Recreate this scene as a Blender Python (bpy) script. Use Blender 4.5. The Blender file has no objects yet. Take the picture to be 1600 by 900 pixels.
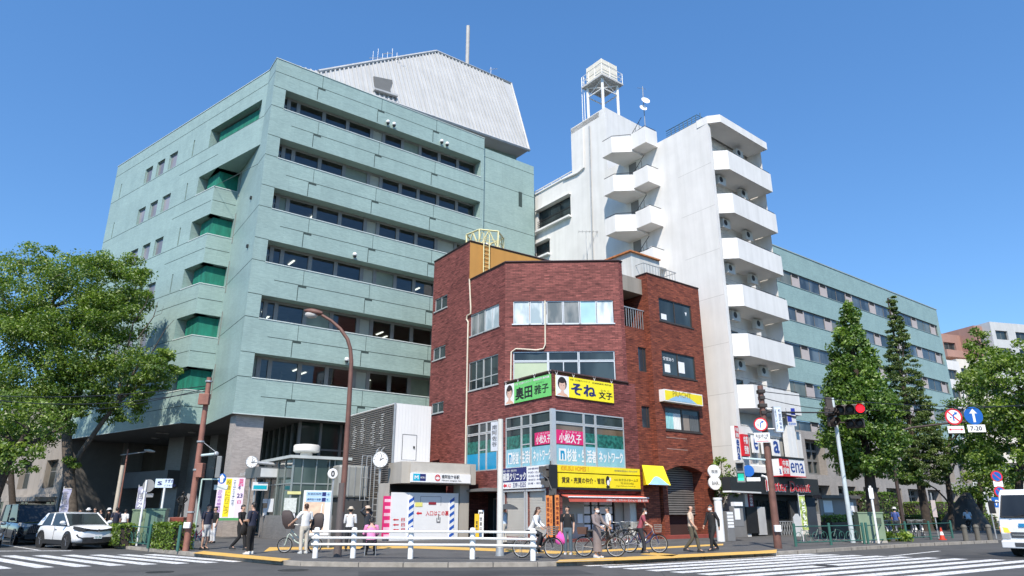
import bpy, bmesh, math, random
from mathutils import Vector as V, Matrix
SC = bpy.context.scene
COL = SC.collection
rnd = random.Random(11)
rad = math.radians

# ---------------------------------------------------------------- camera, sky, sun, exposure
PITCH = math.atan(348 / 1070)
cd = bpy.data.cameras.new('camera'); cam = bpy.data.objects.new('camera', cd); COL.objects.link(cam)
cam.location = (0, 0, 1.6); cam.rotation_euler = (rad(90) + PITCH, 0, 0)
cd.sensor_width = 36; cd.lens = 36 * 1070 / 1600; cd.clip_end = 4000; cd.clip_start = 0.1
SC.camera = cam
SUN_AZ, SUN_EL = 188, 50
w = bpy.data.worlds.new('World'); SC.world = w; w.use_nodes = True
nt = w.node_tree; nt.nodes.clear()
sky = nt.nodes.new('ShaderNodeTexSky'); sky.sky_type = 'NISHITA'; sky.sun_disc = False
sky.sun_elevation = rad(SUN_EL); sky.sun_rotation = rad(SUN_AZ)
sky.air_density = 1.0; sky.dust_density = 0.1; sky.ozone_density = 4.0; sky.altitude = 40
bg = nt.nodes.new('ShaderNodeBackground'); bg.inputs[1].default_value = 0.122
wo = nt.nodes.new('ShaderNodeOutputWorld')
tint = nt.nodes.new('ShaderNodeMix'); tint.data_type = 'RGBA'; tint.blend_type = 'MULTIPLY'; tint.inputs[0].default_value = 1; 
gco = nt.nodes.new('ShaderNodeTexCoord'); gs = nt.nodes.new('ShaderNodeSeparateXYZ'); gr0 = nt.nodes.new('ShaderNodeValToRGB')
e_ = gr0.color_ramp.elements; e_[0].position, e_[0].color = 0.0, (.62, .76, .88, 1); e_[1].position, e_[1].color = .62, (.70, 1.04, 1.24, 1)
x_ = e_.new(.2); x_.color = (.63, .82, .95, 1)      # clear spring air: the haze band at the horizon held down
nt.links.new(gco.outputs['Generated'], gs.inputs[0]); nt.links.new(gs.outputs[2], gr0.inputs[0]); nt.links.new(gr0.outputs[0], tint.inputs[7])
nt.links.new(sky.outputs[0], tint.inputs[6]); nt.links.new(tint.outputs[2], bg.inputs[0]); nt.links.new(bg.outputs[0], wo.inputs[0])
sl = bpy.data.lights.new('sun', 'SUN'); sl.energy = 3.9; sl.angle = rad(0.5); sl.color = (1, .915, .79)
so = bpy.data.objects.new('sun', sl); COL.objects.link(so)
sv = V((math.sin(rad(SUN_AZ)) * math.cos(rad(SUN_EL)), math.cos(rad(SUN_AZ)) * math.cos(rad(SUN_EL)), math.sin(rad(SUN_EL))))
so.rotation_euler = (-sv).to_track_quat('-Z', 'Y').to_euler(); so.location = sv * 100
SC.view_settings.view_transform = 'Standard'; SC.view_settings.look = 'None'
SC.view_settings.gamma = 1; SC.view_settings.exposure = 0.70; SC.view_settings.use_curve_mapping = False
SC.cycles.max_bounces = 8; SC.cycles.transparent_max_bounces = 12; SC.cycles.caustics_reflective = False
SC.cycles.caustics_refractive = False
SC.render.film_transparent = False

# ---------------------------------------------------------------- survey helpers: pixel of the photo -> direction -> point on a real plane
CP, SP = math.cos(PITCH), math.sin(PITCH)
CAM = V((0, 0, 1.6))
def ray(px, py):
    dx = (px - 800) / 1070; dy = (450 - py) / 1070
    return V((dx, CP - dy * SP, SP + dy * CP))
def at(px, py, Y):
    d = ray(px, py); return CAM + d * (Y / d.y)
def gz(px, py, z=0.0):
    d = ray(px, py); return CAM + d * ((z - 1.6) / d.z)
def hdir(az): return V((math.sin(rad(az)), math.cos(rad(az)), 0))

class Fr:
    """a vertical working plane: u runs right along azimuth az, z is up, d is out of the wall"""
    def __init__(s, o, az):
        s.o = V((o[0], o[1], 0)); s.az = az; s.u = hdir(az); s.n = hdir(az + 90); s.v = V((0, 0, 1))
    def P(s, u, z, d=0.0): return s.o + s.u * u + s.v * z + s.n * d
    def px(s, px, py, d=0.0):
        r = ray(px, py); o = s.o + s.n * d
        t = (o - CAM).dot(s.n) / r.dot(s.n); p = CAM + r * t - o
        return p.dot(s.u), p.z
    def U(s, px, z, d=0.0):          # u where the column px meets height z on this plane
        a, b = -80.0, 80.0
        py = 450
        for _ in range(12):
            u, zz = s.px(px, py, d)
            p = s.P(u, z, d) - CAM
            py = 450 - 1070 * (p.z * CP - p.y * SP) / (p.y * CP + p.z * SP)
        return u
    def sub(s, u, d=0.0, daz=0): return Fr(s.P(u, 0, d), s.az + daz)
WORLD = Fr((0, 0), 90)               # u = X, z = Z, d = -Y

# ---------------------------------------------------------------- meshes
class MB:
    def __init__(s): s.v = []; s.f = []; s.m = []; s.k = 0
    def mat(s, k): s.k = k; return s
    def add(s, vs, fs):
        b = len(s.v); s.v += [tuple(p) for p in vs]
        for f in fs: s.f.append([b + i for i in f]); s.m.append(s.k)
        return s
    def quad(s, a, b, c, d): return s.add([a, b, c, d], [(0, 1, 2, 3)])
    def hexa(s, p): return s.add(p, [(0, 3, 2, 1), (4, 5, 6, 7), (0, 1, 5, 4), (1, 2, 6, 5), (2, 3, 7, 6), (3, 0, 4, 7)])
    def box(s, fr, u0, u1, z0, z1, d0, d1):
        P = fr.P
        return s.hexa([P(u0, z0, d1), P(u1, z0, d1), P(u1, z0, d0), P(u0, z0, d0), P(u0, z1, d1), P(u1, z1, d1), P(u1, z1, d0), P(u0, z1, d0)])
    def abox(s, x0, x1, y0, y1, z0, z1): return s.box(WORLD, x0, x1, z0, z1, -y1, -y0)
    def prism(s, fr, pts, d0, d1):   # polygon in (u, z), pushed from d0 to d1
        n = len(pts); vs = [fr.P(u, z, d1) for u, z in pts] + [fr.P(u, z, d0) for u, z in pts]
        return s.add(vs, [list(range(n)), list(range(2 * n - 1, n - 1, -1))] + [(i, i + n, (i + 1) % n + n, (i + 1) % n) for i in range(n)])
    def hprism(s, pts, z0, z1):      # polygon in plan
        n = len(pts); vs = [(p[0], p[1], z0) for p in pts] + [(p[0], p[1], z1) for p in pts]
        return s.add(vs, [list(range(n - 1, -1, -1)), list(range(n, 2 * n))] + [(i, (i + 1) % n, (i + 1) % n + n, i + n) for i in range(n)])
    def tube(s, path, r, n=8, r1=None, cap=True):
        path = [V(p) for p in path]; L = len(path); rs = r if isinstance(r, (list, tuple)) else [r + ((r1 if r1 is not None else r) - r) * i / max(1, L - 1) for i in range(L)]
        up = V((0, 0, 1)); rings = []; prev = None
        for i, p in enumerate(path):
            t = (path[min(i + 1, L - 1)] - path[max(i - 1, 0)]).normalized()
            if prev is None:
                a = t.cross(up if abs(t.z) < .9 else V((1, 0, 0))).normalized()
            else:
                a = (prev - t * prev.dot(t)).normalized()
            prev = a; b = t.cross(a)
            rings.append([p + (a * math.cos(2 * math.pi * j / n) + b * math.sin(2 * math.pi * j / n)) * rs[i] for j in range(n)])
        vs = [q for r_ in rings for q in r_]; fs = []
        for i in range(L - 1):
            for j in range(n): fs.append((i * n + j, i * n + (j + 1) % n, (i + 1) * n + (j + 1) % n, (i + 1) * n + j))
        if cap: fs += [list(range(n - 1, -1, -1)), [(L - 1) * n + j for j in range(n)]]
        return s.add(vs, fs)
    def loft(s, rings, cap=True, closed=True):
        n = len(rings[0]); L = len(rings); vs = [q for r in rings for q in r]; fs = []
        for i in range(L - 1):
            for j in range(n if closed else n - 1): fs.append((i * n + j, i * n + (j + 1) % n, (i + 1) * n + (j + 1) % n, (i + 1) * n + j))
        if cap: fs += [list(range(n - 1, -1, -1)), [(L - 1) * n + j for j in range(n)]]
        return s.add(vs, fs)
    def lathe(s, c, prof, n=16, axis=None):   # prof: (r, h) along axis
        c = V(c); ax = V(axis).normalized() if axis else V((0, 0, 1))
        a = ax.cross(V((0, 0, 1)) if abs(ax.z) < .9 else V((1, 0, 0))).normalized(); b = ax.cross(a)
        return s.loft([[c + ax * h + (a * math.cos(2 * math.pi * j / n) + b * math.sin(2 * math.pi * j / n)) * max(r, 1e-4) for j in range(n)] for r, h in prof])
    def ball(s, c, r, n=10, m=6):
        r = (r, r, r) if isinstance(r, (int, float)) else r; c = V(c)
        return s.loft([[c + V((r[0] * math.sin(t) * math.cos(2 * math.pi * j / n), r[1] * math.sin(t) * math.sin(2 * math.pi * j / n), -r[2] * math.cos(t))) for j in range(n)]
                       for t in [max(.02, min(math.pi - .02, math.pi * i / m)) for i in range(m + 1)]])
    def build(s, name, mats, parent=None, smooth=False, bevel=0.0, label=None, subsurf=0):
        me = bpy.data.meshes.new(name)
        off = V((0, 0, 0))
        if parent is not None:
            p = parent
            while p.parent is not None: p = p.parent
            off = V(p.location)
        elif s.v:
            xs = [q[0] for q in s.v]; ys = [q[1] for q in s.v]; zs = [q[2] for q in s.v]
            off = V(((min(xs) + max(xs)) / 2, (min(ys) + max(ys)) / 2, min(zs)))
        me.from_pydata([(q[0] - off.x, q[1] - off.y, q[2] - off.z) for q in s.v], [], s.f)
        mats = mats if isinstance(mats, (list, tuple)) else [mats]
        for m in mats: me.materials.append(m)
        if len(mats) > 1: me.polygons.foreach_set('material_index', s.m)
        if smooth: me.polygons.foreach_set('use_smooth', [True] * len(me.polygons))
        me.validate(); me.update()
        if smooth: me.set_sharp_from_angle(angle=rad(42))
        o = bpy.data.objects.new(name, me); COL.objects.link(o)
        if parent is not None: o.parent = parent
        else: o.location = off
        if bevel:
            b = o.modifiers.new('b', 'BEVEL'); b.width = bevel; b.segments = 2; b.limit_method = 'ANGLE'
        if subsurf:
            b = o.modifiers.new('s', 'SUBSURF'); b.levels = subsurf; b.render_levels = subsurf
        if label: o['label'] = label
        return o

    def each(s, name, mats, parent, **kw):
        """every loose piece of this mesh as a part of its own"""
        g = list(range(len(s.v)))
        def find(i):
            while g[i] != i: g[i] = g[g[i]]; i = g[i]
            return i
        for f in s.f:
            for i in f[1:]: g[find(i)] = find(f[0])
        out = {}
        for f, k in zip(s.f, s.m): out.setdefault(find(f[0]), []).append((f, k))
        for fs in out.values():
            ids = sorted({i for f, _ in fs for i in f}); at_ = {i: j for j, i in enumerate(ids)}; m = MB(); m.v = [s.v[i] for i in ids]; m.f = [[at_[i] for i in f] for f, _ in fs]; m.m = [k for _, k in fs]; m.build(name, mats, parent, **kw)

def thing(name, loc, label, cat, group=None):
    o = bpy.data.objects.new(name, None); COL.objects.link(o); o.location = loc; o.empty_display_size = .2
    return tag(o, label, cat, group)
def tag(o, label, cat, group=None):
    o['label'] = label; o['category'] = cat
    if group: o['group'] = group
    return o
def struct(o, kind='structure'):
    o['kind'] = kind; return o
def dup(root, loc=None, rz=None, label=None, group=None):
    r = root.copy(); COL.objects.link(r)
    if loc is not None: r.location = loc
    if rz is not None: r.rotation_euler = (0, 0, rz)
    if label: r['label'] = label
    if group: r['group'] = group
    for ch in list(root.children):
        c = ch.copy(); COL.objects.link(c); c.parent = r
        for g in list(ch.children):
            e = g.copy(); COL.objects.link(e); e.parent = c
    return r

def wall(mb, fr, u0, u1, z0, z1, holes=(), depth=.2, d=0.0):
    """a wall face with true rectangular openings and their reveals"""
    us = sorted(set([u0, u1] + [min(max(x, u0), u1) for h in holes for x in h[:2]]))
    zs = sorted(set([z0, z1] + [min(max(x, z0), z1) for h in holes for x in h[2:4]]))
    for i in range(len(us) - 1):
        for j in range(len(zs) - 1):
            uc, zc = (us[i] + us[i + 1]) / 2, (zs[j] + zs[j + 1]) / 2
            if any(h[0] < uc < h[1] and h[2] < zc < h[3] for h in holes): continue
            mb.quad(fr.P(us[i], zs[j], d), fr.P(us[i + 1], zs[j], d), fr.P(us[i + 1], zs[j + 1], d), fr.P(us[i], zs[j + 1], d))
    for h in holes:
        a, b, c, e = max(h[0], u0), min(h[1], u1), max(h[2], z0), min(h[3], z1); q = d - (h[4] if len(h) > 4 else depth)
        P = fr.P
        mb.quad(P(a, c, d), P(b, c, d), P(b, c, q), P(a, c, q)); mb.quad(P(a, e, q), P(b, e, q), P(b, e, d), P(a, e, d))
        if h[0] > u0: mb.quad(P(a, c, q), P(a, e, q), P(a, e, d), P(a, c, d))
        if h[1] < u1: mb.quad(P(b, c, d), P(b, e, d), P(b, e, q), P(b, c, q))

def grid(mb, fr, u0, u1, z0, z1, d, fw, us=(), zs=(), t=.06):
    """window frame: outer rim, mullions at fractions us, transoms at fractions zs"""
    mb.box(fr, u0, u0 + fw, z0, z1, d, d + t); mb.box(fr, u1 - fw, u1, z0, z1, d, d + t)
    mb.box(fr, u0 + fw, u1 - fw, z0, z0 + fw, d, d + t); mb.box(fr, u0 + fw, u1 - fw, z1 - fw, z1, d, d + t)
    for a in us:
        x = u0 + (u1 - u0) * a; mb.box(fr, x - fw / 2, x + fw / 2, z0 + fw, z1 - fw, d, d + t * .9)
    for a in zs:
        x = z0 + (z1 - z0) * a; mb.box(fr, u0 + fw, u1 - fw, x - fw / 2, x + fw / 2, d, d + t * .8)

def window(parent, fr, u0, u1, z0, z1, d, fm, gm, fw=.05, us=(), zs=(), sill=None, name='window', t=.06):
    m = MB(); grid(m, fr, u0, u1, z0, z1, d, fw, us, zs, t)
    o = m.build(name, fm, parent)
    MB().quad(fr.P(u0, z0, d + .02), fr.P(u1, z0, d + .02), fr.P(u1, z1, d + .02), fr.P(u0, z1, d + .02)).build('pane', gm, o)
    if sill is not None:
        MB().box(fr, u0 - .08, u1 + .08, z0 - .07, z0, d, sill).build('sill', fm, o)
    return o

# ---------------------------------------------------------------- lettering
_glyph = {}
def glyphs(body, bold=0.0):
    k = (body, bold)
    if k not in _glyph:
        cu = bpy.data.curves.new('t', 'FONT'); cu.body = body; cu.offset = bold; cu.resolution_u = 2
        o = bpy.data.objects.new('t', cu)
        me = o.to_mesh()
        vs = [tuple(p.co) for p in me.vertices]; fs = [tuple(p.vertices) for p in me.polygons]
        o.to_mesh_clear(); bpy.data.objects.remove(o); bpy.data.curves.remove(cu)
        _glyph[k] = (vs, fs)
    return _glyph[k]
def text(mb, body, fr, u, z, h, d, w=None, bold=.01, slant=0.0):
    """lettering with its lower left corner at (u, z), height h, stretched to width w; heavier strokes by layered shifted faces"""
    vs, fs = glyphs(body)
    if not vs: return
    x0 = min(p[0] for p in vs); x1 = max(p[0] for p in vs); y0 = min(p[1] for p in vs); y1 = max(p[1] for p in vs)
    sy = h / max(1e-6, y1 - y0); sx = (w / max(1e-6, x1 - x0)) if w else sy
    b = max(.012, min(bold, .035))
    offs = ((-b, 0), (b, 0)) if bold < .011 else ((-b, -b * .8), (b, b * .8), (-b, b * .8), (b, -b * .8))
    for k, (ox, oy) in enumerate(offs):
        mb.add([fr.P(u + (p[0] - x0 + ox) * sx + (p[1] - y0) * sy * slant, z + (p[1] - y0 + oy) * sy, d + .0006 * k) for p in vs], fs)
def vtext(mb, body, fr, u, ztop, w, zbot, d, bold=.02):
    """letters stacked from ztop down to zbot"""
    n = len(body); step = (ztop - zbot) / n
    for i, ch in enumerate(body):
        hh = step * (.82 if ch not in '・!一ー' else .3)
        text(mb, ch, fr, u, ztop - step * (i + .5) - hh / 2, hh, d, w if ch not in '・!' else w * .3, bold)

# ---------------------------------------------------------------- materials
_mats = {}
def nodes(name):
    m = bpy.data.materials.new(name); m.use_nodes = True; t = m.node_tree
    return m, t, t.nodes['Principled BSDF']
def link(t, a, b): t.links.new(a, b)
def newn(t, kind, **kw):
    n = t.nodes.new(kind)
    for k, v in kw.items(): setattr(n, k, v)
    return n
def ramp(t, fac, stops):
    r = newn(t, 'ShaderNodeValToRGB'); e = r.color_ramp.elements
    e[0].position, e[0].color = stops[0][0], (*stops[0][1], 1); e[1].position, e[1].color = stops[-1][0], (*stops[-1][1], 1)
    for p, c in stops[1:-1]:
        x = e.new(p); x.color = (*c, 1)
    link(t, fac, r.inputs[0]); return r.outputs[0]
def noise(t, scale, detail=4, vec=None, rough=.55):
    n = newn(t, 'ShaderNodeTexNoise'); n.inputs['Scale'].default_value = scale; n.inputs['Detail'].default_value = detail; n.inputs['Roughness'].default_value = rough
    if vec is None:
        vec = newn(t, 'ShaderNodeNewGeometry').outputs['Position']
    link(t, vec, n.inputs['Vector']); return n.outputs['Fac']
def mixc(t, fac, a, b, mode='MIX'):
    n = newn(t, 'ShaderNodeMix', data_type='RGBA', blend_type=mode)
    for s_, x in ((0, fac), (6, a), (7, b)):
        if hasattr(x, 'is_linked') or hasattr(x, 'node'): link(t, x, n.inputs[s_])
        elif isinstance(x, (int, float)): n.inputs[s_].default_value = x
        else: n.inputs[s_].default_value = (*x, 1)
    return n.outputs[2]
def bump(t, b, h, strength=.3, dist=.02):
    n = newn(t, 'ShaderNodeBump'); n.inputs['Strength'].default_value = strength; n.inputs['Distance'].default_value = dist
    link(t, h, n.inputs['Height']); link(t, n.outputs[0], b.inputs['Normal'])
def wallvec(t, su=1.0, sv=1.0):
    """(distance along the wall, height) of any upright wall"""
    g = newn(t, 'ShaderNodeNewGeometry')
    c = newn(t, 'ShaderNodeVectorMath', operation='CROSS_PRODUCT'); c.inputs[0].default_value = (0, 0, 1); link(t, g.outputs['True Normal'], c.inputs[1])
    n = newn(t, 'ShaderNodeVectorMath', operation='NORMALIZE'); link(t, c.outputs[0], n.inputs[0])
    d = newn(t, 'ShaderNodeVectorMath', operation='DOT_PRODUCT'); link(t, g.outputs['Position'], d.inputs[0]); link(t, n.outputs[0], d.inputs[1])
    s_ = newn(t, 'ShaderNodeSeparateXYZ'); link(t, g.outputs['Position'], s_.inputs[0])
    k = newn(t, 'ShaderNodeCombineXYZ'); link(t, d.outputs['Value'], k.inputs[0]); link(t, s_.outputs[2], k.inputs[1])
    m = newn(t, 'ShaderNodeVectorMath', operation='MULTIPLY'); link(t, k.outputs[0], m.inputs[0]); m.inputs[1].default_value = (su, sv, 1)
    return m.outputs[0]
def M(name, col, rough=.6, met=0.0, var=.1, scale=1.5, bmp=0.0, bscale=60, spec=.5, coat=0.0):
    if name in _mats: return _mats[name]
    m, t, b = nodes(name)
    b.inputs['Roughness'].default_value = rough; b.inputs['Metallic'].default_value = met; b.inputs['Specular IOR Level'].default_value = spec
    b.inputs['Coat Weight'].default_value = coat
    lo = tuple(max(0, c * (1 - var)) for c in col); hi = tuple(min(1, c * (1 + var)) for c in col)
    f = noise(t, scale, 5)
    link(t, ramp(t, f, [(.3, lo), (.7, hi)]), b.inputs['Base Color'])
    if bmp: bump(t, b, noise(t, bscale, 3), bmp, .01)
    _mats[name] = m; return m
def glow(name, col, strength):
    m, t, b = nodes(name); b.inputs['Base Color'].default_value = (*col, 1); b.inputs['Emission Color'].default_value = (*col, 1); b.inputs['Emission Strength'].default_value = strength
    return m
def brickmat(name, a, b_, mortar, bw=.22, bh=.065, mort=.012, stain=.25, dark=None):
    m, t, b = nodes(name); vec = wallvec(t)
    k = newn(t, 'ShaderNodeTexBrick'); link(t, vec, k.inputs['Vector'])
    k.inputs['Scale'].default_value = 1; k.inputs['Brick Width'].default_value = bw; k.inputs['Row Height'].default_value = bh
    k.inputs['Mortar Size'].default_value = mort; k.inputs['Mortar Smooth'].default_value = .3; k.inputs['Bias'].default_value = 0
    k.inputs['Color1'].default_value = (*a, 1); k.inputs['Color2'].default_value = (*b_, 1); k.inputs['Mortar'].default_value = (*mortar, 1)
    big = noise(t, .35, 5); fine = noise(t, 5, 4, wallvec(t, .35, 2.4))
    c = mixc(t, 1.0, k.outputs[0], ramp(t, big, [(.3, (1 - stain,) * 3), (.7, (1 + stain * .4,) * 3)]), 'MULTIPLY')
    c = mixc(t, 1.0, c, ramp(t, fine, [(.34, (.42, .40, .40)), (.46, (.96, .96, .96)), (.6, (1.05, 1.04, 1.04)), (.72, (1.5, 1.45, 1.42))]), 'MULTIPLY')
    link(t, c, b.inputs['Base Color']); b.inputs['Roughness'].default_value = .7; b.inputs['Specular IOR Level'].default_value = .25
    bump(t, b, k.outputs['Fac'], -.5, .012)
    _mats[name] = m; return m
def panelmat(name, a, pw=2.4, ph=1.18, var=.06, rough=.42, speck=.12, streak=.1):
    m, t, b = nodes(name); vec = wallvec(t)
    k = newn(t, 'ShaderNodeTexBrick'); link(t, vec, k.inputs['Vector']); k.offset = 0
    k.inputs['Scale'].default_value = 1; k.inputs['Brick Width'].default_value = pw; k.inputs['Row Height'].default_value = ph; k.inputs['Mortar Size'].default_value = .006
    k.inputs['Color1'].default_value = (*[c * (1 - var) for c in a], 1); k.inputs['Color2'].default_value = (*[c * (1 + var) for c in a], 1); k.inputs['Mortar'].default_value = (*[c * .8 for c in a], 1)
    tile = newn(t, 'ShaderNodeTexBrick'); link(t, vec, tile.inputs['Vector']); tile.inputs['Scale'].default_value = 1
    tile.inputs['Brick Width'].default_value = .23; tile.inputs['Row Height'].default_value = .06; tile.inputs['Mortar Size'].default_value = .006
    tile.inputs['Color1'].default_value = (1 - speck,) * 3 + (1,); tile.inputs['Color2'].default_value = (1 + speck,) * 3 + (1,); tile.inputs['Mortar'].default_value = (.9, .9, .9, 1)
    c = mixc(t, 1.0, k.outputs[0], tile.outputs[0], 'MULTIPLY')
    st = noise(t, 1.0, 6, wallvec(t, 1.4, .22)); bl = noise(t, .9, 6)
    c = mixc(t, 1.0, c, ramp(t, st, [(.3, (1 - streak,) * 3), (.65, (1 + streak * .5,) * 3)]), 'MULTIPLY')
    c = mixc(t, 1.0, c, ramp(t, bl, [(.34, (.95, .955, .96)), (.5, (1, 1, 1)), (.7, (1.04, 1.035, 1.03))]), 'MULTIPLY')
    link(t, c, b.inputs['Base Color']); b.inputs['Roughness'].default_value = rough
    _mats[name] = m; return m
def plastermat(name, a, rough=.7, streak=.14, blot=.08):
    m, t, b = nodes(name)
    st = noise(t, 1.0, 6, wallvec(t, 1.7, .12)); bl = noise(t, .8, 7)
    c = mixc(t, 1.0, a, ramp(t, st, [(.28, (1 - streak, 1 - streak, 1 - streak * 1.05)), (.6, (1, 1, 1))]), 'MULTIPLY')
    c = mixc(t, 1.0, c, ramp(t, bl, [(.3, (1 - blot,) * 3), (.7, (1 + blot * .3,) * 3)]), 'MULTIPLY')
    link(t, c, b.inputs['Base Color']); b.inputs['Roughness'].default_value = rough
    bump(t, b, noise(t, 30, 4), .12, .01)
    _mats[name] = m; return m
def glassmat(name, tint=(.02, .028, .03), rough=.04, var=.5, scale=.5, curtain=None, spec=.5):
    """window glass over a dim room: smooth reflecting face, uneven dark depth behind"""
    m, t, b = nodes(name)
    f = noise(t, scale, 3, wallvec(t, 1.0, .35))
    hi = curtain or tuple(c * 2.6 for c in tint)
    link(t, ramp(t, f, [(.42, tint), (.62, hi)]), b.inputs['Base Color']); b.inputs['Roughness'].default_value = rough; b.inputs['Specular IOR Level'].default_value = spec
    bump(t, b, noise(t, .5, 2), .04, .05)
    _mats[name] = m; return m
def seeglass(name, tint=(.6, .68, .66), refl=.12):
    m, t, b = nodes(name); t.nodes.remove(b)
    out = t.nodes['Material Output']; tr = newn(t, 'ShaderNodeBsdfTransparent'); tr.inputs[0].default_value = (*tint, 1)
    gl = newn(t, 'ShaderNodeBsdfGlossy'); gl.inputs['Roughness'].default_value = .02; gl.inputs[0].default_value = (1, 1, 1, 1)
    fz = newn(t, 'ShaderNodeFresnel'); fz.inputs[0].default_value = 1.5
    ad = newn(t, 'ShaderNodeMath', operation='ADD'); link(t, fz.outputs[0], ad.inputs[0]); ad.inputs[1].default_value = refl - .04
    mx = newn(t, 'ShaderNodeMixShader'); link(t, ad.outputs[0], mx.inputs[0]); link(t, tr.outputs[0], mx.inputs[1]); link(t, gl.outputs[0], mx.inputs[2])
    link(t, mx.outputs[0], out.inputs[0]); _mats[name] = m; return m
def netmat(name, col):
    m, t, b = nodes(name); b.inputs['Roughness'].default_value = .8
    f = noise(t, 1.2, 4, wallvec(t, 2.5, .5)); link(t, ramp(t, f, [(.35, tuple(c * .75 for c in col)), (.65, tuple(c * 1.3 for c in col))]), b.inputs['Base Color'])
    _mats[name] = m; return m

TEAL = panelmat('teal_tile', (.300, .412, .385), var=.035, speck=.09, streak=.055)
TEAL2 = panelmat('teal_tile_wing', (.27, .385, .36), var=.03, streak=.05)
JOINT = M('dark_joint', (.035, .06, .055), .8)
CAP = M('sill_metal', (.55, .62, .6), .4, var=.08)
SOFFIT = M('grey_soffit', (.16, .162, .155), .8)
MULL = M('grey_mullion', (.21, .205, .195), .5, .3)
GRANITE = panelmat('granite', (.40, .355, .325), 1.5, 1.0, .05, .5, .14, .06)
DARKGRAN = panelmat('dark_granite', (.21, .20, .19), 1.5, 1.0, .06, .4, .1, .06)
BLACKISH = M('dark_interior', (.02, .02, .02), .9)
WHITE = M('white_paint', (.78, .78, .765), .45, var=.03)
ALU = M('aluminium', (.62, .63, .63), .4, .5, var=.06)
BLACK = M('black_metal', (.018, .018, .019), .45)
STEEL = M('galvanised', (.42, .43, .43), .45, .5, var=.12, scale=6)
RUST = M('brown_pole', (.15, .07, .052), .6, var=.25, scale=3, bmp=.1)
RUST2 = M('red_brown_pole', (.25, .11, .08), .65, var=.2, scale=3, bmp=.1)
GLASSD = glassmat('dark_glass')
GLASSB = glassmat('blue_glass', (.03, .042, .055), curtain=(.13, .165, .19))
CLEAR = seeglass('clear_glass', (.58, .64, .60), .075)
GREYTXT = M('grey_print', (.16, .16, .17), .6)
RED = M('sign_red', (.62, .02, .035), .4); BLUE = M('sign_blue', (.01, .11, .42), .4); NAVY = M('navy', (.02, .025, .14), .5)
YEL = M('sign_yellow', (.86, .70, .02), .4, var=.07); PAPER = M('paper_white', (.82, .82, .82), .55, var=.02)
# ---------------------------------------------------------------- ground
def groundmat(name, a, b_, scale=1.0, sp=.2, rough=.85, crack=False):
    m, t, b = nodes(name)
    c = ramp(t, noise(t, .14 * scale, 6), [(.3, a), (.7, b_)])
    c = mixc(t, 1.0, c, ramp(t, noise(t, 55, 3), [(.3, (1 - sp,) * 3), (.7, (1 + sp,) * 3)]), 'MULTIPLY')
    c = mixc(t, 1.0, c, ramp(t, noise(t, .9, 8, rough=.7), [(.34, (.74, .74, .75)), (.5, (1, 1, 1)), (.66, (1.16, 1.16, 1.15))]), 'MULTIPLY')
    if crack:
        v = newn(t, 'ShaderNodeTexVoronoi', feature='DISTANCE_TO_EDGE'); v.inputs['Scale'].default_value = .22
        g = newn(t, 'ShaderNodeNewGeometry'); link(t, g.outputs['Position'], v.inputs['Vector'])
        c = mixc(t, 1.0, c, ramp(t, v.outputs['Distance'], [(.0, (.6, .6, .6)), (.006, (1, 1, 1))]), 'MULTIPLY')
    link(t, c, b.inputs['Base Color']); b.inputs['Roughness'].default_value = rough
    bump(t, b, noise(t, 90, 3), .25, .006)
    _mats[name] = m; return m
ROAD = groundmat('asphalt', (.056, .055, .054), (.086, .084, .081), crack=True)
PAVE = groundmat('pavement_asphalt', (.070, .069, .068), (.10, .098, .096), sp=.25)
PATH = groundmat('light_paving', (.28, .25, .215), (.36, .33, .29))
def paintmat(name, a, wear):
    m, t, b = nodes(name)
    c = mixc(t, ramp(t, noise(t, 9, 6, rough=.75), [(wear, (0, 0, 0)), (wear + .06, (1, 1, 1))]), (.2, .2, .2), a)
    c = mixc(t, 1.0, c, ramp(t, noise(t, .8, 5), [(.3, (.82,) * 3), (.7, (1.02,) * 3)]), 'MULTIPLY')
    link(t, c, b.inputs['Base Color']); b.inputs['Roughness'].default_value = .7
    return m
PAINT = paintmat('road_paint', (.74, .74, .73), .41)
TACT = paintmat('tactile_yellow', (.70, .42, .10), .30)
KERB = M('kerb_stone', (.31, .28, .24), .85, var=.22, scale=4, bmp=.3)
mb = MB()
N = 24
for i in range(N):
    for j in range(N):
        x0 = -900 + 1800 * i / N; y0 = -400 + 1800 * j / N
        mb.quad((x0, y0, 0), (x0 + 75, y0, 0), (x0 + 75, y0 + 75, 0), (x0, y0 + 75, 0))
struct(mb.build('road', ROAD))
far_l = gz(178, 856) + hdir(-46) * 70
far_r = gz(1560, 848) + hdir(56) * 90
edge = [gz(*p) for p in ((178, 856), (222, 860.5), (262, 865), (292, 868), (340, 873), (395, 878.5), (440, 882.5), (470, 884.5), (560, 886), (700, 886.5), (840, 885.5), (900, 883.5), (960, 880.5), (1100, 873.5), (1215, 867.5), (1330, 860), (1438, 853.5), (1560, 848))]
poly = [far_l] + edge + [far_r, V((140, 260, 0)), V((-160, 260, 0))]
struct(MB().hprism([(p.x, p.y) for p in poly], .0, .12).build('sidewalk', PAVE))
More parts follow.
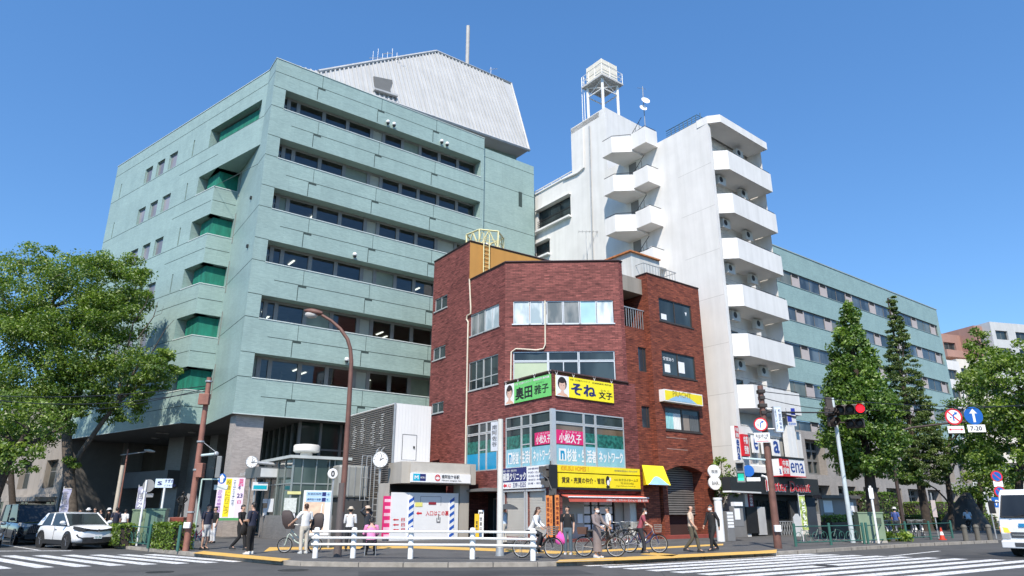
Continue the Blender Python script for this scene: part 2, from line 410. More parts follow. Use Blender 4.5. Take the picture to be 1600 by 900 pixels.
# kerb stones: a real step, a few mm above and outside the pavement
def offset(pts, d):
    out = []
    for i, p in enumerate(pts):
        a = pts[max(0, i - 1)]; b = pts[min(len(pts) - 1, i + 1)]; t = (b - a).normalized(); out.append(p + V((-t.y, t.x, 0)) * d)
    return out
kp = [far_l] + edge + [far_r]; inn = offset(kp, .18); outp = offset(kp, -.02)
mb = MB()
for i in range(len(kp) - 1):
    L = (kp[i + 1] - kp[i]).length; n = max(1, int(L / 1.2))
    for k in range(n):
        a, b = k / n + .006, (k + 1) / n - .006
        q = [outp[i].lerp(outp[i + 1], a), outp[i].lerp(outp[i + 1], b), inn[i].lerp(inn[i + 1], b), inn[i].lerp(inn[i + 1], a)]
        low = 4 <= i <= 6 or 13 <= i <= 15 or i == 3
        mb.hprism([(p.x, p.y) for p in q], 0, .127 if not low else .124)
struct(mb.build('kerb', KERB))
def strip(name, mat, px, z, wdt=None):
    m = MB()
    for q in px:
        pts = [gz(x, y, z) for x, y in q]
        m.add([(p.x, p.y, z) for p in pts], [list(range(len(pts)))])
    return struct(m.build(name, mat))
# zebra crossing over the left road, zebra crossing over the right road
def zebra(starts, ends, wdt, name):
    m = MB()
    for s_, e in zip(starts, ends):
        a = gz(*s_); b = gz(*e); t = (b - a).normalized(); n = V((-t.y, t.x, 0)) * wdt / 2
        if n.y < 0: n = -n
        m.quad((a - n).to_tuple()[:2] + (.004,), (b - n).to_tuple()[:2] + (.004,), (b + n).to_tuple()[:2] + (.004,), (a + n).to_tuple()[:2] + (.004,))
    return struct(m.build(name, PAINT))
S = [(-133, 869.4), (-84, 869), (-35, 868.6), (12, 868.2), (60, 867.8), (105.5, 867.3), (148.5, 867), (191.5, 866.6), (231.5, 866.3)]
En = [(-62, 891), (5, 889), (71, 887), (131, 885.5), (184.5, 883.8), (235, 882.3), (285.5, 880.8), (331.5, 879.4), (374, 877.8)]
zebra(S, En, .46, 'zebra_crossing')
S = [(914, 884.2), (946, 886.6), (980, 889.2), (1017, 892), (1056, 894.8), (1098, 898), (1142, 901.5), (1192, 905), (1246, 909), (1304, 913)]
En = [(1272, 865.8), (1305, 866.8), (1341, 867.8), (1379, 869), (1417, 870.3), (1459, 871.6), (1502, 873.2), (1560, 874.6), (1612, 876), (1668, 878)]
zebra(S, En, .47, 'zebra_crossing')
def line(p, q, wdt=.15, name='road_line'):
    a, b = gz(*p), gz(*q); t = (b - a).normalized(); n = V((-t.y, t.x, 0)) * wdt / 2
    if n.y < 0: n = -n
    return struct(MB().quad(*[(v.x, v.y, .005) for v in (a - n, b - n, b + n, a + n)]).build(name, PAINT))
line((-150, 862), (112, 860.7), .32); line((-30, 846), (62, 860), .14); line((55, 851.5), (90, 855), .14)
line((1388, 869.6), (1468, 861), .16)
for px, q in (((458, 891), .42), ((1290, 884), .38), ((250, 894), .36)):
    c = gz(*px); struct(MB().hprism([(c.x + q * math.cos(2 * math.pi * i / 24), c.y + q * math.sin(2 * math.pi * i / 24)) for i in range(24)], 0, .006).build('manhole_cover', M('cast_iron', (.035, .034, .033), .6, .4, var=.4, scale=25, bmp=.6, bscale=40)))
PATCH = groundmat('asphalt_patch', (.036, .036, .037), (.05, .05, .051))
strip('road_patch', PATCH, [[(560, 893), (900, 890), (930, 897), (560, 902)], [(1480, 866), (1640, 872), (1640, 876), (1470, 869)]], .003)
# tactile strips on the pavement
mb = MB()
def tq(px, z=.125):
    ps = [gz(x, y, z) for x, y in px]; mb.add([(p.x, p.y, z) for p in ps], [list(range(len(ps)))])
tq([(300, 864.2), (318, 860.8), (455, 873.2), (438, 877.2)][::1])
tq([(412, 862), (421, 855), (640, 852.5), (780, 857), (900, 862), (900, 866.5), (780, 861.5), (640, 856.5), (440, 859)])
tq([(868, 878.6), (874, 874.6), (1180, 861), (1214, 858.6), (1213, 863.8), (1000, 874.5)])
tq([(1000, 866), (1016, 862.8), (1060, 866.5), (1050, 869.2)])
tq([(900, 861), (1060, 853), (1130, 849.5), (1130, 852), (1060, 855.7), (900, 864.4)])
struct(mb.build('tactile_paving', TACT))
# ---------------------------------------------------------------- city hall: teal tiled block on columns
G0 = .12
HC = V((-17.4, 43, 0))
FA = Fr(HC, 52.3)                                    # long front to the right
FB = Fr(HC, 145)                                     # flank of the corner tower, u <= 0 going back
SILL = [9.75, 13.7, 17.65, 21.6, 25.55, 29.55]; TOP = 33.5; BOT = 7.4
HD = V((-23.07, 48.04, 0))
FD = Fr(HD, 127.6)                                   # flank of the rear block (u < 0 goes back)
FS = Fr(HD, 52.3)                                    # its short return towards the tower
hall = thing('city_hall', (HC.x, HC.y, G0), 'tall teal tiled office building with long dark window bands and white metal attic', 'building')
uE = FA.px(757, 217)[0]
uA2 = FA.px(834, 262, -.3)[0]
uR0 = FA.px(447, 140)[0]; uR1 = uE - .35
uDl = FD.px(180, 283)[0]
uT = FD.px(422, 109)[0]
wallm = MB()
wall(wallm, FA, 0, uE, BOT, TOP, [(uR0, uR1, z, z + 1.6) for z in SILL], 1.0)
zA2 = FA.px(800, 247, -.3)[1]
wall(wallm, FA, uE, uA2, BOT, TOP - .75, [], .3, -.3)
wallm.quad(FA.P(uE, BOT, 0), FA.P(uE, BOT, -.3), FA.P(uE, TOP, -.3), FA.P(uE, TOP, 0))
wallm.quad(FA.P(uA2, BOT, -.3), FA.P(uA2, BOT, -16), FA.P(uA2, TOP - .75, -16), FA.P(uA2, TOP - .75, -.3))
wall(wallm, FB, -7.45, 0, BOT, TOP)
wall(wallm, FB, -16, -7.45, BOT + .2, TOP - .2)
# rear block: flank with window openings, corner loggias
uG = FD.px(328, 216)[0]; uG2 = FD.px(408, 170)[0]
wins = [(226, 237.5), (244.5, 256.5), (263.5, 276.5)]
holes = []
winu = []
for a, b in wins:
    ua = FD.U(a, SILL[5] + .8); ub = FD.U(b, SILL[5] + .8); winu.append((ua, ub))
wlo = min(u for u, _ in winu); whi = max(u for _, u in winu)
for z in SILL:
    for a, b in winu: holes.append((a, b, z + .06, z + 1.55, .25))
slit = [FD.U(302, SILL[5] + .8), FD.U(188, SILL[5] + .8)]
for z in SILL:
    for s_ in slit: holes.append((s_ - .09, s_ + .09, z + .05, z + 1.6, .35))
logg = [(FD.U(296, SILL[3] + .3), .0, z, z + 1.62, .9) for z in SILL[:5]]
low = [h for h in holes if h[3] < 27.2]; hi = [h for h in holes if h[3] > 27.2]
wall(wallm, FD, uDl, 0, BOT, 27.15, low + logg, .3)
wall(wallm, FD, uDl, uT, 27.15, TOP, hi + [(uG, uG2, SILL[5], SILL[5] + 1.62, .8)], .3)
wall(wallm, FS, 0, 2.2, BOT, 27.15, [(0, 2.2, z, z + 1.62, .9) for z in SILL[:5]], .3)
FDl = Fr(FD.P(uDl, 0), 52.3)
wallm.quad(FD.P(uDl, BOT), FD.P(uDl, TOP), FD.P(uDl, TOP, -14), FD.P(uDl, BOT, -14))
# underside of the overhanging top two storeys
wallm.quad(FD.P(0, 27.15), FD.P(uT, 27.15), FS.P(3.0, 27.15, -3), FS.P(0, 27.15, -3))
wallm.build('wall', TEAL, hall)
# soffits, roof, blind backs of the recesses
mb = MB()
Aend = FA.P(uA2, 0); Bend = FB.P(-7.45, 0)
plan = [HC, Aend, FA.P(uA2, 0, -16), FB.P(-30, 0), FD.P(uDl, 0, -10), FD.P(uDl, 0), HD, FS.P(2.1, 0)]
mb.hprism([(p.x, p.y) for p in [FA.P(.02, 0, -.02), FA.P(uE - .1, 0, -.02), FA.P(uA2 - .02, 0, -.34), FA.P(uA2, 0, -16), FD.P(uDl + .5, 0, -18), FD.P(uDl + .02, 0, -.02), FD.P(-.02, 0, -.02), FS.P(1.9, 0, -.05), FB.P(-7.3, 0, -.05)]], BOT + .02, BOT + .3)
mb.build('soffit', SOFFIT, hall)
mb = MB()
mb.hprism([(p.x, p.y) for p in [FA.P(.3, 0, -.3), FA.P(uA2 - .3, 0, -.6), FA.P(uA2 - .3, 0, -16), FD.P(uDl + .5, 0, -14), FD.P(uDl + .4, 0, -.4), FD.P(uT - .3, 0, -.4)]], TOP - 1.4, TOP - 1.0)
mb.build('roof', SOFFIT, hall)
# panel joints, sill caps and drainage notches
jm = MB(); cm = MB()
seams = [FA.U(x, 31.8) for x in (502, 595, 681)]
def hj(fr, u0, u1, z, d=0.0): jm.box(fr, u0, u1, z - .022, z + .022, d, d + .004)
for z in SILL:
    cm.box(FA, uR0 - .02, uR1 + .02, z - .05, z + .012, -.3, .035)
    hj(FA, 0, uR0, z); hj(FA, 0, uR0, z + 1.6); hj(FB, -7.4 if z < 25 else -1.8, 0, z)
    hj(FD, uDl, 0 if z < 25 else uT, z - .03)
    hj(FA, 1.6, uE, z - 1.18)
    hj(FD, whi + 1, -.2, z - 1.18)
    hj(FS, 0.0, 2.2, z - 1.18) if z < 29 else None
for z in [s_ - 1.18 for s_ in SILL] + [TOP - 1.1]:
    for u in seams:
        jm.box(FA, u - .3, u + .3, z - .16, z + .02, -.1, .006)
        jm.box(FA, u - .31, u - .26, z - 1.14, z - .16, 0, .005)
        jm.box(FA, u + .02, u + .05, z + .02, z + 1.1, 0, .004)
hj(FA, 0, uE, TOP - 1.1); hj(FD, uDl, uT, TOP - 1.15); hj(FB, -1.8, 0, TOP - 1.1)
for z in (29.5, 25.6, 21.7, 31.9): hj(FA, uE + .05, uA2, z, -.3)
u_s = FA.U(813, 28.6, -.3); jm.box(FA, u_s - .2, u_s + .2, 28.1, 29.6, -.3, -.29)
cm.box(FA, -.03, uE + .03, TOP, TOP + .05, -.4, .04); cm.box(FD, uDl - .03, uT + .03, TOP, TOP + .05, -.4, .04); cm.box(FB, -1.9, .03, TOP + .002, TOP + .052, -.35, .04)
cm.box(FA, 0, uA2, BOT - .03, BOT + .02, -.12, .03); cm.box(FD, uDl, 0, BOT - .03, BOT + .02, -.12, .03)
for z in SILL[:5]: cm.box(FD, logg[0][0] - .1, .03, z - .05, z + .015, -.25, .03); cm.box(FS, -.03, 2.0, z - .052, z + .013, -.25, .03)
jm.build('joint', JOINT, hall); cm.build('coping', CAP, hall)
# window bands with lit office depth behind clear glass
gr = MB()
us = [FA.U(x, 10.5, -1.0) for x in (402, 419.5, 466, 508.5, 551.5, 573, 606.5, 637.5)]
mod = us[2] - us[1]
while us[-1] + mod < uR1: us.append(us[-1] + mod * .93)
inner = MB(); ceil = MB()
lights = []
for r, z in enumerate(SILL):
    xs = [uR0] + [u for u in us if u > uR0 + .2] + [uR1]
    for i in range(len(xs) - 1):
        a, b = xs[i], xs[i + 1]
        if b - a < .3: continue
        m = MB()
        m.box(FA, a - .0, a + .16, z - .35, z + 1.62, -1.0, -.86)
        m.box(FA, b - .12, b - .001, z - .35, z + 1.62, -1.0, -.86)
        m.box(FA, a + .16, b - .12, z + 1.42, z + 1.62, -1.0, -.88); m.box(FA, a + .16, b - .12, z - .35, z - .25, -1.0, -.9)
        blank = i == 5 or (i == 9 and r % 3 == 0)
        if i == 0:
            m.box(FA, a + .16, b - .12, z + .75, z + .86, -1.0, -.9); m.box(FA, a + .3, a + .38, z - .25, z + .75, -1.0, -.9)
        o = m.build('window', MULL, hall)
        pane = CLEAR
        if blank: pane = M('roller_blind', (.30, .31, .27), .8, var=.06)
        elif (i * 7 + r * 3) % 8 == 0: pane = M('office_blind', (.17, .20, .15), .35, var=.25, scale=.6)
        MB().quad(FA.P(a + .16, z - .25, -.95), FA.P(b - .12, z - .25, -.95), FA.P(b - .12, z + 1.42, -.95), FA.P(a + .16, z + 1.42, -.95)).build('pane', pane, o)
        if (i + 2 * r) % 3 == 0 and i not in (0,) and not blank:
            for k in range(2):
                lights.append((a + .5 + .9 * k, z, 1.3 + 1.0 * ((i * 3 + k + r) % 3)))
    inner.box(FA, .3, uR1 + .3, z - .6, z + 1.9, -7.0, -6.8)
    ceil.box(FA, .35, uR1 + .25, z + 1.47, z + 1.9, -6.8, -1.05); ceil.box(FA, .35, uR1 + .25, z - .9, z - .6, -6.8, -1.05)
    for u in [x for x in us[2::2]]: inner.box(FA, u - .05, u + .05, z - .6, z + 1.47, -6.8, -4.6 + .8 * math.sin(u * 3 + r))
inner.build('office_partition', M('office_wall', (.22, .23, .21), .9), hall); ceil.build('office_ceiling', M('office_ceiling', (.34, .35, .33), .9), hall)
TUBE = glow('office_tube', (1, .98, .92), 1.5)
for u, z, dd in lights:
    MB().box(FA, u, u + .12, z + 1.40, z + 1.45, -1.2 - dd - 1.1, -1.2 - dd).build('ceiling_light', TUBE, hall)
# rear flank windows, nets in the loggias
CURT = glassmat('curtained_glass', (.17, .17, .19), .08, curtain=(.30, .29, .32))
for z in SILL:
    for a, b in winu: window(hall, FD, a, b, z + .06, z + 1.55, -.2, TEAL, CURT, .05)
NET = netmat('green_net', (.006, .155, .105))
for z in SILL[:5]:
    m = MB(); a = logg[0][0]
    m.quad(FD.P(a + .5, z, -.55), FD.P(-.25, z, -.4), FD.P(-.25, z + 1.5, -.4), FD.P(a + .5, z + 1.5, -.55))
    m.quad(FD.P(-.25, z, -.4), FS.P(2.2, z, -.4), FS.P(2.2, z + 1.5, -.4), FD.P(-.25, z + 1.5, -.4))
    m.build('safety_net', NET, hall)
MB().quad(FD.P(uG + .6, SILL[5], -.5), FD.P(uG2, SILL[5], -.5), FD.P(uG2, SILL[5] + 1.4, -.5), FD.P(uG + .6, SILL[5] + 1.4, -.5)).build('safety_net', NET, hall)
# recess with downpipes between the two blocks
mb = MB(); mb.box(FS, 2.2, 6.0, BOT + .3, 27.2, -2.2, -2.0); mb.build('recess_wall', TEAL, hall)
for k, (u, dd) in enumerate(((2.35, -.1), (2.7, -.5), (3.1, -.35))):
    m = MB(); m.tube([FS.P(u, BOT + .6, dd), FS.P(u, 27.1, dd)], .075)
    m.build('downpipe', [STEEL, MULL, CAP][k], hall)
# CCTV pairs / floodlights on the bands
for x, y in ((606, 192), (615.5, 195.5), (690, 222), (698.5, 226), (554, 399.5), (541.5, 563.5)):
    u, z = FA.px(x, y, .2)
    m = MB(); m.ball(FA.P(u, z + .08, .24), .17); m.box(FA, u - .06, u + .06, z + .1, z + .18, 0, .24); o = m.build('security_camera', WHITE, hall, True)
    MB().lathe(FA.P(u, z - .13, .24), [(.0, 0), (.11, .0), (.14, .1), (.13, .16)], 10).build('lens_dome', BLACK, o, True)
for x, y in ((392, 309), (386.5, 384.5)):
    u, z = FB.px(x, y, .05); MB().box(FB, u - .12, u + .12, z - .1, z + .1, 0, .12).build('wall_fixture', BLACK, hall)
# white ribbed metal attic
def lean(u, k, d0=-1.6):        # point on the leaning face: k metres up from its foot
    return FA.P(u, TOP - .55 + k, d0 - k * .42)
def leanpx(px, py, d0=-1.6):
    r = ray(px, py); p0 = lean(0, 0, d0); nn = (lean(1, 0, d0) - p0).cross(lean(0, 1, d0) - p0)
    t = (p0 - CAM).dot(nn) / r.dot(nn); p = CAM + r * t
    return (p - p0).dot(FA.u), p.z - TOP + .55
pts = [leanpx(*q) for q in ((497, 112), (590, 95.5), (681, 80.5), (798, 131), (826, 235.5))]
uL = leanpx(470, 118)[0]
eb = leanpx(640, 171); sk = (pts[4][1] - eb[1]) / (pts[4][0] - eb[0]); kb = pts[4][1]; KB = lambda u: kb + sk * (u - pts[4][0])
face = [(uL - 1.0, KB(uL - 1)), (pts[4][0], kb), pts[3], pts[2], pts[1], pts[0], (uL - 1.0, max(.2, pts[0][1] - .45))]
RIB = plastermat('white_ribbed_metal', (.49, .495, .495), .5, .16, .08)
m = MB()
fr_ = [lean(u, k) for u, k in face]; bk = [lean(u, k) - FA.n * 11 for u, k in face]
n = len(face)
m.add(fr_ + bk, [list(range(n)), list(range(2 * n - 1, n - 1, -1))] + [(i, i + n, (i + 1) % n + n, (i + 1) % n) for i in range(n)])
def topk(u):
    top = face[2:]
    for a, b in zip(top, top[1:]):
        if min(a[0], b[0]) <= u <= max(a[0], b[0]) and a[0] != b[0]: return a[1] + (b[1] - a[1]) * (u - a[0]) / (b[0] - a[0])
    return 0
u = uL
while u < pts[4][0] - .05:
    kt = topk(u) if u <= pts[3][0] else kb + (pts[3][1] - kb) * (pts[4][0] - u) / (pts[4][0] - pts[3][0])
    if kt > KB(u) + .3:
        w_ = .07; o_ = FA.n * .12
        a, b, c, e = lean(u - w_, KB(u)), lean(u + w_, KB(u)), lean(u + w_, kt), lean(u - w_, kt)
        m.hexa([a + o_, b + o_, b, a, e + o_, c + o_, c, e])
    u += .44
m.tube([lean(*p) + FA.n * .08 for p in (face[5], face[4], pts[2], pts[3], (pts[4][0], kb))], .14, 6)
m.tube([lean(uL, KB(uL)) + FA.n * .12, lean(pts[4][0], kb) + FA.n * .12], .17, 6)
att = m.build('attic_cladding', RIB, hall)
# dormer opening
q = [leanpx(*p) for p in ((583, 120), (612, 126), (608, 147), (585, 140))]
m = MB(); c = [lean(*p) + FA.n * .1 for p in q]; ins = [lean(*p) - FA.n * 1.3 for p in q]
for i in range(4): m.quad(c[i], c[(i + 1) % 4], ins[(i + 1) % 4] + FA.n * 1.32, ins[i] + FA.n * 1.32)
m.add([p + FA.n * .03 for p in c], [(0, 1, 2, 3)])
m.build('dormer_opening', M('dormer_shade', (.11, .115, .115), .8), att)
m = MB(); a, b = leanpx(582, 141), leanpx(618, 152); m.hexa([lean(*a) + FA.n * .5 - V((0, 0, .16)), lean(*b) + FA.n * .5 - V((0, 0, .16)), lean(*b) - V((0, 0, .16)), lean(*a) - V((0, 0, .16)), lean(*a) + FA.n * .5, lean(*b) + FA.n * .5, lean(*b), lean(*a)]); 
m.build('dormer_sill', RIB, att)
m = MB(); m.box(FA, pts[4][0] - 12, pts[4][0] - .3, TOP - 2.2, TOP - .5 + kb, -14, -4.6); m.build('plant_wall', TEAL2, hall)
# flue and aerials on the roof
yc = lean(*leanpx(730, 103)).y + 3; p = at(730, 103, yc); q = at(730.5, 41, yc)
m = MB(); m.tube([V((p.x, p.y, TOP - 1)), V((p.x, p.y, q.z))], .21, 12); m.build('chimney_flue', M('flue', (.42, .41, .39), .6), hall)
for cx, cy, ty, nn in ((605, 92, 76, 6), (770, 122, 101, 1)):
    m = MB(); yc = lean(*leanpx(cx, cy)).y + .5; p = at(cx, cy, yc); q = at(cx, ty + 4, yc)
    for k in range(nn):
        x = p.x + (k - nn / 2) * .45; m.tube([V((x, p.y, p.z - .8)), V((x, p.y, q.z + .3 * math.sin(k * 2)))], .018, 5)
    m.tube([V((p.x - .25 * nn - .2, p.y, p.z + .1)), V((p.x + .25 * nn + .2, p.y, p.z + .1))], .03, 5)
    m.tube([V((p.x - .4, p.y, q.z - .3)), V((p.x + .5, p.y, q.z - .2))], .03, 5)
    m.build('roof_aerial', STEEL, hall)
# ground storeys under the overhang
FCo = Fr(FA.P(.35, 0, -.4), 52.3); FCb = Fr(FA.P(.35, 0, -.4), 145)
MB().hprism([(p.x, p.y) for p in (FCo.P(0, 0), FCo.P(1.75, 0), FCo.P(1.75, 0, -1.2), FCo.P(0, 0, -1.2))], G0, BOT + .04).build('column', GRANITE, hall)
for x in (560, 700):
    u = FA.U(x, 5, -.4); MB().box(FA, u, u + 1.6, G0, BOT + .04, -1.6, -.4).build('column', GRANITE, hall)
Gp = gz(469, 659, BOT); FG1 = Fr(Gp, 52.3); FG2 = Fr(Gp, 145)
m = MB()
grid_u = [i * 1.5 for i in range(16)]
for u in grid_u: m.box(FG1, u - .09, u + .09, G0, BOT, -.05, .1)
for z in (3.4, 5.6): m.box(FG1, 0, 23, z - .06, z + .06, -.04, .07)
for u in range(0, 11): m.box(FG2, -u * 1.4 - .08, -u * 1.4 + .08, G0, BOT, -.05, .1)
o = m.build('lobby_glazing', MULL, hall)
m = MB(); m.quad(FG1.P(0, G0), FG1.P(23, G0), FG1.P(23, BOT), FG1.P(0, BOT)); m.quad(FG2.P(-15, G0), FG2.P(0, G0), FG2.P(0, BOT), FG2.P(-15, BOT)); m.build('pane', glassmat('lobby_glass', (.012, .02, .017), .05), o)
for k, (x, y) in enumerate(((404, 661), (250, 677), (258, 677.5), (243, 685), (470, 690), (497, 690), (300, 676))):
    p = gz(x, y, BOT - .04); MB().lathe((p.x, p.y, BOT - .06), [(.0, 0), (.3, 0), (.3, .05)], 12).build('downlight', M('lamp_glass', (.6, .6, .56), .4), hall)
for x0, x1, d0 in ((252, 276, -5.0), (286, 303, -5.6), (93, 187, -4.8), (318, 330, -6)):
    a, b = FD.U(x0, 3, d0), FD.U(x1, 3, d0)
    MB().box(FD, a, b, G0, BOT + .05, d0 - 1.5, d0).build('pier', DARKGRAN, hall)
m = MB(); m.box(FD, uDl - 4, 9, G0, BOT, -9.4, -9); m.box(FD, uDl + .2, uDl + .6, G0, BOT, -9, -.3); m.build('lobby_wall', M('lobby_wall', (.15, .14, .13), .7), hall)
m = MB(); a, b = FD.U(188, 4.4, -4), FD.U(262, 4.4, -4); m.box(FD, a, b, 3.4, 4.7, -5, -4); m.build('entrance_canopy', M('canopy_grey', (.10, .10, .098), .5), hall)
# low granite plinth wall by the corner column
m = MB(); m.box(FCb, -9, 2.2, G0, 1.15, 1.2, 1.6); m.build('plinth_wall', GRANITE, hall)

# ---------------------------------------------------------------- rear wing of the city hall, seen to the right
W0 = at(1240, 445, 71); FW = Fr((W0.x, W0.y), 52.3)
wing = thing('office_wing', (W0.x, W0.y, G0), 'long lower teal wing with small windows over grey stone, behind the roadside trees', 'building')
uw1 = FW.px(1463, 485)[0]; uw0 = -8; WT = FW.px(1300, 420)[1]
wr = [FW.px(1240, 447)[1] - 4.05 * k for k in range(5)]
ub = [FW.U(x, wr[0] + .8) for x in (1238.5, 1282.5)]; mod = ub[1] - ub[0]
m = MB(); wall(m, FW, uw0, uw1, 9.2, WT, [(uw0, uw1 - .8, z, z + 1.55) for z in wr], .22)
m.quad(FW.P(uw1, 9.2), FW.P(uw1, 9.2, -18), FW.P(uw1, WT, -18), FW.P(uw1, WT)); m.build('wall', TEAL2, wing)
m = MB(); m.box(FW, uw0, uw1 + .05, WT, WT + .12, -1, .06)
for z in wr: m.box(FW, uw0, uw1 - .8, z - .05, z, -.2, .05)
m.each('coping', M('wing_coping', (.30, .36, .34), .5), wing)
PINK = M('beige_panel', (.46, .40, .38), .6, var=.05)
for r, z in enumerate(wr):
    k = -2
    while True:
        b0 = ub[0] + mod * k
        if b0 > uw1 - 1.2: break
        bw = mod * .27
        if b0 > uw0 and b0 + bw < uw1 - .8:
            o = MB().box(FW, b0, b0 + bw, z, z + 1.55, -.22, -.12).build('panel', PINK, wing); MB().box(FW, b0 + .1, b0 + bw - .25, z + 1.15, z + 1.5, -.12, -.1).build('vent', BLACKISH, o)
        x0, x1 = b0 + bw, min(b0 + mod, uw1 - .8)
        if x1 - x0 > .5 and x0 > uw0:
            window(wing, FW, x0, x1, z + .02, z + 1.5, -.2, MULL, [GLASSB, glassmat('wing_blind', (.10, .12, .10), .1, curtain=(.17, .18, .15)), GLASSD][(k * 5 + r * 2) % 3 if k % 2 else 0], .06, (.5,))
        k += 1
STONE = panelmat('grey_stone', (.345, .315, .29), 2.2, 1.1, .05, .7, .1, .12)
m = MB(); bays = []
u = uw0 + .5
while u < uw1 - 3: bays.append(u); u += 5.2
wall(m, FW, uw0, uw1, G0, 9.2, [(b, b + 3.6, 5.0, 8.4) for b in bays] + [(b, b + 3.6, 1.3, 4.0) for b in bays], 1.1, .25)
m.quad(FW.P(uw1, G0, .25), FW.P(uw1, G0, -18), FW.P(uw1, 9.2, -18), FW.P(uw1, 9.2, .25)); m.build('stone_base', STONE, wing)
for b in bays:
    for z0, z1 in ((5.0, 8.4), (1.3, 4.0)): window(wing, FW, b, b + 3.6, z0, z1, -.8, MULL, GLASSD, .22, (.34, .67), (.42, .7), t=.25)
m = MB(); m.box(FW, uw0, uw1, WT - .6, WT - .4, -18, -.3); m.build('roof', SOFFIT, wing)
# ---------------------------------------------------------------- dark red tiled corner building with shops
Q = V((2.11, 35.4, 0))
BL = Fr(Q, 145); BR = Fr(Q, 52)                       # left flank (u <= 0), right front (u >= 0)
Kp = BL.P(-4.38, 0); R1 = BR.U(968, 14); BF = Fr(Kp, 90)
Rp = BR.P(R1, 0); BF = Fr(Kp, math.degrees(math.atan2(Rp.x - Kp.x, Rp.y - Kp.y))); wF = (Rp - Kp).length
BRICK = brickmat('plum_brick', (.31, .100, .086), (.165, .050, .045), (.12, .045, .042), .34, .10, .014, stain=.28)
BRICK2 = brickmat('red_brick', (.31, .088, .048), (.165, .044, .028), (.11, .04, .032), .34, .10, .014, stain=.25)
OCHRE = plastermat('ochre_wall', (.50, .25, .06), .8, .12)
brick = thing('corner_building', (Q.x, Q.y, G0), 'plum brick corner building with chamfered upper front and two election banners over a shop', 'building')
ZF = BF.px(880, 408.5)[1]; ZB = BL.px(862.5, 580)[1]
uP = BL.U(733, 15); uLl = BL.U(673.5, 12); ZL = BL.px(732, 378)[1]
def rect(fr, a, b):          # opening from two photo corners: upper left, lower right (plane of the wall)
    u0, z1 = fr.px(*a); u1, z0 = fr.px(*b); return u0, u1, z0, z1
wl4 = rect(BL, (735.5, 492.5), (779.5, 509.3)); wl3 = rect(BL, (732.5, 567), (778, 599.5))
wl2 = (BL.U(729, 5.4), BL.U(777, 5.4), 3.78, 6.55)
sm = [rect(BL, (680, 468.5), (698.5, 479)), rect(BL, (677, 545.5), (695.5, 557.5)), rect(BL, (674.5, 631), (692.5, 643))]
bay = (BL.U(790, 5.2), -.0, 3.78, 6.55); bayR = (.0, BR.U(976.5, 5), 3.78, 6.55)
wf4 = (BF.px(802, 470)[0], BF.px(958, 470)[0], BF.px(880, 505.5)[1], BF.px(880, 470)[1])
wf3 = (BF.px(802, 560)[0], BF.px(961, 560)[0], BF.px(880, 600)[1], BF.px(880, 549)[1])
m = MB()
sh1 = (BL.U(789, 1.2), BL.U(820, 1.2), .3, 2.55); sh2 = (BL.U(825, 1.2), BL.U(853, 1.2), .3, 2.55)
ent = (BL.U(733, 1.2), BL.U(776, 1.2), G0, 2.6)
wall(m, BL, uLl, uP, G0, ZL, [s for s in sm], .14)
wall(m, BL, uP, -4.38, G0, ZF, [wl4, wl3, wl2 + (.12,), ent + (1.4,)], .14)
wall(m, BL, -4.38, 0, G0, ZB, [bay + (.12,), sh1, sh2], .14)
wall(m, BR, 0, R1, G0, ZB, [bayR + (.12,), (.5, R1 - .0, .25, 2.45, 1.2)], .14)
uR2 = BR.U(973.5, 14); uR3 = BR.U(1001, 3)
wall(m, BR, R1, uR2, ZB, ZF); wall(m, BR, R1, uR3, G0, ZB, [(R1, R1 + .9, .25, 2.45, 1.2)], .14)
m.quad(BR.P(uR2, ZB - .3), BR.P(uR2, ZB - .3, -6), BR.P(uR2, ZF, -6), BR.P(uR2, ZF)); m.quad(BR.P(uR3, G0), BR.P(uR3, G0, -3), BR.P(uR3, ZB, -3), BR.P(uR3, ZB))
wall(m, BF, 0, wF, ZB - .6, ZF, [wf4, wf3], .14)
m.hprism([(p.x, p.y) for p in (BL.P(-4.38, 0, -.1), BL.P(-.1, 0, -.1), BR.P(R1, 0, -.1))], ZB - .5, ZB - .3)
m.quad(BL.P(uLl, G0), BL.P(uLl, ZL), BL.P(uLl, ZL, -7), BL.P(uLl, G0, -7))
m.build('wall', BRICK, brick)
# taller rear stair block with its ochre front
FO = Fr(BL.P(uP, 0), 55)
m = MB(); m.quad(FO.P(0, ZF - .9), FO.P(7.2, ZF - .9), FO.P(7.2, ZL - .0), FO.P(0, ZL)); m.quad(FO.P(7.2, ZF - .9), FO.P(7.2, ZF - .9, -6), FO.P(7.2, ZL - .0, -6), FO.P(7.2, ZL - .0))
o = m.build('penthouse_wall', OCHRE, brick)
for x0, x1, z0, z1 in ((.62, 1.6, ZF - .8, ZF + .2), (2.0, 3.0, ZF - .5, ZF + .55)): MB().box(FO, x0, x1, z0, z1, -.1, .012).build('opening', BLACKISH, o)
COP = M('dark_coping', (.045, .022, .022), .6)
def ridge(mb, pts, r=.09): 
    for a, b in zip(pts, pts[1:]): mb.tube([a, b], r, 4)
cp = MB(); ridge(cp, [BL.P(uLl, ZL, 0), BL.P(uP, ZL, 0), FO.P(7.2, ZL - .0)], .07); ridge(cp, [BL.P(uP, ZF), BL.P(-4.38, ZF), BF.P(wF, ZF), BR.P(uR2, ZF)], .08)
ridge(cp, [BL.P(-4.38, ZB), BL.P(0, ZB, 0), BR.P(R1 + .3, ZB)], .09); cp.build('coping', COP, brick)
m = MB(); m.hprism([(p.x, p.y) for p in (BL.P(uP, 0, -.2), BL.P(-4.3, 0, -.2), BF.P(wF, 0, -.2), BR.P(uR2, 0, -5.5), BL.P(uP, 0, -8))], ZF - .9, ZF - .7); m.build('roof', SOFFIT, brick)
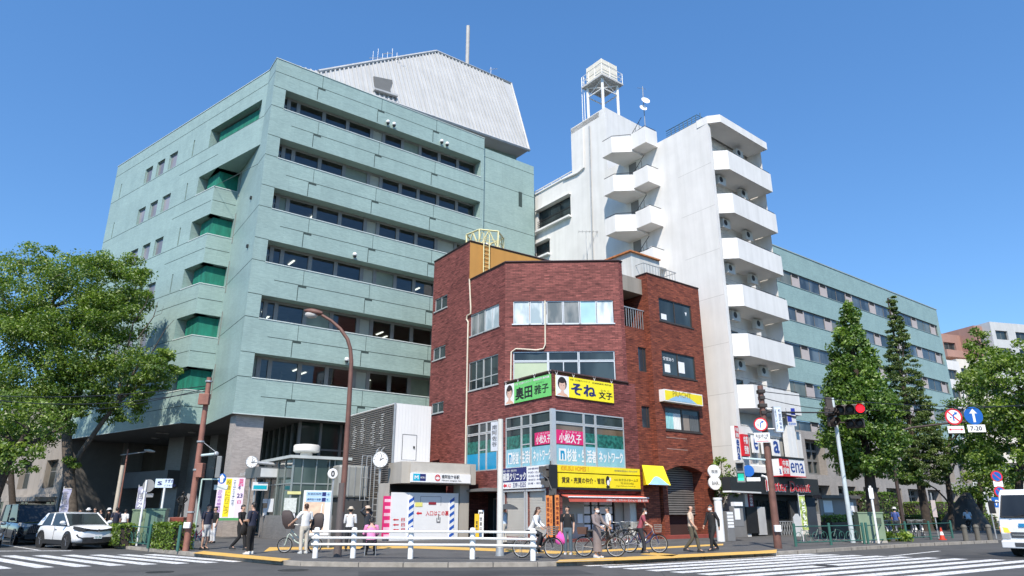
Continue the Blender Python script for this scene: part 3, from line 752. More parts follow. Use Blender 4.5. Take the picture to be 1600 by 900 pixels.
# windows
CURW = glassmat('white_curtain_glass', (.34, .42, .45), .05, .3, 1.3, curtain=(.70, .76, .78)); CURG = glassmat('grey_curtain_glass', (.13, .15, .15), .05, .3, 1.6, curtain=(.26, .27, .26))
GREEN_B = M('pale_green_blind', (.44, .52, .36), .3, var=.06)
def panes(parent, fr, spec, z0, z1, d, fm, fw=.05, zs=(), sill=None):
    for (a, b, g) in spec: window(parent, fr, a, b, z0, z1, d, fm, g, fw, (), zs, sill)
u0, u1, z0, z1 = wf4; st = (u1 - u0) / 6
panes(brick, BF, [(u0 + st * i, u0 + st * (i + 1) - .03, g) for i, g in enumerate((CURW, CURW, CURG, CURG, M('sky_blue_board', (.36, .58, .68), .3), CURW))], z0, z1, -.1, ALU, .045, sill=.06)
u0, u1, z0, z1 = wf3; zt = z1 - .55
for a, b, g in ((0, .345, GREEN_B), (.345, .645, GLASSD), (.645, 1, GLASSD)):
    window(brick, BF, u0 + (u1 - u0) * a, u0 + (u1 - u0) * b - .02, z0, zt - .02, -.1, ALU, g, .055, (.5,) if .3 < a < .5 else ())
    window(brick, BF, u0 + (u1 - u0) * a, u0 + (u1 - u0) * b - .02, zt, z1, -.1, ALU, GLASSD, .05)
for (u0, u1, z0, z1), zs in ((wl4, ()), (wl3, (.34,))):
    h = (u0 + u1) / 2
    window(brick, BL, u0, h, z0, z1, -.1, ALU, CURG if not zs else GLASSD, .05, (.5,), zs, .05); window(brick, BL, h + .02, u1, z0, z1, -.1, ALU, CURW if not zs else GLASSD, .05, (.5,), zs, .05)
for s_ in sm: window(brick, BL, *s_, -.1, ALU, GLASSD, .05, (.5,), (), .06)
FILM = M('light_blue_film', (.24, .48, .57), .25, var=.12); FILM2 = M('deep_blue_film', (.01, .27, .48), .3, var=.06)
LEAFP = M('green_print', (.02, .13, .105), .3, var=.75, scale=6); BLINDB = glassmat('brown_blind_glass', (.12, .085, .055), .08, curtain=(.2, .15, .11))
MAG = M('magenta_print', (.66, .02, .15), .4, var=.03)
def bayglass(fr, u0, u1, name, film, cuts, pink, prints):
    z0, z1 = 3.78, 6.55; fl = z1 - .62
    for i in range(len(cuts) - 1):
        a, b = u0 + (u1 - u0) * cuts[i], u0 + (u1 - u0) * cuts[i + 1]
        narrow = b - a < 1.05
        window(brick, fr, a, b - .02, fl, z1, -.06, ALU, GLASSD, .06)
        g = BLINDB if (name == 'r' and not narrow) else GLASSD
        o = window(brick, fr, a, b - .02, z0, fl - .02, -.06, ALU, g, .06, (), (.56,) if narrow else ())
        MB().box(fr, a + .06, b - .08, z0 + .06, z0 + (1.02 if film is FILM else 1.0), -.04, -.03).build('window_film', film, o)
        if i not in prints: continue
        MB().box(fr, a + .06, b - .08, z0 + (1.02 if film is FILM else 1.0), z0 + 1.72, -.039, -.031).build('leaf_print', LEAFP, o)
bayglass(BL, bay[0], -.12, 'l', FILM, (0, .36, .56, 1), 2, (0, 1))
bayglass(BR, .12, bayR[1], 'r', FILM, (0, .40, .57, 1), 0, (1, 2))
bayglass(BL, wl2[0], wl2[1], 'x', FILM2, (0, .42, .66, 1), -1, (0, 1, 2))
MB().box(BR, -.12, .14, 3.75, 6.6, -.14, .03).build('corner_post', ALU, brick)
m = MB(); m.box(BL, bay[0] - .05, .02, 3.62, 3.78, -.1, .08); m.box(BR, -.02, bayR[1] + .1, 3.621, 3.779, -.1, .08); m.each('ledge', MULL, brick)
# film lettering of the party office
for fr, a, b in ((BL, bay[0] + .1, -.2), (BR, .22, bayR[1] - .1)):
    t_ = MB(); L = b - a
    t_.box(fr, a + .03 * L, a + .13 * L, 4.02, 4.62, -.028, -.024)
    text(t_, '杉並・生', fr, a + .145 * L, 4.0, .62, -.022, .27 * L, .035); text(t_, '活者', fr, a + .43 * L, 4.0, .62, -.022, .14 * L, .035); text(t_, 'ネットワーク', fr, a + .61 * L, 4.05, .55, -.022, .37 * L, .03)
    t_.build('window_lettering', WHITE, brick)
    t2 = MB(); text(t2, 'n', fr, a + .055 * L, 4.1, .4, -.02, .05 * L, .05); t2.build('window_emblem', FILM2, brick)
a = BL.U(835, 5); p = MB(); p.box(BL, a, -.15, 4.86, 5.5, -.03, -.022); o = p.build('campaign_strip', MAG, brick); t_ = MB(); text(t_, '小松久子', BL, a + .12, 4.92, .42, -.02, -.2 - a - .2, .02); text(t_, 'こ まつ ひさ こ', BL, a + .3, 5.38, .09, -.02, 1.1); t_.build('lettering', WHITE, o)
b = BR.U(913, 5); p = MB(); p.box(BR, .16, b, 4.86, 5.56, -.03, -.022); o = p.build('campaign_strip', MAG, brick); t_ = MB(); text(t_, '小松久子', BR, .4, 4.92, .48, -.02, b - .6, .02); text(t_, 'こ まつ ひさ こ', BR, .6, 5.44, .09, -.02, 1.3); t_.build('lettering', WHITE, o)
# two fabric election banners tied to the parapet (things of their own)
SKIN = M('printed_skin', (.70, .46, .36), .5, var=.05); HAIR = M('printed_hair', (.03, .018, .014), .5); PEACH = M('printed_peach', (.75, .45, .3), .6)
def banner(fr, pa, pb, label, col, body, portrait):
    (u0, za), (u1, zb) = fr.px(*pa, .06), fr.px(*pb, .06)
    lo, hi = min(za, zb), max(za, zb)
    th = thing('election_banner', fr.P((u0 + u1) / 2, lo, .06), label, 'banner', 'election banners on the parapet')
    MB().box(fr, u0, u1, lo, hi, .05, .075).build('fabric', col, th)
    L = u1 - u0; Hh = hi - lo
    po = MB().box(fr, u0, u0 + L * .215, lo, hi, .075, .079).build('portrait_panel', PAPER, th)
    k = MB(); cx = u0 + L * .108; cz = lo + Hh * .52
    def disc(mb, cx, cz, rx, rz, d, n=14, a0=0, a1=360): mb.add([fr.P(cx + rx * math.cos(rad(a0 + (a1 - a0) * i / n)), cz + rz * math.sin(rad(a0 + (a1 - a0) * i / n)), d) for i in range(n)], [list(range(n))])
    k.mat(0); disc(k, cx, cz + Hh * .1, L * .075, Hh * .33, .080); k.mat(1); disc(k, cx, cz, L * .054, Hh * .25, .082); disc(k, cx, lo + Hh * .19, L * .03, Hh * .1, .0815)
    k.mat(0); disc(k, cx - L * .01, cz + Hh * .22, L * .055, Hh * .11, .083); disc(k, cx - L * .02, cz + Hh * .02, L * .007, Hh * .015, .084); disc(k, cx + L * .022, cz + Hh * .02, L * .007, Hh * .015, .084)
    k.mat(2); disc(k, cx, lo + Hh * .0, L * .09, Hh * .18, .081, 12, 0, 180)
    k.build('printed_portrait', [HAIR, SKIN, PEACH], po)
    body(fr, u0, u1, lo, hi, th)
    r = MB()
    for f in (.02, .3, .66, .97): r.tube([fr.P(u0 + L * f, hi, .07), fr.P(u0 + L * f - .1, hi + .22, .06)], .012, 4); r.tube([fr.P(u0 + L * f, hi, .07), fr.P(u0 + L * f + .1, hi + .22, .06)], .012, 4)
    r.build('tie_cord', PAPER, th)
def b1(fr, u0, u1, lo, hi, th):
    L, H_ = u1 - u0, hi - lo; t_ = MB()
    text(t_, '奥田', fr, u0 + L * .25, lo + H_ * .13, H_ * .58, .08, L * .36, .045); text(t_, '雅子', fr, u0 + L * .66, lo + H_ * .2, H_ * .42, .08, L * .29, .02); text(t_, 'おく だ まさ こ', fr, u0 + L * .7, lo + H_ * .68, H_ * .07, .08, L * .16); t_.build('lettering', BLACK, th)
    t_ = MB(); text(t_, '杉並・生活者ネットワーク', fr, u0 + L * .24, hi - H_ * .16, H_ * .11, .08, L * .36, .02); text(t_, '地域政党 無所属', fr, u0 + L * .64, hi - H_ * .16, H_ * .11, .08, L * .33, .02); t_.build('small_lettering', WHITE, th)
def b2(fr, u0, u1, lo, hi, th):
    L, H_ = u1 - u0, hi - lo; t_ = MB()
    text(t_, 'そね', fr, u0 + L * .26, lo + H_ * .17, H_ * .55, .08, L * .41, .06); t_.build('lettering', NAVY, th)
    t_ = MB(); text(t_, '文子', fr, u0 + L * .73, lo + H_ * .14, H_ * .36, .08, L * .24, .03); text(t_, 'ふみ こ', fr, u0 + L * .76, lo + H_ * .53, H_ * .07, .08, L * .16); text(t_, '杉並・生活者ネットワーク', fr, u0 + L * .24, hi - H_ * .16, H_ * .09, .08, L * .34, .01); text(t_, '区議会議員 無所属', fr, u0 + L * .62, hi - H_ * .16, H_ * .08, .08, L * .34, .01); t_.build('small_lettering', BLACK, th)
banner(BL, (789.3, 602), (861.5, 618), 'green election banner with black lettering on the left face of the brick parapet', M('banner_green', (.16, .58, .16), .6, var=.03), b1, 1)
banner(BR, (867.5, 585.5), (959.2, 630), 'yellow election banner with purple lettering on the right face of the brick parapet', M('banner_yellow', (.9, .78, .02), .6, var=.03), b2, 2)
# shop and clinic signs fixed to the building
def board(parent, fr, u0, u1, z0, z1, d0, d1, mat, name='signboard', frame=None):
    o = MB().box(fr, u0, u1, z0, z1, d0, d1).build(name, mat, parent)
    return o
(u0, z1), (u1, z0) = BL.px(785.5, 732.5, .1), BL.px(851, 761.5, .1)
cl = board(brick, BL, u0, u1, z0, z1, 0, .12, PAPER)
L = u1 - u0; H_ = z1 - z0; zm = z0 + H_ * .32
MB().box(BL, u0, u0 + L * .60, zm, z1, .12, .124).build('navy_field', NAVY, cl)
t_ = MB(); text(t_, '稲葉クリニック', BL, u0 + .08, zm + .08, H_ * .36, .127, L * .56, .03); text(t_, '内科・外科・整形外科', BL, u0 + .08, z1 - H_ * .2, H_ * .12, .127, L * .34, .01); t_.build('lettering', WHITE, cl)
t_ = MB(); text(t_, '3391-5535', BL, u0 + L * .27, z0 + .06, H_ * .22, .127, L * .31, .02)
for k in range(5): text(t_, ('診療時間', '9:00-12:30', '15:00-18:30', '休診日 木曜', '日曜・祝日')[k], BL, u0 + L * .64, z1 - H_ * (.16 + .17 * k), H_ * .09, .127, L * .3)
t_.build('lettering', NAVY, cl)
t_ = MB(); a = u0 + .1; zc = z0 + H_ * .16; t_.prism(BL, [(a, zc), (a + .16, zc + .13), (a + .16, zc + .06), (a + .34, zc + .06), (a + .34, zc - .06), (a + .16, zc - .06), (a + .16, zc - .13)], .122, .127); text(t_, '入口', BL, a + .42, zc - .1, .2, .127, .3, .02); t_.build('red_arrow', RED, cl)
(u0, z1), (u1, z0) = BR.px(871.7, 726.4, .15), BR.px(999.7, 742.5, .15)
bz0 = BR.px(872.5, 737.2, .15)[1]
zt = z1
y1 = board(brick, BR, u0, u1, bz0, zt, 0, .16, YEL)
t_ = MB(); text(t_, 'KIKUSUI HOMES  !', BR, u0 + .2, bz0 + .08, .22, .166, 1.9, .02); t_.build('lettering', M('orange_print', (.7, .28, .01), .5), y1)
t_ = MB(); text(t_, '東京都知事免許(1) 第101234号', BR, u1 - 2.0, bz0 + .13, .1, .166, 1.8); t_.build('small_lettering', GREYTXT, y1)
bb0, bb1 = BR.px(873, 760.8, .15)[1], bz0 - .05
y2 = board(brick, BR, u0 + .03, u1, bb0, bb1, 0, .16, YEL); L = u1 - u0; H_ = bb1 - bb0
t_ = MB(); text(t_, '賃貸・売買の仲介・管理', BR, u0 + .22, bb0 + H_ * .3, H_ * .42, .166, L * .5, .025); text(t_, 'キクスイホームズ', BR, u0 + L * .72, bb0 + H_ * .56, H_ * .2, .166, L * .25, .015); text(t_, '株式会社', BR, u0 + L * .66, bb0 + H_ * .6, H_ * .1, .166, L * .05); text(t_, 'TEL 03-3312-0022', BR, u0 + L * .74, bb0 + H_ * .34, H_ * .13, .166, L * .17); text(t_, 'https://kikusui-homes.jp', BR, u0 + L * .68, bb0 + H_ * .14, H_ * .1, .166, L * .25); t_.build('lettering', M('dark_print', (.09, .06, .01), .5), y2)
def disc(mb, fr, cx, cz, rx, rz, d, n=16): mb.add([fr.P(cx + rx * math.cos(2 * math.pi * i / n), cz + rz * math.sin(2 * math.pi * i / n), d) for i in range(n)], [list(range(n))])
e = MB(); cx = u0 + L * .58; cz = bb0 + H_ * .5
e.mat(0); disc(e, BR, cx, cz + .02, .16, .27, .164); e.mat(1); disc(e, BR, cx + .02, cz - .06, .1, .14, .167); e.mat(0); disc(e, BR, cx, cz - .27, .15, .06, .1675); e.mat(1); disc(e, BR, cx + .17, cz + .12, .07, .09, .166)
e.build('bird_emblem', [BLACK, WHITE], y2)
m = MB(); m.box(BR, u0 - .5, u0 - .03, bb0 - .1, zt, .02, .14); m.box(BR, u0 - .02, u1 + .02, bb0 - .12, bb0 - .012, 0, .2); m.each('sign_frame', BLACK, brick)
# red canvas awning
aw = MB(); (a0, az_), (a1, _) = BR.px(876, 766), BR.px(1001, 768); za = 2.38
P = BR.P
aw.hexa([P(a0, za - .16, .55), P(a1, za - .16, .55), P(a1, za - .04, 0), P(a0, za - .04, 0), P(a0, za - .12, .55), P(a1, za - .12, .55), P(a1, za, 0), P(a0, za, 0)])
aw.hexa([P(a0 + .1, za - .36, .53), P(a1, za - .35, .53), P(a1, za - .35, .51), P(a0 + .1, za - .36, .51), P(a0, za - .14, .55), P(a1, za - .14, .55), P(a1, za - .14, .53), P(a0, za - .14, .53)])
CORAL = M('coral_canvas', (.62, .12, .085), .8, var=.12, scale=3)
o = aw.build('awning', CORAL, brick)
t_ = MB(); text(t_, 'お部屋さがし・アパート・マンション・店舗・駐車場', BR, a0 + (a1 - a0) * .45, za - .32, .12, .557, (a1 - a0) * .53); t_.build('lettering', WHITE, o)
m = MB(); m.tube([P(a0, za - .13, .56), P(a1, za - .13, .56)], .035, 6); m.build('awning_bar', PAPER, o)
# shopfront
BEIGE = plastermat('beige_wall', (.50, .46, .40), .8, .12); SHUT = M('beige_shutter', (.55, .52, .46), .5, .1, var=.05)
m = MB(); wall(m, BR, .5, uR3 - .1, .25, 2.45, [(BR.U(913, 1.2, -.6), BR.U(962, 1.2, -.6), .3, 2.4)], .1, -.6)
m.build('shop_wall', BEIGE, brick)
a, b = BR.U(913, 1.2, -.6), BR.U(962, 1.2, -.6)
gw = window(brick, BR, a, b, .3, 2.4, -.75, BLACK, GLASSD, .07, (.26, .5))
for i in range(3):
    for j in range(4):
        x0, x1 = a + (b - a) * (.03, .29, .54)[i], a + (b - a) * (.23, .48, .95)[i]; zz = .55 + .45 * j
        o = MB().box(BR, x0, x1, zz, zz + .36, -.72, -.715).build('property_sheet', PAPER, gw)
m = MB(); c_ = BR.U(984, 1.2, -.1); m.box(BR, c_, uR3 - .12, G0, 2.3, -.5, -.05); m.build('shop_pillar', M('cream_tile', (.66, .62, .55), .5, var=.05), brick)
MB().box(BR, .3, .52, 1.4, 2.0, -.58, -.3).build('wall_box', ALU, brick)
o = MB().box(BR, BR.U(903, 1.4, -.5), BR.U(910.5, 1.4, -.5), 1.0, 1.45, -.58, -.5).build('wall_notice', PAPER, brick)
def shutter(parent, fr, u0, u1, z0, z1, d, mat):
    m = MB(); z = z0
    while z < z1 - .02: m.box(fr, u0, u1, z, z + .055, d, d + .012); m.box(fr, u0, u1, z + .055, z + .075, d - .006, d + .002); z += .075
    return m.build('roller_shutter', mat, parent)
for s_ in (sh1, sh2):
    shutter(brick, BL, s_[0], s_[1], s_[2], s_[3], -.12, SHUT); m = MB(); m.box(BL, s_[0] - .12, s_[0] - .005, .25, 2.6, -.1, .05); m.box(BL, s_[1] + .005, s_[1] + .1, .25, 2.6, -.1, .05); m.box(BL, s_[0] - .12, s_[1] + .1, 2.56, 2.66, -.1, .07); m.each('shutter_frame', ALU, brick)
m = MB(); m.box(BL, ent[0], ent[1], G0, 2.6, -1.35, -1.3); m.build('entrance_back', BLACKISH, brick)
window(brick, BL, ent[0] + .8, ent[1] - .5, G0 + .05, 2.3, -1.2, MULL, GLASSD, .07, (.5,))
m = MB(); m.prism(BL, [(BL.U(737, 2.75), 2.62), (BL.U(779, 2.75), 2.62), (BL.U(779, 2.75), 2.8), (BL.U(737, 2.75), 2.7)], 0, .9); m.build('entrance_hood', MULL, brick)
# pipes and conduit on the tiles
PIPE = M('cream_pipe', (.66, .60, .48), .5)
def pipe(fr, pts, r=.05, name='drain_pipe', mat=PIPE, d=.07, parent=brick): MB().tube([fr.P(*fr.px(x, y, d), d) for x, y in pts], r, 6).build(name, mat, parent, True)
pipe(BL, ((733.5, 436), (735.5, 480), (735.5, 490), (730, 493), (729, 499), (731.5, 503), (731, 520), (727, 735)))
pipe(BF, ((851.5, 470), (852, 538), (849, 545), (838, 547), (806, 545), (799, 550), (798, 596)), .045)
pipe(BF, ((848, 471), (848, 505)), .05, 'window_post', ALU)
# loose conduit box at the parapet
# yellow roof gantry and ladder
FRAMEY = M('pale_yellow_steel', (.72, .66, .36), .5, var=.08)
gy = thing('roof_gantry', BL.P(uLl + 2, ZL, -1), 'pale yellow lattice frame with ladder on top of the ochre rooftop block', 'roof frame')
m = MB(); ctr = BL.P(uP - 1.6, 0, -2.2); pts = []
for k in range(6):
    a = rad(60 * k + 15); pts.append((ctr + V((1.3 * math.cos(a), 1.3 * math.sin(a), ZL)), ctr + V((1.35 * math.cos(a), 1.35 * math.sin(a), ZL + 1.35))))
for k in range(6):
    b0, t0 = pts[k]; b1_, t1 = pts[(k + 1) % 6]; mid = (t0 + t1) / 2
    m.tube([b0, t0], .065, 5); m.tube([t0, t1], .065, 5); m.tube([b0, mid], .045, 4); m.tube([b1_, mid], .045, 4); m.tube([(b0 + t0) / 2, (b1_ + t1) / 2], .025, 4)
m.build('lattice', FRAMEY, gy)
m = MB(); 
for s_ in (.95, 1.4): m.tube([FO.P(s_, ZF - .6, .2), FO.P(s_, ZL + .7, .2), FO.P(s_, ZL + .9, -.1), FO.P(s_, ZL + .3, -.4)], .035, 5)
z = ZF - .4
while z < ZL + .6: m.tube([FO.P(.95, z, .2), FO.P(1.4, z, .2)], .02, 4); z += .3
m.build('ladder', FRAMEY, gy)
m = MB(); m.tube([ctr + V((0, 0, ZL)), ctr + V((0, 0, ZL + 1.0))], .05); m.build('mast', STEEL, gy)
o = tag(MB().lathe(ctr + V((.0, -.9, ZL + .2)), [(.05, 0), (.25, .08), (.32, .14)], 14, (0.1, -1, .4)).build('satellite_dish', WHITE, None, True), 'white satellite dish inside the yellow rooftop frame', 'satellite dish')

# ---------------------------------------------------------------- narrower red brick building to its right
N0 = BR.P(BR.U(1012, 14.5, .1), 0, .1); NR = Fr(N0, 52)
narrow = thing('brick_building', (N0.x, N0.y, G0), 'narrow red brick building with arched shuttered doorway and a yellow awning', 'building')
ZN = NR.px(1013, 427.3)[1]; uN = NR.U(1090.5, ZN); uN = NR.px(1090.5, 448.3)[0]
w1 = rect(NR, (1028.5, 464.3), (1082.5, 514.3)); w1 = (w1[0], w1[1], NR.px(1029, 499.8)[1], NR.px(1028, 464.3)[1])
w2 = (NR.px(1033.3, 547)[0], NR.px(1088, 590)[0], NR.px(1035.3, 584.7)[1], NR.px(1033.3, 547.2)[1])
w3 = (NR.px(1039, 640)[0], NR.px(1093.5, 650)[0], NR.px(1039.6, 671)[1], NR.px(1039, 634.8)[1])
ar0, ar1 = NR.px(1044, 780)[0], NR.px(1101.5, 780)[0]; zsp = NR.px(1044, 735.5)[1]; zap = NR.px(1073, 728)[1] + .1
dr = (NR.px(1007, 790)[0], NR.px(1037.5, 790)[0])
m = MB()
uS = NR.px(979, 560, -.25)[0]
# arch spandrel: opening with curved head
wall(m, NR, 0, uN, zap, ZN, [w1, w2, w3], .16)
wall(m, NR, ar1, uN, G0, zap); wall(m, NR, max(0, dr[1]), ar0, G0, zap)
wall(m, NR, 0, max(.001, dr[1]), NR.px(1020, 745)[1], zap)
na = 12; arc = [(ar0 + (ar1 - ar0) * i / na, zsp + (zap - .1 - zsp) * math.sin(math.pi * i / na)) for i in range(na + 1)]
for (ua, za_), (ub_, zb_) in zip(arc, arc[1:]):
    m.quad(NR.P(ua, za_), NR.P(ub_, zb_), NR.P(ub_, zap), NR.P(ua, zap)); m.quad(NR.P(ua, za_, -1.1), NR.P(ub_, zb_, -1.1), NR.P(ub_, zb_), NR.P(ua, za_))
m.quad(NR.P(ar0, G0, -1.1), NR.P(ar0, zsp, -1.1), NR.P(ar0, zsp), NR.P(ar0, G0)); m.quad(NR.P(ar1, G0), NR.P(ar1, zsp), NR.P(ar1, zsp, -1.1), NR.P(ar1, G0, -1.1))
m.quad(NR.P(uN, G0), NR.P(uN, G0, -7), NR.P(uN, ZN, -7), NR.P(uN, ZN)); 
zst = NR.px(996, 513, -.4)[1]
st1 = (NR.px(997.5, 560, -.4)[0], NR.px(1013, 560, -.4)[0], NR.px(999, 579.8, -.4)[1], NR.px(997, 541.5, -.4)[1])
st2 = (NR.px(1003, 650, -.4)[0], NR.px(1016.5, 650, -.4)[0], NR.px(1004, 668, -.4)[1], NR.px(1003, 634, -.4)[1])
uNe = NR.px(1014, 560, 0)[0]
uN0 = NR.px(1019, 640, 0)[0]
m.quad(NR.P(0, zst), NR.P(0, ZN), NR.P(0, ZN, -6), NR.P(0, zst, -6))
wall(m, NR, uS, 0.0, 3.3, zst, [(st1[0], min(-.02, st1[1]), st1[2], st1[3]), (st2[0], min(-.02, st2[1]), st2[2], st2[3])], .14, -.4)
m.quad(NR.P(0, 3.3, -.4), NR.P(0, 3.3), NR.P(0, zst), NR.P(0, zst, -.4))
wall(m, NR, uS, 0, zst, ZN - .5, [], .1, -2.6)
wall(m, NR, uS, max(0, dr[0]), G0, 3.3, [], .1, -.1) if dr[0] > uS else None
m.quad(NR.P(dr[0], G0, -1.3), NR.P(dr[0], 3.2, -1.3), NR.P(dr[0], 3.2, -.1), NR.P(dr[0], G0, -.1)); m.quad(NR.P(dr[1], G0), NR.P(dr[1], 3.2), NR.P(dr[1], 3.2, -1.3), NR.P(dr[1], G0, -1.3))
m.build('wall', BRICK2, narrow)
m = MB(); m.box(NR, 0.02, uN - .02, ZN - .5, ZN - .3, -7, -.2); m.build('roof', SOFFIT, narrow)
cp = MB(); ridge(cp, [NR.P(0, ZN, -6), NR.P(0, ZN), NR.P(uN, ZN), NR.P(uN, ZN, -6)], .06); cp.each('coping', COP, narrow)
m = MB(); m.box(NR, uS + .1, -.01, NR.px(990, 463, -1)[1], NR.px(990, 440, -1)[1], -2.6, -.45); m.build('concrete_slab', plastermat('bare_concrete', (.33, .30, .26), .85, .3), narrow)
tp = MB(); za_, zb_ = NR.px(998, 436, -.5)[1], NR.px(998, 393, -.5)[1]
tp.box(NR, NR.px(986, 410, -.9)[0], NR.px(1030, 410, -.9)[0], ZN - .2, zb_, -3.0, -.9); tp.build('rooftop_shed', plastermat('shed_sheet', (.66, .66, .63), .7, .3), narrow)
m = MB(); m.box(NR, NR.px(984, 395, -.8)[0], NR.px(1030.5, 395, -.8)[0], zb_, zb_ + .09, -3.1, -.75); m.build('rusty_flashing', M('rust_edge', (.45, .17, .06), .8, var=.4, scale=5), narrow)
m = MB(); rz = zst + 1.15
for k in range(9): m.box(NR, uS + .12 + (-.1 - uS) * k / 9, uS + .16 + (-.1 - uS) * k / 9, zst, rz, -.42, -.39)
m.box(NR, uS + .1, -.02, rz, rz + .06, -.44, -.37); m.build('balcony_rail', STEEL, narrow)
m = MB()
for k in range(12): m.tube([NR.P(.1 + k * .27, ZN, -.25), NR.P(.1 + k * .27, ZN + .75, -.25)], .018, 4)
m.tube([NR.P(.05, ZN + .75, -3), NR.P(.05, ZN + .75, -.25), NR.P(3.2, ZN + .75, -.25), NR.P(3.2, ZN + .75, -2.5)], .03, 5); m.build('roof_rail', STEEL, narrow)
for i, w_ in enumerate((w1, w2)): window(narrow, NR, *w_, -.1, M('bronze_frame', (.05, .04, .035), .5), GLASSD, .07, (.48,), (), .04)
c = MB(); a0, a1, z0, z1 = w3
window(narrow, NR, *w3, -.1, _mats['bronze_frame'], GLASSD, .07, (.48,), (), .04)
for x0, x1, cm_ in ((.03, .24, M('aqua_curtain', (.28, .55, .56), .8)), (.24, .45, M('white_curtain', (.68, .69, .66), .8)), (.52, .70, M('taupe_curtain', (.22, .19, .165), .8)), (.71, .97, M('grey_curtain', (.10, .11, .115), .8))):
    k = MB(); n = 10
    for i in range(n):
        u = a0 + (a1 - a0) * (x0 + (x1 - x0) * i / n); v = a0 + (a1 - a0) * (x0 + (x1 - x0) * (i + 1) / n); d_ = -.07 + .025 * (i % 2)
        e_ = -.07 + .025 * ((i + 1) % 2); k.quad(NR.P(u, z0 + .08, d_), NR.P(v, z0 + .08, e_), NR.P(v, z1 - .32 - .05 * (i % 2), e_), NR.P(u, z1 - .32 - .05 * ((i + 1) % 2), d_))
    k.build('curtain', cm_, narrow)
for s_ in (st1, st2): window(narrow, NR, s_[0], min(-.04, s_[1]), s_[2], s_[3], -.5, _mats['bronze_frame'], GLASSB, .05, (.7,))
k = MB(); text(k, '空室あり', NR, w2[0] + .2, w2[3] - .55, .22, -.075, 1.0); k.build('window_lettering', PAPER, narrow); k = MB(); k.box(NR, w2[0] + 1.5, w2[0] + 2.2, w2[2] + .3, w2[2] + 1.0, -.078, -.075); k.box(NR, w2[0] + .3, w2[0] + .8, w2[2] + .2, w2[2] + .7, -.078, -.075); k.each('window_notice', PAPER, narrow)
k = MB(); k.box(NR, w1[0] + .25, w1[0] + .75, w1[2] + .15, w1[2] + .5, -.078, -.072); k.prism(NR, [(w1[1] - .6, w1[3] - .5), (w1[1] - .4, w1[3] - .5), (w1[1] - .5, w1[3] - .75)], -.078, -.072); k.each('window_notice', PAPER, narrow)
# lit box sign, yellow with a blue hill
(u0, z1), (u1, _) = NR.px(1036.5, 607.7, .35), NR.px(1096, 615, .35); z0 = NR.px(1038, 626.3, .35)[1]
bs = MB().box(NR, u0, u1, z0, z1, 0, .4).build('box_sign', WHITE, narrow)
MB().box(NR, u0 + .06, u1 - .06, z0 + .06, z1 - .06, .4, .405).build('sign_face', YEL, bs)
k = MB(); n = 16; k.add([NR.P(u0 + .3 + (u1 - u0 - .9) * i / n, z0 + .07 + .38 * math.sin(math.pi * i / n), .41) for i in range(n + 1)], [list(range(n + 1))]); k.build('blue_hill', M('print_blue', (.30, .50, .68), .5), bs)
k = MB(); text(k, 'PRACHT', NR, u0 + .75, z0 + .33, .34, .415, 1.7, .0); k.build('lettering', M('ochre_print', (.42, .33, .03), .5), bs)
# small rendered patch under the window, alarm lights
m = MB(); a, b = NR.px(1041, 684)[0], NR.px(1074, 700)[0]; 
for z in (NR.px(1041, 683)[1], NR.px(1043, 701)[1]): m.box(NR, a, b, z - .02, z + .02, 0, .012)
m.each('ghost_sign_edge', M('pale_mortar', (.36, .24, .2), .8), narrow)
# arch shutter, dim entry behind
m = MB(); z = NR.px(1060, 804, -.8)[1]; zb0 = z
while z < zap - .12: m.mat(0).box(NR, ar0, ar1, z, z + .085, -.8, -.775); m.mat(1).box(NR, ar0, ar1, z + .085, z + .13, -.83, -.82); z += .13
m.build('roller_shutter', [M('grey_shutter', (.22, .205, .19), .5, .3, var=.15), BLACKISH], narrow)
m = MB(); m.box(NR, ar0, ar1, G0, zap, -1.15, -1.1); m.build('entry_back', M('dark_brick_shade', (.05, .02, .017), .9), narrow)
m = MB(); m.box(NR, max(0, dr[1]) - .2, uN + .05, G0, .3, -.2, .45); m.build('step', M('red_step', (.28, .06, .045), .7, var=.15), narrow)
m = MB(); m.box(NR, dr[0], dr[1], G0, 3.1, -1.3, -1.2); o = m.build('door', M('lime_door', (.25, .42, .03), .5), narrow)
MB().box(NR, dr[0] + .1, dr[0] + (dr[1] - dr[0]) * .5, .5, 2.9, -1.2, -1.18).build('door_glass', BLACKISH, o)
# sloping yellow awning over the door
(a0, zt_), (a1, _) = NR.px(1003, 726.5), NR.px(1036, 726.5); (b0, zl), (b1_, _) = NR.px(1003.5, 757, .9), NR.px(1048, 757, .9)
m = MB(); P = NR.P
m.add([P(a0, zt_), P(a1, zt_), P(b1_, zl, .9), P(b0 + .35, zl, .9), P(a0, zl, 0), P(b1_, zl, 0)], [(0, 3, 2, 1), (0, 4, 3), (1, 2, 5)])
aw2 = m.build('awning', YEL, narrow)
k = MB(); n = 12; 
def onaw(u, f): l = a0 + (b0 + .35 - a0) * f; r = a1 + (b1_ - a1) * f; return P(l + (r - l) * u, zt_ + (zl - zt_) * f + .012, .9 * f + .02)
k.add([onaw(.05 + .9 * i / n, 1 - .42 * math.sin(math.pi * i / n) ** 1.5) for i in range(n + 1)], [list(range(n + 1))[::-1]]); k.build('blue_hill', _mats['print_blue'], aw2)
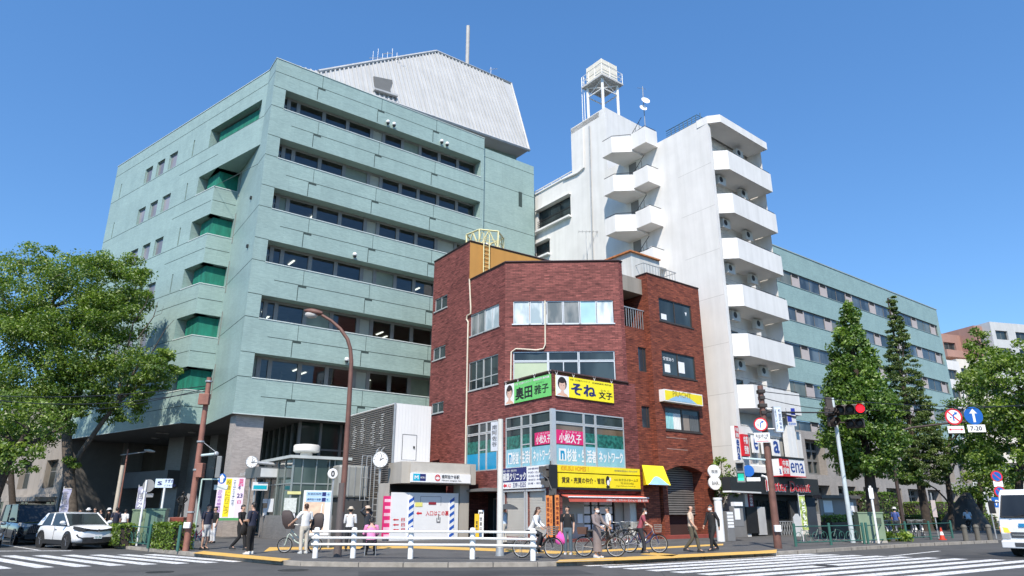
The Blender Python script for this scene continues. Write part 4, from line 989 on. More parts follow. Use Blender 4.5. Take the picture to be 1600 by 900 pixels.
for i, (x, y) in enumerate(((1115.5, 737), (1116.5, 755))):
    u, z = NR.px(x, y, .5); m = MB(); m.lathe(NR.P(u, z, .5) - NR.u * 0, [(.0, -.09), (.38, -.09), (.40, -.05), (.40, .05), (.38, .09), (.0, .09)], 20, NR.n.cross(V((0, 0, 1))) * .5 + NR.n * .87)
    o = m.build('round_sign', WHITE, narrow, True); m = MB(); m.box(NR, uN - .1, u, z - .03, z + .03, .2, .5); m.build('bracket', BLACK, o)
    k = MB(); fr2 = Fr(NR.P(u, 0, .5), NR.az + 30); text(k, ('喫茶', 'BAR')[i], fr2, -.2, z - .1, .2, .095 + .01, .4, .01); k.build('lettering', GREYTXT, o)
# ---------------------------------------------------------------- white apartment tower
WC = V((at(1135, 490, 43.5).x, 43.5, 0)); WA = Fr(WC, 50); WB = Fr(WC, 143)
apt = thing('apartment_tower', (WC.x, WC.y, G0), 'white rendered apartment tower with zigzag stair landings and stacked balconies', 'building')
PLW = plastermat('white_render', (.74, .73, .71), .75, .12, .07); PLS = plastermat('balcony_render', (.77, .76, .74), .75, .13, .06)
ZW = WB.px(1100, 184.5)[1]
uB1 = WB.px(1052, 225)[0]; uT0 = WB.px(894, 272)[0]; uT1 = WB.px(945, 167)[0]; ZT = WB.px(945, 167.5)[1]; uFl = WB.px(815, 314)[0]; ZFl = WB.px(855, 293)[1]
ZT0 = WB.px(896, 200)[1]
uE_ = WA.px(1204, 300, .6)[0]
wa = (WB.px(840, 320)[0], WB.px(891.5, 320)[0], WB.px(866, 349)[1], WB.px(866, 318)[1]); wb = (WB.px(836, 385)[0], WB.px(859, 385)[0], WB.px(848, 400)[1], WB.px(848, 379)[1])
ent_ = WB.px(1000, 280)[0]
m = MB()
drs = [(WB.px(937, 285)[0], WB.px(945, 285)[0])]
wall(m, WB, uFl, uT0, G0, ZFl, [wa, wb], .3)
uS0, uS1 = WB.px(941, 300)[0], WB.px(1046, 260)[0]
wall(m, WB, uT0, uS0, G0, ZT0)
wall(m, WB, uS0, uB1 + .0, G0, ZW)                       # behind the stairs
wall(m, WB, uB1, 0, G0, ZW)
wall(m, WB, uS0, uT1, ZW, ZT0 - .5) if uT1 > uS0 and ZT0 - .5 > ZW else None
# penthouse
wall(m, WB, uT0, uT1, ZT0 - .5, ZT)
PA = Fr(WB.P(uT1, 0), 50); wall(m, PA, 0, 5.2, ZW - 1, ZT); m.quad(PA.P(5.2, ZW - 1), PA.P(5.2, ZW - 1, -4), PA.P(5.2, ZT, -4), PA.P(5.2, ZT))
m.quad(WB.P(uT0, ZFl - 1), WB.P(uT0, ZT), WB.P(uT0, ZT, -4), WB.P(uT0, ZFl - 1, -4)); m.quad(WB.P(uFl, G0), WB.P(uFl, ZFl), WB.P(uFl, ZFl, -8), WB.P(uFl, G0, -8))
# front behind the balconies: piers and recessed wall
wall(m, WA, 0, .32, G0, ZW)
m.quad(WA.P(.32, 3.4), WA.P(.32, 3.4, -1.1), WA.P(.32, ZW, -1.1), WA.P(.32, ZW)); m.quad(WA.P(uE_, G0, .2), WA.P(uE_, G0, -9), WA.P(uE_, ZW, -9), WA.P(uE_, ZW, .2))
floors = [WA.px(1128.6 + (1158 - 1128.6) * k / 5, 233 + (598 - 233) * k / 5, .6)[1] for k in (0, 5)]
fz = [floors[0] + (floors[1] - floors[0]) * k / 5 for k in range(6)]      # parapet tops
dz = (fz[0] - fz[5]) / 5
bh = fz[0] - WA.px(1128.6, 261, .6)[1]
bh = max(1.25, min(1.5, bh))
hol = []
for z in fz: f0 = z - bh + .16; hol += [(1.3, 3.0, f0 + .05, f0 + 2.1), (uE_ * .56, uE_ * .8, f0 + .05, f0 + 2.1)]
wall(m, WA, .32, uE_, 6.8, ZW, hol, .12, -1.1)
m.build('wall', PLW, apt)
m = MB(); PP = WA.P
rp = [PP(.02, 0, -.02), PP(uE_, 0, -.02), PP(uE_, 0, -9), WB.P(uT1, 0, -9), WB.P(uT1, 0, -.02)]
m.hprism([(p.x, p.y) for p in rp], ZW - .5, ZW - .15); m.hprism([(p.x, p.y) for p in (WB.P(uFl, 0, -.05), WB.P(uT0, 0, -.05), WB.P(uT0, 0, -8), WB.P(uFl, 0, -8))], ZFl - .6, ZFl - .3)
m.hprism([(p.x, p.y) for p in (WB.P(uT0, 0, -.05), WB.P(uT1, 0, -.05), PA.P(5.2, 0, -4), WB.P(uT0, 0, -4))], ZT - .3, ZT - .02)
m.build('roof', SOFFIT, apt)
def balc(z, h, name='balcony', top=False):
    m = MB(); pl = [(.34, .0), (1.05, .75), (uE_ + .05, .75), (uE_ + .05, -.4 if not top else -.4)]
    out = [PP(u, 0, d) for u, d in pl]; ins = [PP(.46, 0, 0), PP(1.1, 0, .61), PP(uE_ - .09, 0, .61), PP(uE_ - .09, 0, -.4)]
    for i in range(3):
        a, b, c, e = out[i], out[i + 1], ins[i + 1], ins[i]
        m.hprism([(p.x, p.y) for p in (a, b, c, e)], z - h, z)
    m.hprism([(p.x, p.y) for p in (PP(.33, 0, -1.09), PP(.35, 0, -.002), PP(1.1, 0, .6), PP(uE_ - .1, 0, .6), PP(uE_ - .1, 0, -1.09))], z - h + .003, z - h + .16)
    return m.build(name, PLS, apt)
BRN = M('curtain_beige', (.24, .21, .17), .9)
for k, z in enumerate(fz):
    o = balc(z, bh); f0 = z - bh + .16
    for i in range(2):
        h_ = hol[k * 2 + i]; window(apt, WA, h_[0], h_[1], h_[2], h_[3], -1.18, MULL, CURG if (k + i) % 3 == 0 else GLASSD, .05, (.5,))
    m = MB(); m.tube([PP(1.1, z + .1, .68), PP(uE_ - .02, z + .1, .68), PP(uE_ - .02, z + .1, -.3)], .022, 5); m.build('handrail', BLACK, o)
    # units hung under the slab above
    za = z + dz - bh - .05
    for j, (u, dd) in enumerate(((1.0, -.15), (uE_ * .62, -.35))):
        if k == 0 and j == 0: continue
        a = MB(); a.box(WA, u, u + .9, za - .72, za - .06, dd - .32, dd); a.box(WA, u + .1, u + .14, za - .06, za + .05, dd - .2, dd - .15); a.box(WA, u + .66, u + .7, za - .06, za + .05, dd - .2, dd - .15)
        o = a.build('air_conditioner', M('ac_casing', (.60, .59, .55), .5), apt)
        f = MB(); f.lathe(WA.P(u + .3, za - .34, dd), [(.0, .004), (.21, .004), (.22, .012), (.0, .012)], 14, WA.n); f.build('fan_grille', BLACK, o)
    a = MB(); a.tube([PP(uE_ * .5, f0 + 1.9, -1.0), PP(uE_ * .5, f0 + 1.9, .1)], .025, 5); a.tube([PP(.8, f0 + 2.0, -.3), PP(uE_ - .4, f0 + 2.0, -.3)], .014, 5); a.build('clothes_pole', STEEL, apt)
    MB().box(WA, uE_ * .52, uE_ * .52 + .05, f0, f0 + 1.9, -1.1, .3).build('partition_board', PLS, apt)
# roof canopy over the top balcony
zt0 = WA.px(1119, 177.4, .75)[1]
m = MB(); m.hprism([(p.x, p.y) for p in (PP(.0, 0, .003), PP(.55, 0, .75), PP(uE_ + .05, 0, .75), PP(uE_ + .05, 0, -.9), PP(.0, 0, -.9))], ZW - .55, ZW + .05); m.build('roof_canopy', PLS, apt)
# zigzag stair landings
l1 = [(369, 376), (373, 527), (381, 690)]
zl = [WB.px(942, 222, 1.2)[1], WB.px(943, 279, 1.2)[1]]; zl = [WB.px(*q, 2.4)[1] for q in ((958, 214), (960, 273.5), (961, 337))]
dl = (zl[0] - zl[2]) / 2
d1_, d2_ = 2.5, 1.35
ua0, ua1 = WB.px(942, 275, d1_)[0], WB.px(958, 275, d1_)[0]; ub0, ub1 = WB.px(990, 285, d2_)[0], WB.px(1013, 280, d2_)[0]
for k in range(6):
    z = zl[0] - dl * k; m = MB(); h = 1.35; t_ = .14
    ua1x = max(ua1, ub0)
    # outer box (rear half-landing), then the nearer one
    m.box(WB, ua0, ua1, z - h, z, d1_ - t_, d1_); m.box(WB, ua0, ua0 + t_, z - h, z, 0, d1_ - t_)
    m.hexa([WB.P(ua1, z - h, d1_), WB.P(ub0, z - h, d2_), WB.P(ub0 - .12, z - h, d2_ - .12), WB.P(ua1 - t_, z - h, d1_ - t_), WB.P(ua1, z, d1_), WB.P(ub0, z, d2_), WB.P(ub0 - .12, z, d2_ - .12), WB.P(ua1 - t_, z, d1_ - t_)])
    m.box(WB, ub0, ub1, z - h + .18, z + .18, d2_ - t_, d2_); m.box(WB, ub1 - t_, ub1, z - h + .18, z + .18, 0, d2_ - t_)
    m.hprism([(p.x, p.y) for p in (WB.P(ua0 + .02, 0, 0), WB.P(ua0 + .02, 0, d1_ - .02), WB.P(ua1, 0, d1_ - .03), WB.P(ub0, 0, d2_ - .03), WB.P(ub0, 0, 0))], z - h + .002, z - h + .15)
    m.hprism([(p.x, p.y) for p in (WB.P(ub0, 0, 0), WB.P(ub0, 0, d2_ - .03), WB.P(ub1 - .02, 0, d2_ - .03), WB.P(ub1 - .02, 0, 0))], z - h + .182, z - h + .33)
    o = m.build('stair_landing', PLS, apt)
    m = MB(); m.tube([WB.P(ua0 + .05, z + .12, d1_ - .07), WB.P(ua1, z + .12, d1_ - .07), WB.P(ub0, z + .2, d2_ - .07), WB.P(ub1 - .07, z + .3, d2_ - .07), WB.P(ub1 - .07, z + .3, .05)], .025, 5); m.build('handrail', BLACK, o)
    m = MB(); ns = 8                                     # flight of steps up to the next landing, seen in profile
    for i in range(ns):
        u = ua1 + .2 + i * (ub1 - ua1 - .6) / ns; zz = z - h + .2 + (dl) * .5 * i / ns
        m.box(WB, u, u + (ub1 - ua1 - .6) / ns + .02, zz - .05, zz + .16, .15, 1.05)
    m.build('stair_flight', PLW, o)
    m = MB(); m.tube([WB.P(ua1, z - .1 - h + 1.0, 1.1), WB.P(ub1 - .5, z - h + 1.0 + dl * .5, 1.1)], .025, 5)
    for i in range(5): u = ua1 + .2 + i * (ub1 - ua1 - .6) / 5; zz = z - h + .2 + dl * .5 * i / 5; m.tube([WB.P(u, zz, 1.1), WB.P(u, zz + .8, 1.1)], .018, 4)
    m.build('stair_rail', BLACK, o)
    MB().box(WB, ua0 + .5, ua0 + 1.3, z - h + .15 - dl + 1.5, z - h + .15 - dl + 3.4 - .3, -.02, .012).build('stair_door', M('dim_door', (.20, .20, .2), .7), apt)
# flank windows with bars and hoods, pipes, roof rails
for w_ in (wa, wb):
    window(apt, WB, *w_, -.25, BLACK, GLASSD, .05, (.33, .66), (.5,))
    m = MB(); m.box(WB, w_[0] - .15, w_[1] + .1, w_[2] - .2, w_[2] - .03, 0, .35); m.box(WB, w_[0] - .15, w_[1] + .1, w_[3] + .03, w_[3] + .12, 0, .3); m.build('sill', PLS, apt)
    m = MB()
    for k in range(5): m.box(WB, w_[0], w_[1], w_[2] + (w_[3] - w_[2]) * (.05 + .1 * k), w_[2] + (w_[3] - w_[2]) * (.07 + .1 * k), .0, .03)
    m.build('window_guard', BLACK, apt)
pipe(WB, ((920.5, 197), (926.5, 420)), .07, 'drain_pipe', STEEL, .1, apt); pipe(WB, ((911, 200), (912, 262), (903, 270), (880, 280)), .09, 'conduit', PLS, .1, apt)
m = MB()
for k in range(5): m.box(WB, uFl + .5 + k * 1.2, uFl + .56 + k * 1.2, ZFl, ZFl + .55, -.4, -.34)
m.box(WB, uFl + .3, uT0, ZFl + .5, ZFl + .56, -.42, -.32); m.box(WB, uFl, uT0, ZFl - .12, ZFl + .02, -.5, .1); m.build('roof_rail', PLS, apt)
m = MB(); zr = ZW
for k in range(8): u = uB1 - .5 + (0 - uB1) * k / 8; m.tube([WB.P(u, zr - .3, -.5), WB.P(u, zr + .95, -.5)], .035, 5)
for zz in (.2, .38, .56, .74, .95): m.tube([WB.P(uB1 - 1.0, zr + zz, -.5), WB.P(-1.2, zr + zz, -.5), WB.P(-1.2, zr + zz, -4)], .035 if zz > .9 else .022, 5)
m.build('roof_fence', M('teal_steel', (.05, .11, .15), .5), apt)
# parapet joint lines on the blank wall
m = MB()
for k in range(7): z = 5.5 + 3.27 * k; m.box(WB, uB1 + .2, -.02, z, z + .03, 0, .003)
m.each('wall_joint', M('pale_joint', (.5, .49, .47), .8), apt)
# elevated water tank
tk = thing('water_tank', WB.P((uT0 + uT1) / 2, ZT, -1.5), 'cream rooftop water tank on four tall white legs with a railed platform', 'water tank')
o_ = Fr(WB.P(uT1 - 1.7, 0, -1.55), 143); zp = o_.P(0, at(945, 136, o_.o.y).z, 0).z; ztp = at(945, 92, o_.o.y).z
zp = max(zp, ZT + 2.2)
m = MB()
for a, b in ((-.95, -.95), (.95, -.95), (.95, .95), (-.95, .95)):
    MB().tube([o_.P(a, ZT - (2.2 if a < 0 else .05), b), o_.P(a, zp, b)], .13, 8).build('leg', WHITE, tk, True)
m = MB()
for z in (ZT + .35, zp - 1.0):
    for a, b, c, e in ((-.95, -.95, .95, -.95), (.95, -.95, .95, .95), (.95, .95, -.95, .95), (-.95, .95, -.95, -.95)): m.tube([o_.P(a, z, b), o_.P(c, z, e)], .06, 5)
for a, b, c, e in ((-.95, .95, .95, .95), (.95, .95, .95, -.95)): m.tube([o_.P(a, zp - 1.0, b), o_.P(c, zp, e)], .04, 4); m.tube([o_.P(c, zp - 1.0, e), o_.P(a, zp, b)], .04, 4)
m.each('brace', WHITE, tk)
MB().box(o_, -1.35, 1.35, zp, zp + .16, -1.35, 1.35).build('platform', M('platform_grey', (.5, .5, .49), .6), tk)
cr = M('cream_tank', (.72, .68, .58), .5, var=.05)
m = MB(); hb = ztp - zp - .3
hb -= .65
m.box(o_, -.98, .98, zp + .25, zp + hb, -.98, .98)
for k in range(3):
    z = zp + .25 + hb * .3 * k + .1; m.box(o_, -1.02, 1.02, z, z + .08, -1.02, 1.02)
for a in (-.99, 0, .92): m.box(o_, a, a + .07, zp + .25, zp + hb, -1.01, 1.01); m.box(o_, -1.012, 1.012, zp + .252, zp + hb - .002, a, a + .07)
m.lathe(o_.P(0, zp + hb, 0), [(.4, 0), (.4, .2), (.05, .3)], 14); m.build('tank', cr, tk, bevel=.16)
m = MB()
for a, b in ((-1.3, 1.3), (-1.3, .4), (1.3, 1.3), (.4, 1.3), (1.3, .3), (1.3, -1.3), (-1.3, -1.3), (-.4, 1.3)): m.tube([o_.P(a, zp + .1, b), o_.P(a, zp + 1.2, b)], .035, 5)
for z in (.65, 1.2): m.tube([o_.P(-.4, zp + z, 1.3), o_.P(-1.3, zp + z, 1.3), o_.P(-1.3, zp + z, -1.3), o_.P(1.3, zp + z, -1.3), o_.P(1.3, zp + z, 1.3), o_.P(.4, zp + z, 1.3)], .03, 5)
m.build('platform_rail', WHITE, tk)
m = MB(); 
for s_ in (-1.55, -1.25): m.tube([o_.P(s_, ZT - 2, 1.1), o_.P(s_, zp + 1.3, 1.1)], .035, 5)
m.build('ladder', WHITE, tk)
# dish mast at the penthouse
dm = thing('antenna_mast', PA.P(5.0, ZW, .3), 'thin mast with two white satellite dishes beside the white penthouse', 'antenna')
p0 = PA.P(5.3, ZW - 1, .1); m = MB(); pt = at(990, 135, p0.y); m.tube([p0, V((p0.x, p0.y, pt.z))], .045, 6); m.tube([V((p0.x - .5, p0.y, pt.z - .15)), V((p0.x + .3, p0.y, pt.z - .3))], .02, 4); m.build('mast', STEEL, dm)
for y_, r_ in ((160, .42), (171.5, .36)):
    z = at(990, y_, p0.y).z; MB().lathe(V((p0.x + (.1 if y_ < 165 else -.15), p0.y - .15, z)), [(.03, 0), (r_ * .6, .05), (r_, .14), (r_, .15), (r_ * .6, .07), (.03, .02)], 16, (.25, -.9, .35)).build('dish', WHITE, dm, True)
# TV aerial on the flank
ta = MB(); p0 = WB.P(WB.px(917, 400, .8)[0], 0, .8); zz = at(917, 362, p0.y).z; ta.tube([V((p0.x, p0.y, zz - 2)), V((p0.x, p0.y, zz))], .03, 5); ta.tube([V((p0.x - .6, p0.y, zz)), V((p0.x + 1.2, p0.y, zz))], .02, 4)
for k in range(6): ta.tube([V((p0.x - .6 + k * .3, p0.y - .3, zz)), V((p0.x - .6 + k * .3, p0.y + .3, zz))], .014, 4)
ta.tube([V((p0.x, p0.y, zz - 2)), WB.P(WB.px(917, 400, 0)[0], zz - 2, 0)], .03, 5)
ta.build('tv_aerial', STEEL, apt)
# ---------------- shops at its foot
m = MB(); uX = WA.px(1268, 700, 0)[0]
wall(m, WA, .32, uE_ + 1.2, 3.9, 6.8, [(1.2, uE_ - .4, 4.3, 6.3)], .2, -.1)
m.box(WA, .32, uE_ + 1.2, 6.7, 6.82, -1.1, -.1)
m.build('shop_upper_wall', PLW, apt)
uW = [WA.px(x, 700, -.1)[0] for x in (1176, 1200, 1212, 1228)]
window(apt, WA, 1.2, uE_ - .4, 4.3, 6.3, -.25, WHITE, glassmat('shop_upper_glass', (.24, .25, .25), .1, curtain=(.5, .5, .48)), .09, (.2, .45, .7))
m = MB()
for x in (1228.5, 1235): u = WA.px(x, 690, .2)[0]; m.box(WA, u, u + .5, 4.7, WA.px(x, 665, .2)[1], 0, .35)
m.build('white_duct', WHITE, apt)
ENAB = M('ena_blue', (.015, .06, .28), .5)
def sign(fr, pa, pb, d0, d1, mat, parent, name='signboard'):
    (u0, z1), (u1, z0) = fr.px(*pa, d1), fr.px(*pb, d1)
    return (MB().box(fr, u0, u1, z0, z1, d0, d1).build(name, mat, parent), u0, u1, z0, z1)
# projecting vertical sign at the corner (faces left), flat on the flank side
WBs = Fr(WC + WA.n * .9, 52 - 8)
s1, u0, u1, z0, z1 = sign(WBs, (1147, 665), (1158.5, 720), -.25, 0, PAPER, apt, 'vertical_sign')
zc = z0 + (z1 - z0) * .64; MB().box(WBs, u0, u1, zc, z1, -.0, .01).build('red_field', RED, s1)
t_ = MB(); text(t_, '中高', WBs, u0 + .06, zc + (z1 - zc) * .53, (z1 - zc) * .36, .014, u1 - u0 - .12, .03); text(t_, '受験', WBs, u0 + .06, zc + (z1 - zc) * .08, (z1 - zc) * .36, .014, u1 - u0 - .12, .03); t_.build('lettering', WHITE, s1)
t_ = MB(); vtext(t_, 'ena', WBs, u0 + .1, zc - .05, u1 - u0 - .2, z0 + .05, .008, .05); t_.build('lettering', ENAB, s1)
s2, u0, u1, z0, z1 = sign(WA, (1159.5, 678), (1172, 713), 0, .2, RED, apt, 'red_sign'); t_ = MB(); text(t_, '中高', WA, u0 + .1, z0 + (z1 - z0) * .55, (z1 - z0) * .36, .21, u1 - u0 - .2, .04); text(t_, '受験', WA, u0 + .1, z0 + (z1 - z0) * .1, (z1 - z0) * .36, .21, u1 - u0 - .2, .04); t_.build('lettering', WHITE, s2)
for x0, y0, x1, y1, ch in ((1175, 680, 1186.5, 708, 'e'), (1190, 683, 1203, 710, 'n'), (1206, 686, 1220, 713, 'a')):
    s_, u0, u1, z0, z1 = sign(WA, (x0, y0), (x1, y1), 0, .12, PAPER, apt, 'letter_board'); t_ = MB(); text(t_, ch, WA, u0 + .12, z0 + .2, (z1 - z0) * .7, .13, u1 - u0 - .24, .02); t_.build('lettering', ENAB, s_)
s3, u0, u1, z0, z1 = sign(WA, (1220.5, 714), (1258.5, 741), .0, .9, PAPER, apt, 'box_sign')
z0 = WA.px(1220.5, 742.5, .9)[1]; z1 = WA.px(1220.5, 716, .9)[1]; bpy.data.objects.remove(s3); s3 = MB().box(WA, u0, u1, z0, z1, 0, .9).build('box_sign', PAPER, apt)
ur = u0 + (u1 - u0) * .31; MB().box(WA, u0, ur, z0, z1, .9, .905).build('red_field', RED, s3); m = MB(); m.box(WA, u0 - .01, u1 + .01, z0 - .06, z0 - .002, -.1, .93); m.build('red_trim', RED, s3); m = MB(); m.box(WA, u0 - .01, u1 + .01, z1, z1 + .12, -.1, .93); m.build('box_top', BLACK, s3)
t_ = MB(); text(t_, '中高', WA, u0 + .08, z0 + (z1 - z0) * .54, (z1 - z0) * .36, .91, ur - u0 - .16, .03); text(t_, '受験', WA, u0 + .08, z0 + (z1 - z0) * .1, (z1 - z0) * .36, .91, ur - u0 - .16, .03); t_.build('lettering', WHITE, s3)
t_ = MB(); text(t_, 'ena', WA, ur + .15, z0 + (z1 - z0) * .2, (z1 - z0) * .6, .91, u1 - ur - .3, .005); t_.build('lettering', ENAB, s3)
WS = Fr(WA.P(u0, 0, .9), WA.az + 93); m = MB(); m.box(WS, -.9, 0, z0, z1, 0, .006); o = m.build('box_side', PAPER, s3)
t_ = MB(); text(t_, 'ena', WS, -.8, z0 + .1, (z1 - z0) * .3, .01, .7, .02); t_.build('lettering', ENAB, s3); MB().box(WS, -.9, 0, z0 + (z1 - z0) * .55, z1, .006, .01).build('red_field', RED, s3)
# black fascia with red raised script
(f0, fz1), (f1, _) = WA.px(1186, 744, .5), WA.px(1278, 752, .5); fz0 = WA.px(1186, 772, .5)[1]
CHAR = M('charcoal_panel', (.022, .022, .024), .45)
fas = MB().box(WA, f0, f1, fz0, fz1, 0, .5).build('fascia', CHAR, apt)
FL_ = Fr(WA.P(f0, 0, .5), 52 - 10); 
m = MB(); ua = FL_.px(1141, 755)[0]; m.box(FL_, ua, -.01, FL_.px(1141, 767)[1], FL_.px(1141, 745)[1], -.5, 0); o = m.build('fascia', CHAR, apt); m = MB(); m.box(FL_, ua - .01, 0, FL_.px(1141, 769)[1], FL_.px(1141, 766.5)[1], -.5, .03); m.build('fascia_lip', WHITE, o)
t_ = MB(); L = f1 - f0; vs0 = len(t_.v); text(t_, 'Mister Donut', WA, f0 + L * .08, fz0 + (fz1 - fz0) * .2, (fz1 - fz0) * .62, .58, L * .74, .005); t_.build('raised_lettering', RED, fas)
t_ = MB(); text(t_, 'Mister Donut', WA, f0 + L * .085, fz0 + (fz1 - fz0) * .17, (fz1 - fz0) * .62, .53, L * .74, .06); t_.build('lettering_outline', WHITE, fas)
# glass shopfront and side walls below
m = MB(); 
for x in (1166, 1186, 1207, 1233, 1262): u = WA.px(x, 800, -.3)[0]; m.box(WA, u - .06, u + .06, G0, fz0, -.4, -.28)
m.box(WA, .3, f1, fz0 - .35, fz0 + .1, -.4, -.28); o = m.build('shopfront', BLACK, apt)
MB().quad(WA.P(.3, G0, -.35), WA.P(f1, G0, -.35), WA.P(f1, fz0, -.35), WA.P(.3, fz0, -.35)).build('pane', glassmat('shop_glass', (.025, .028, .03), .05, curtain=(.10, .10, .10)), o)
m = MB(); a, b = WA.px(1141, 800, -.1)[0], WA.px(1166, 800, -.1)[0]; m.box(WA, a, b, G0, fz0, -.2, -.05); m.build('side_panel', M('grey_side_panel', (.21, .205, .2), .6), apt)
m = MB(); a, b = WA.px(1165.5, 800, 0)[0], WA.px(1183, 800, 0)[0]; m.box(WA, a, b, .3, WA.px(1170, 792, 0)[1], -.1, .05); m.build('dark_panel', BLACK, apt)
m = MB(); a, b = WA.px(1183.5, 800, .05)[0], WA.px(1195, 800, .05)[0]; m.box(WA, a, b, .2, WA.px(1190, 800, 0)[1] + .3, -.05, .08); m.build('menu_panel', M('pale_panel', (.5, .5, .5), .4), apt)
s_, u0, u1, z0, z1 = sign(WA, (1169, 771), (1178, 792), .0, .06, M('maroon_sign', (.25, .012, .03), .5), apt, 'maroon_sign'); t_ = MB(); vtext(t_, '中高受験', WA, u0 + .08, z1 - .03, u1 - u0 - .16, z0 + .03, .07); t_.build('lettering', PAPER, s_)
m = MB(); a, b = WA.px(1263, 810, .1)[0], WA.px(1277, 810, .1)[0]; m.box(WA, a, b, G0, 2.6, -.2, .1); m.build('blue_panel', M('slate_panel', (.05, .065, .09), .5), apt)
# white gate post, notice and menu stand at the corner
pp = gz(1127, 846, G0); pst = MB().lathe((pp.x, pp.y, G0), [(.0, 0), (.2, 0), (.2, 2.0), (.23, 2.02), (.23, 2.12), (.0, 2.12)], 16).build('gate_post', WHITE, None, True); tag(pst, 'round white post at the gap between the brick building and the white tower', 'post')
# ---------------------------------------------------------------- street furniture, kiosks, signs
def zat(px, py, Y): return at(px, py, Y).z
def G(px, py): return gz(px, py, G0)
TEALG = glassmat('booth_glass', (.03, .05, .045), .05, curtain=(.09, .125, .115)); FRG = M('booth_frame', (.33, .36, .34), .4, .4)
# --- glass lift booth
EB = at(446, 845, 39.0); EA = Fr((EB.x, EB.y), 53); EL = Fr((EB.x, EB.y), 145)
zr = zat(445.6, 713, 39); ue = EA.px(541, 740)[0]; ul = EL.px(414, 740)[0]
bo = thing('lift_booth', (EB.x, EB.y, G0), 'dark glass lift booth with a flat roof and round white vent on top', 'booth')
m = MB(); m.box(EA, -.0, ue, G0, 1.35, -4.0, 0); m.box(EL, ul, -.02, G0, 1.351, -1.0, .012); m.build('granite_base', panelmat('grey_granite', (.20, .195, .19), 1.2, .6, .05, .5), bo)
m = MB(); zs = [1.35, 3.05, zr - .1]
for u in (0, ue * .17, ue * .42, ue * .66, ue * .76, ue - .06): m.box(EA, u, u + .06, 1.35, zr - .1, -.08, .02)
for k in range(5): u = ul * k / 4; m.box(EL, u - .03 if k else -.0, u + .03, 1.352, zr - .1, -.08, .021)
m.box(EA, .06, ue - .06, 3.0, 3.07, -.06, .01); m.box(EL, ul, -.04, 3.0, 3.07, -.06, .011)
o = m.build('glazing_frame', FRG, bo)
m = MB(); m.quad(EA.P(0, 1.35, -.03), EA.P(ue, 1.35, -.03), EA.P(ue, zr, -.03), EA.P(0, zr, -.03)); m.quad(EL.P(ul, 1.35, -.03), EL.P(-.03, 1.35, -.03), EL.P(-.03, zr, -.03), EL.P(ul, zr, -.03)); m.build('pane', TEALG, o)
m = MB(); m.hprism([(p.x, p.y) for p in (EA.P(-.25, 0, .25), EA.P(ue + .2, 0, .25), EA.P(ue + .2, 0, -4.2), EL.P(ul - .2, 0, .25))], zr - .1, zr + .06); m.build('roof', M('roof_edge_grey', (.50, .53, .51), .5), bo)
vc = at(479, 705, 41.5); m = MB(); m.lathe((vc.x, vc.y, zr + .05), [(.35, 0), (.35, .35), (.68, .35), (.75, .42), (.76, .7), (.70, .78), (.4, .82), (.0, .83)], 24); m.build('roof_vent', M('vent_white', (.62, .60, .56), .5), bo, True)
def poster(fr, pa, pb, d, mat, parent, name='poster'):
    (u0, z1), (u1, z0) = fr.px(*pa, d), fr.px(*pb, d); return MB().box(fr, u0, u1, z0, z1, d - .02, d).build(name, mat, parent), u0, u1, z0, z1
MAPP = M('map_print', (.74, .76, .70), .5, var=.18, scale=9); PEACHM = M('map_peach', (.80, .58, .42), .5, var=.14, scale=6)
poster(EA, (445, 778), (462, 801), .05, MAPP, bo); poster(EA, (443.5, 802), (460, 813), .05, PAPER, bo, 'notice')
poster(EA, (449.5, 767.5), (470, 772.5), .06, M('lamp_yellow', (.85, .8, .35), .4), bo, 'yellow_plate')
for q in (((411, 779.5), (417.5, 786)), ((411.5, 794), (416, 806)), ((419, 779.5), (425.5, 800))): poster(EL, *q, .05, PAPER, bo, 'notice')
# --- map board on posts in front of the booth
mp = G(493, 857); MF = Fr((mp.x, mp.y), 62)
mt = thing('map_board', (mp.x, mp.y, G0), 'street map board with blue header panels in front of the glass booth', 'map board')
(u0, z1), (u1, z0) = MF.px(475.5, 766), MF.px(513, 836); m = MB(); m.box(MF, u1, u1 + .07, G0, z1 + .9, -.08, .0); m.box(MF, u0, u0 + .05, G0, z0, -.06, 0); m.box(MF, u0 + .05, u1, z0 - .05, z0, -.06, 0); m.each('post', STEEL, mt)
MB().box(MF, u0, u1, z0, z1, -.05, .0).build('board', PAPER, mt)
zb = z1 - (z1 - z0) * .25; o = MB().box(MF, u0 + .03, u1 - .25, z0 + .1, zb, .0, .006).build('map_sheet', PEACHM, mt)
m = MB(); m.tube([MF.P(u0 + .4, z0 + .2, .008), MF.P(u0 + .75, z0 + .6, .008), MF.P(u0 + .8, zb - .1, .008)], .02, 4); m.build('map_route', PAPER, o)
SKB = M('sky_blue_panel', (.42, .62, .80), .5, var=.03)
for k in range(2):
    a, b = z1 - .05 - (z1 - zb) * (.5 * k + .44), z1 - .05 - (z1 - zb) * .5 * k
    o = MB().box(MF, u0 + .1, u1 - .02, a, b, 0, .006).build('header_panel', SKB, mt)
    t_ = MB(); text(t_, ('杉並区役所', '南阿佐ケ谷駅')[k], MF, u0 + .15, a + .06, (b - a) * .45, .01, (u1 - u0) * .5, .01); text(t_, '↑' if k else '→', MF, u1 - .2, a + .04, (b - a) * .5, .01); t_.box(MF, u0 + (u1 - u0) * .66, u0 + (u1 - u0) * .8, a + .02, b - .02, .006, .01); t_.build('lettering', NAVY, o)
cz = MF.px(509.5, 740)[1]; m = MB(); m.lathe(MF.P(u1 - .02, cz, .02), [(.0, -.03), (.2, -.03), (.22, 0), (.2, .03), (.0, .03)], 18, MF.n); o = m.build('round_sign', WHITE, mt, True); t_ = MB(); text(t_, '0', MF, u1 - .09, cz - .12, .24, .055, .14, .03); t_.build('lettering', BLACK, o)
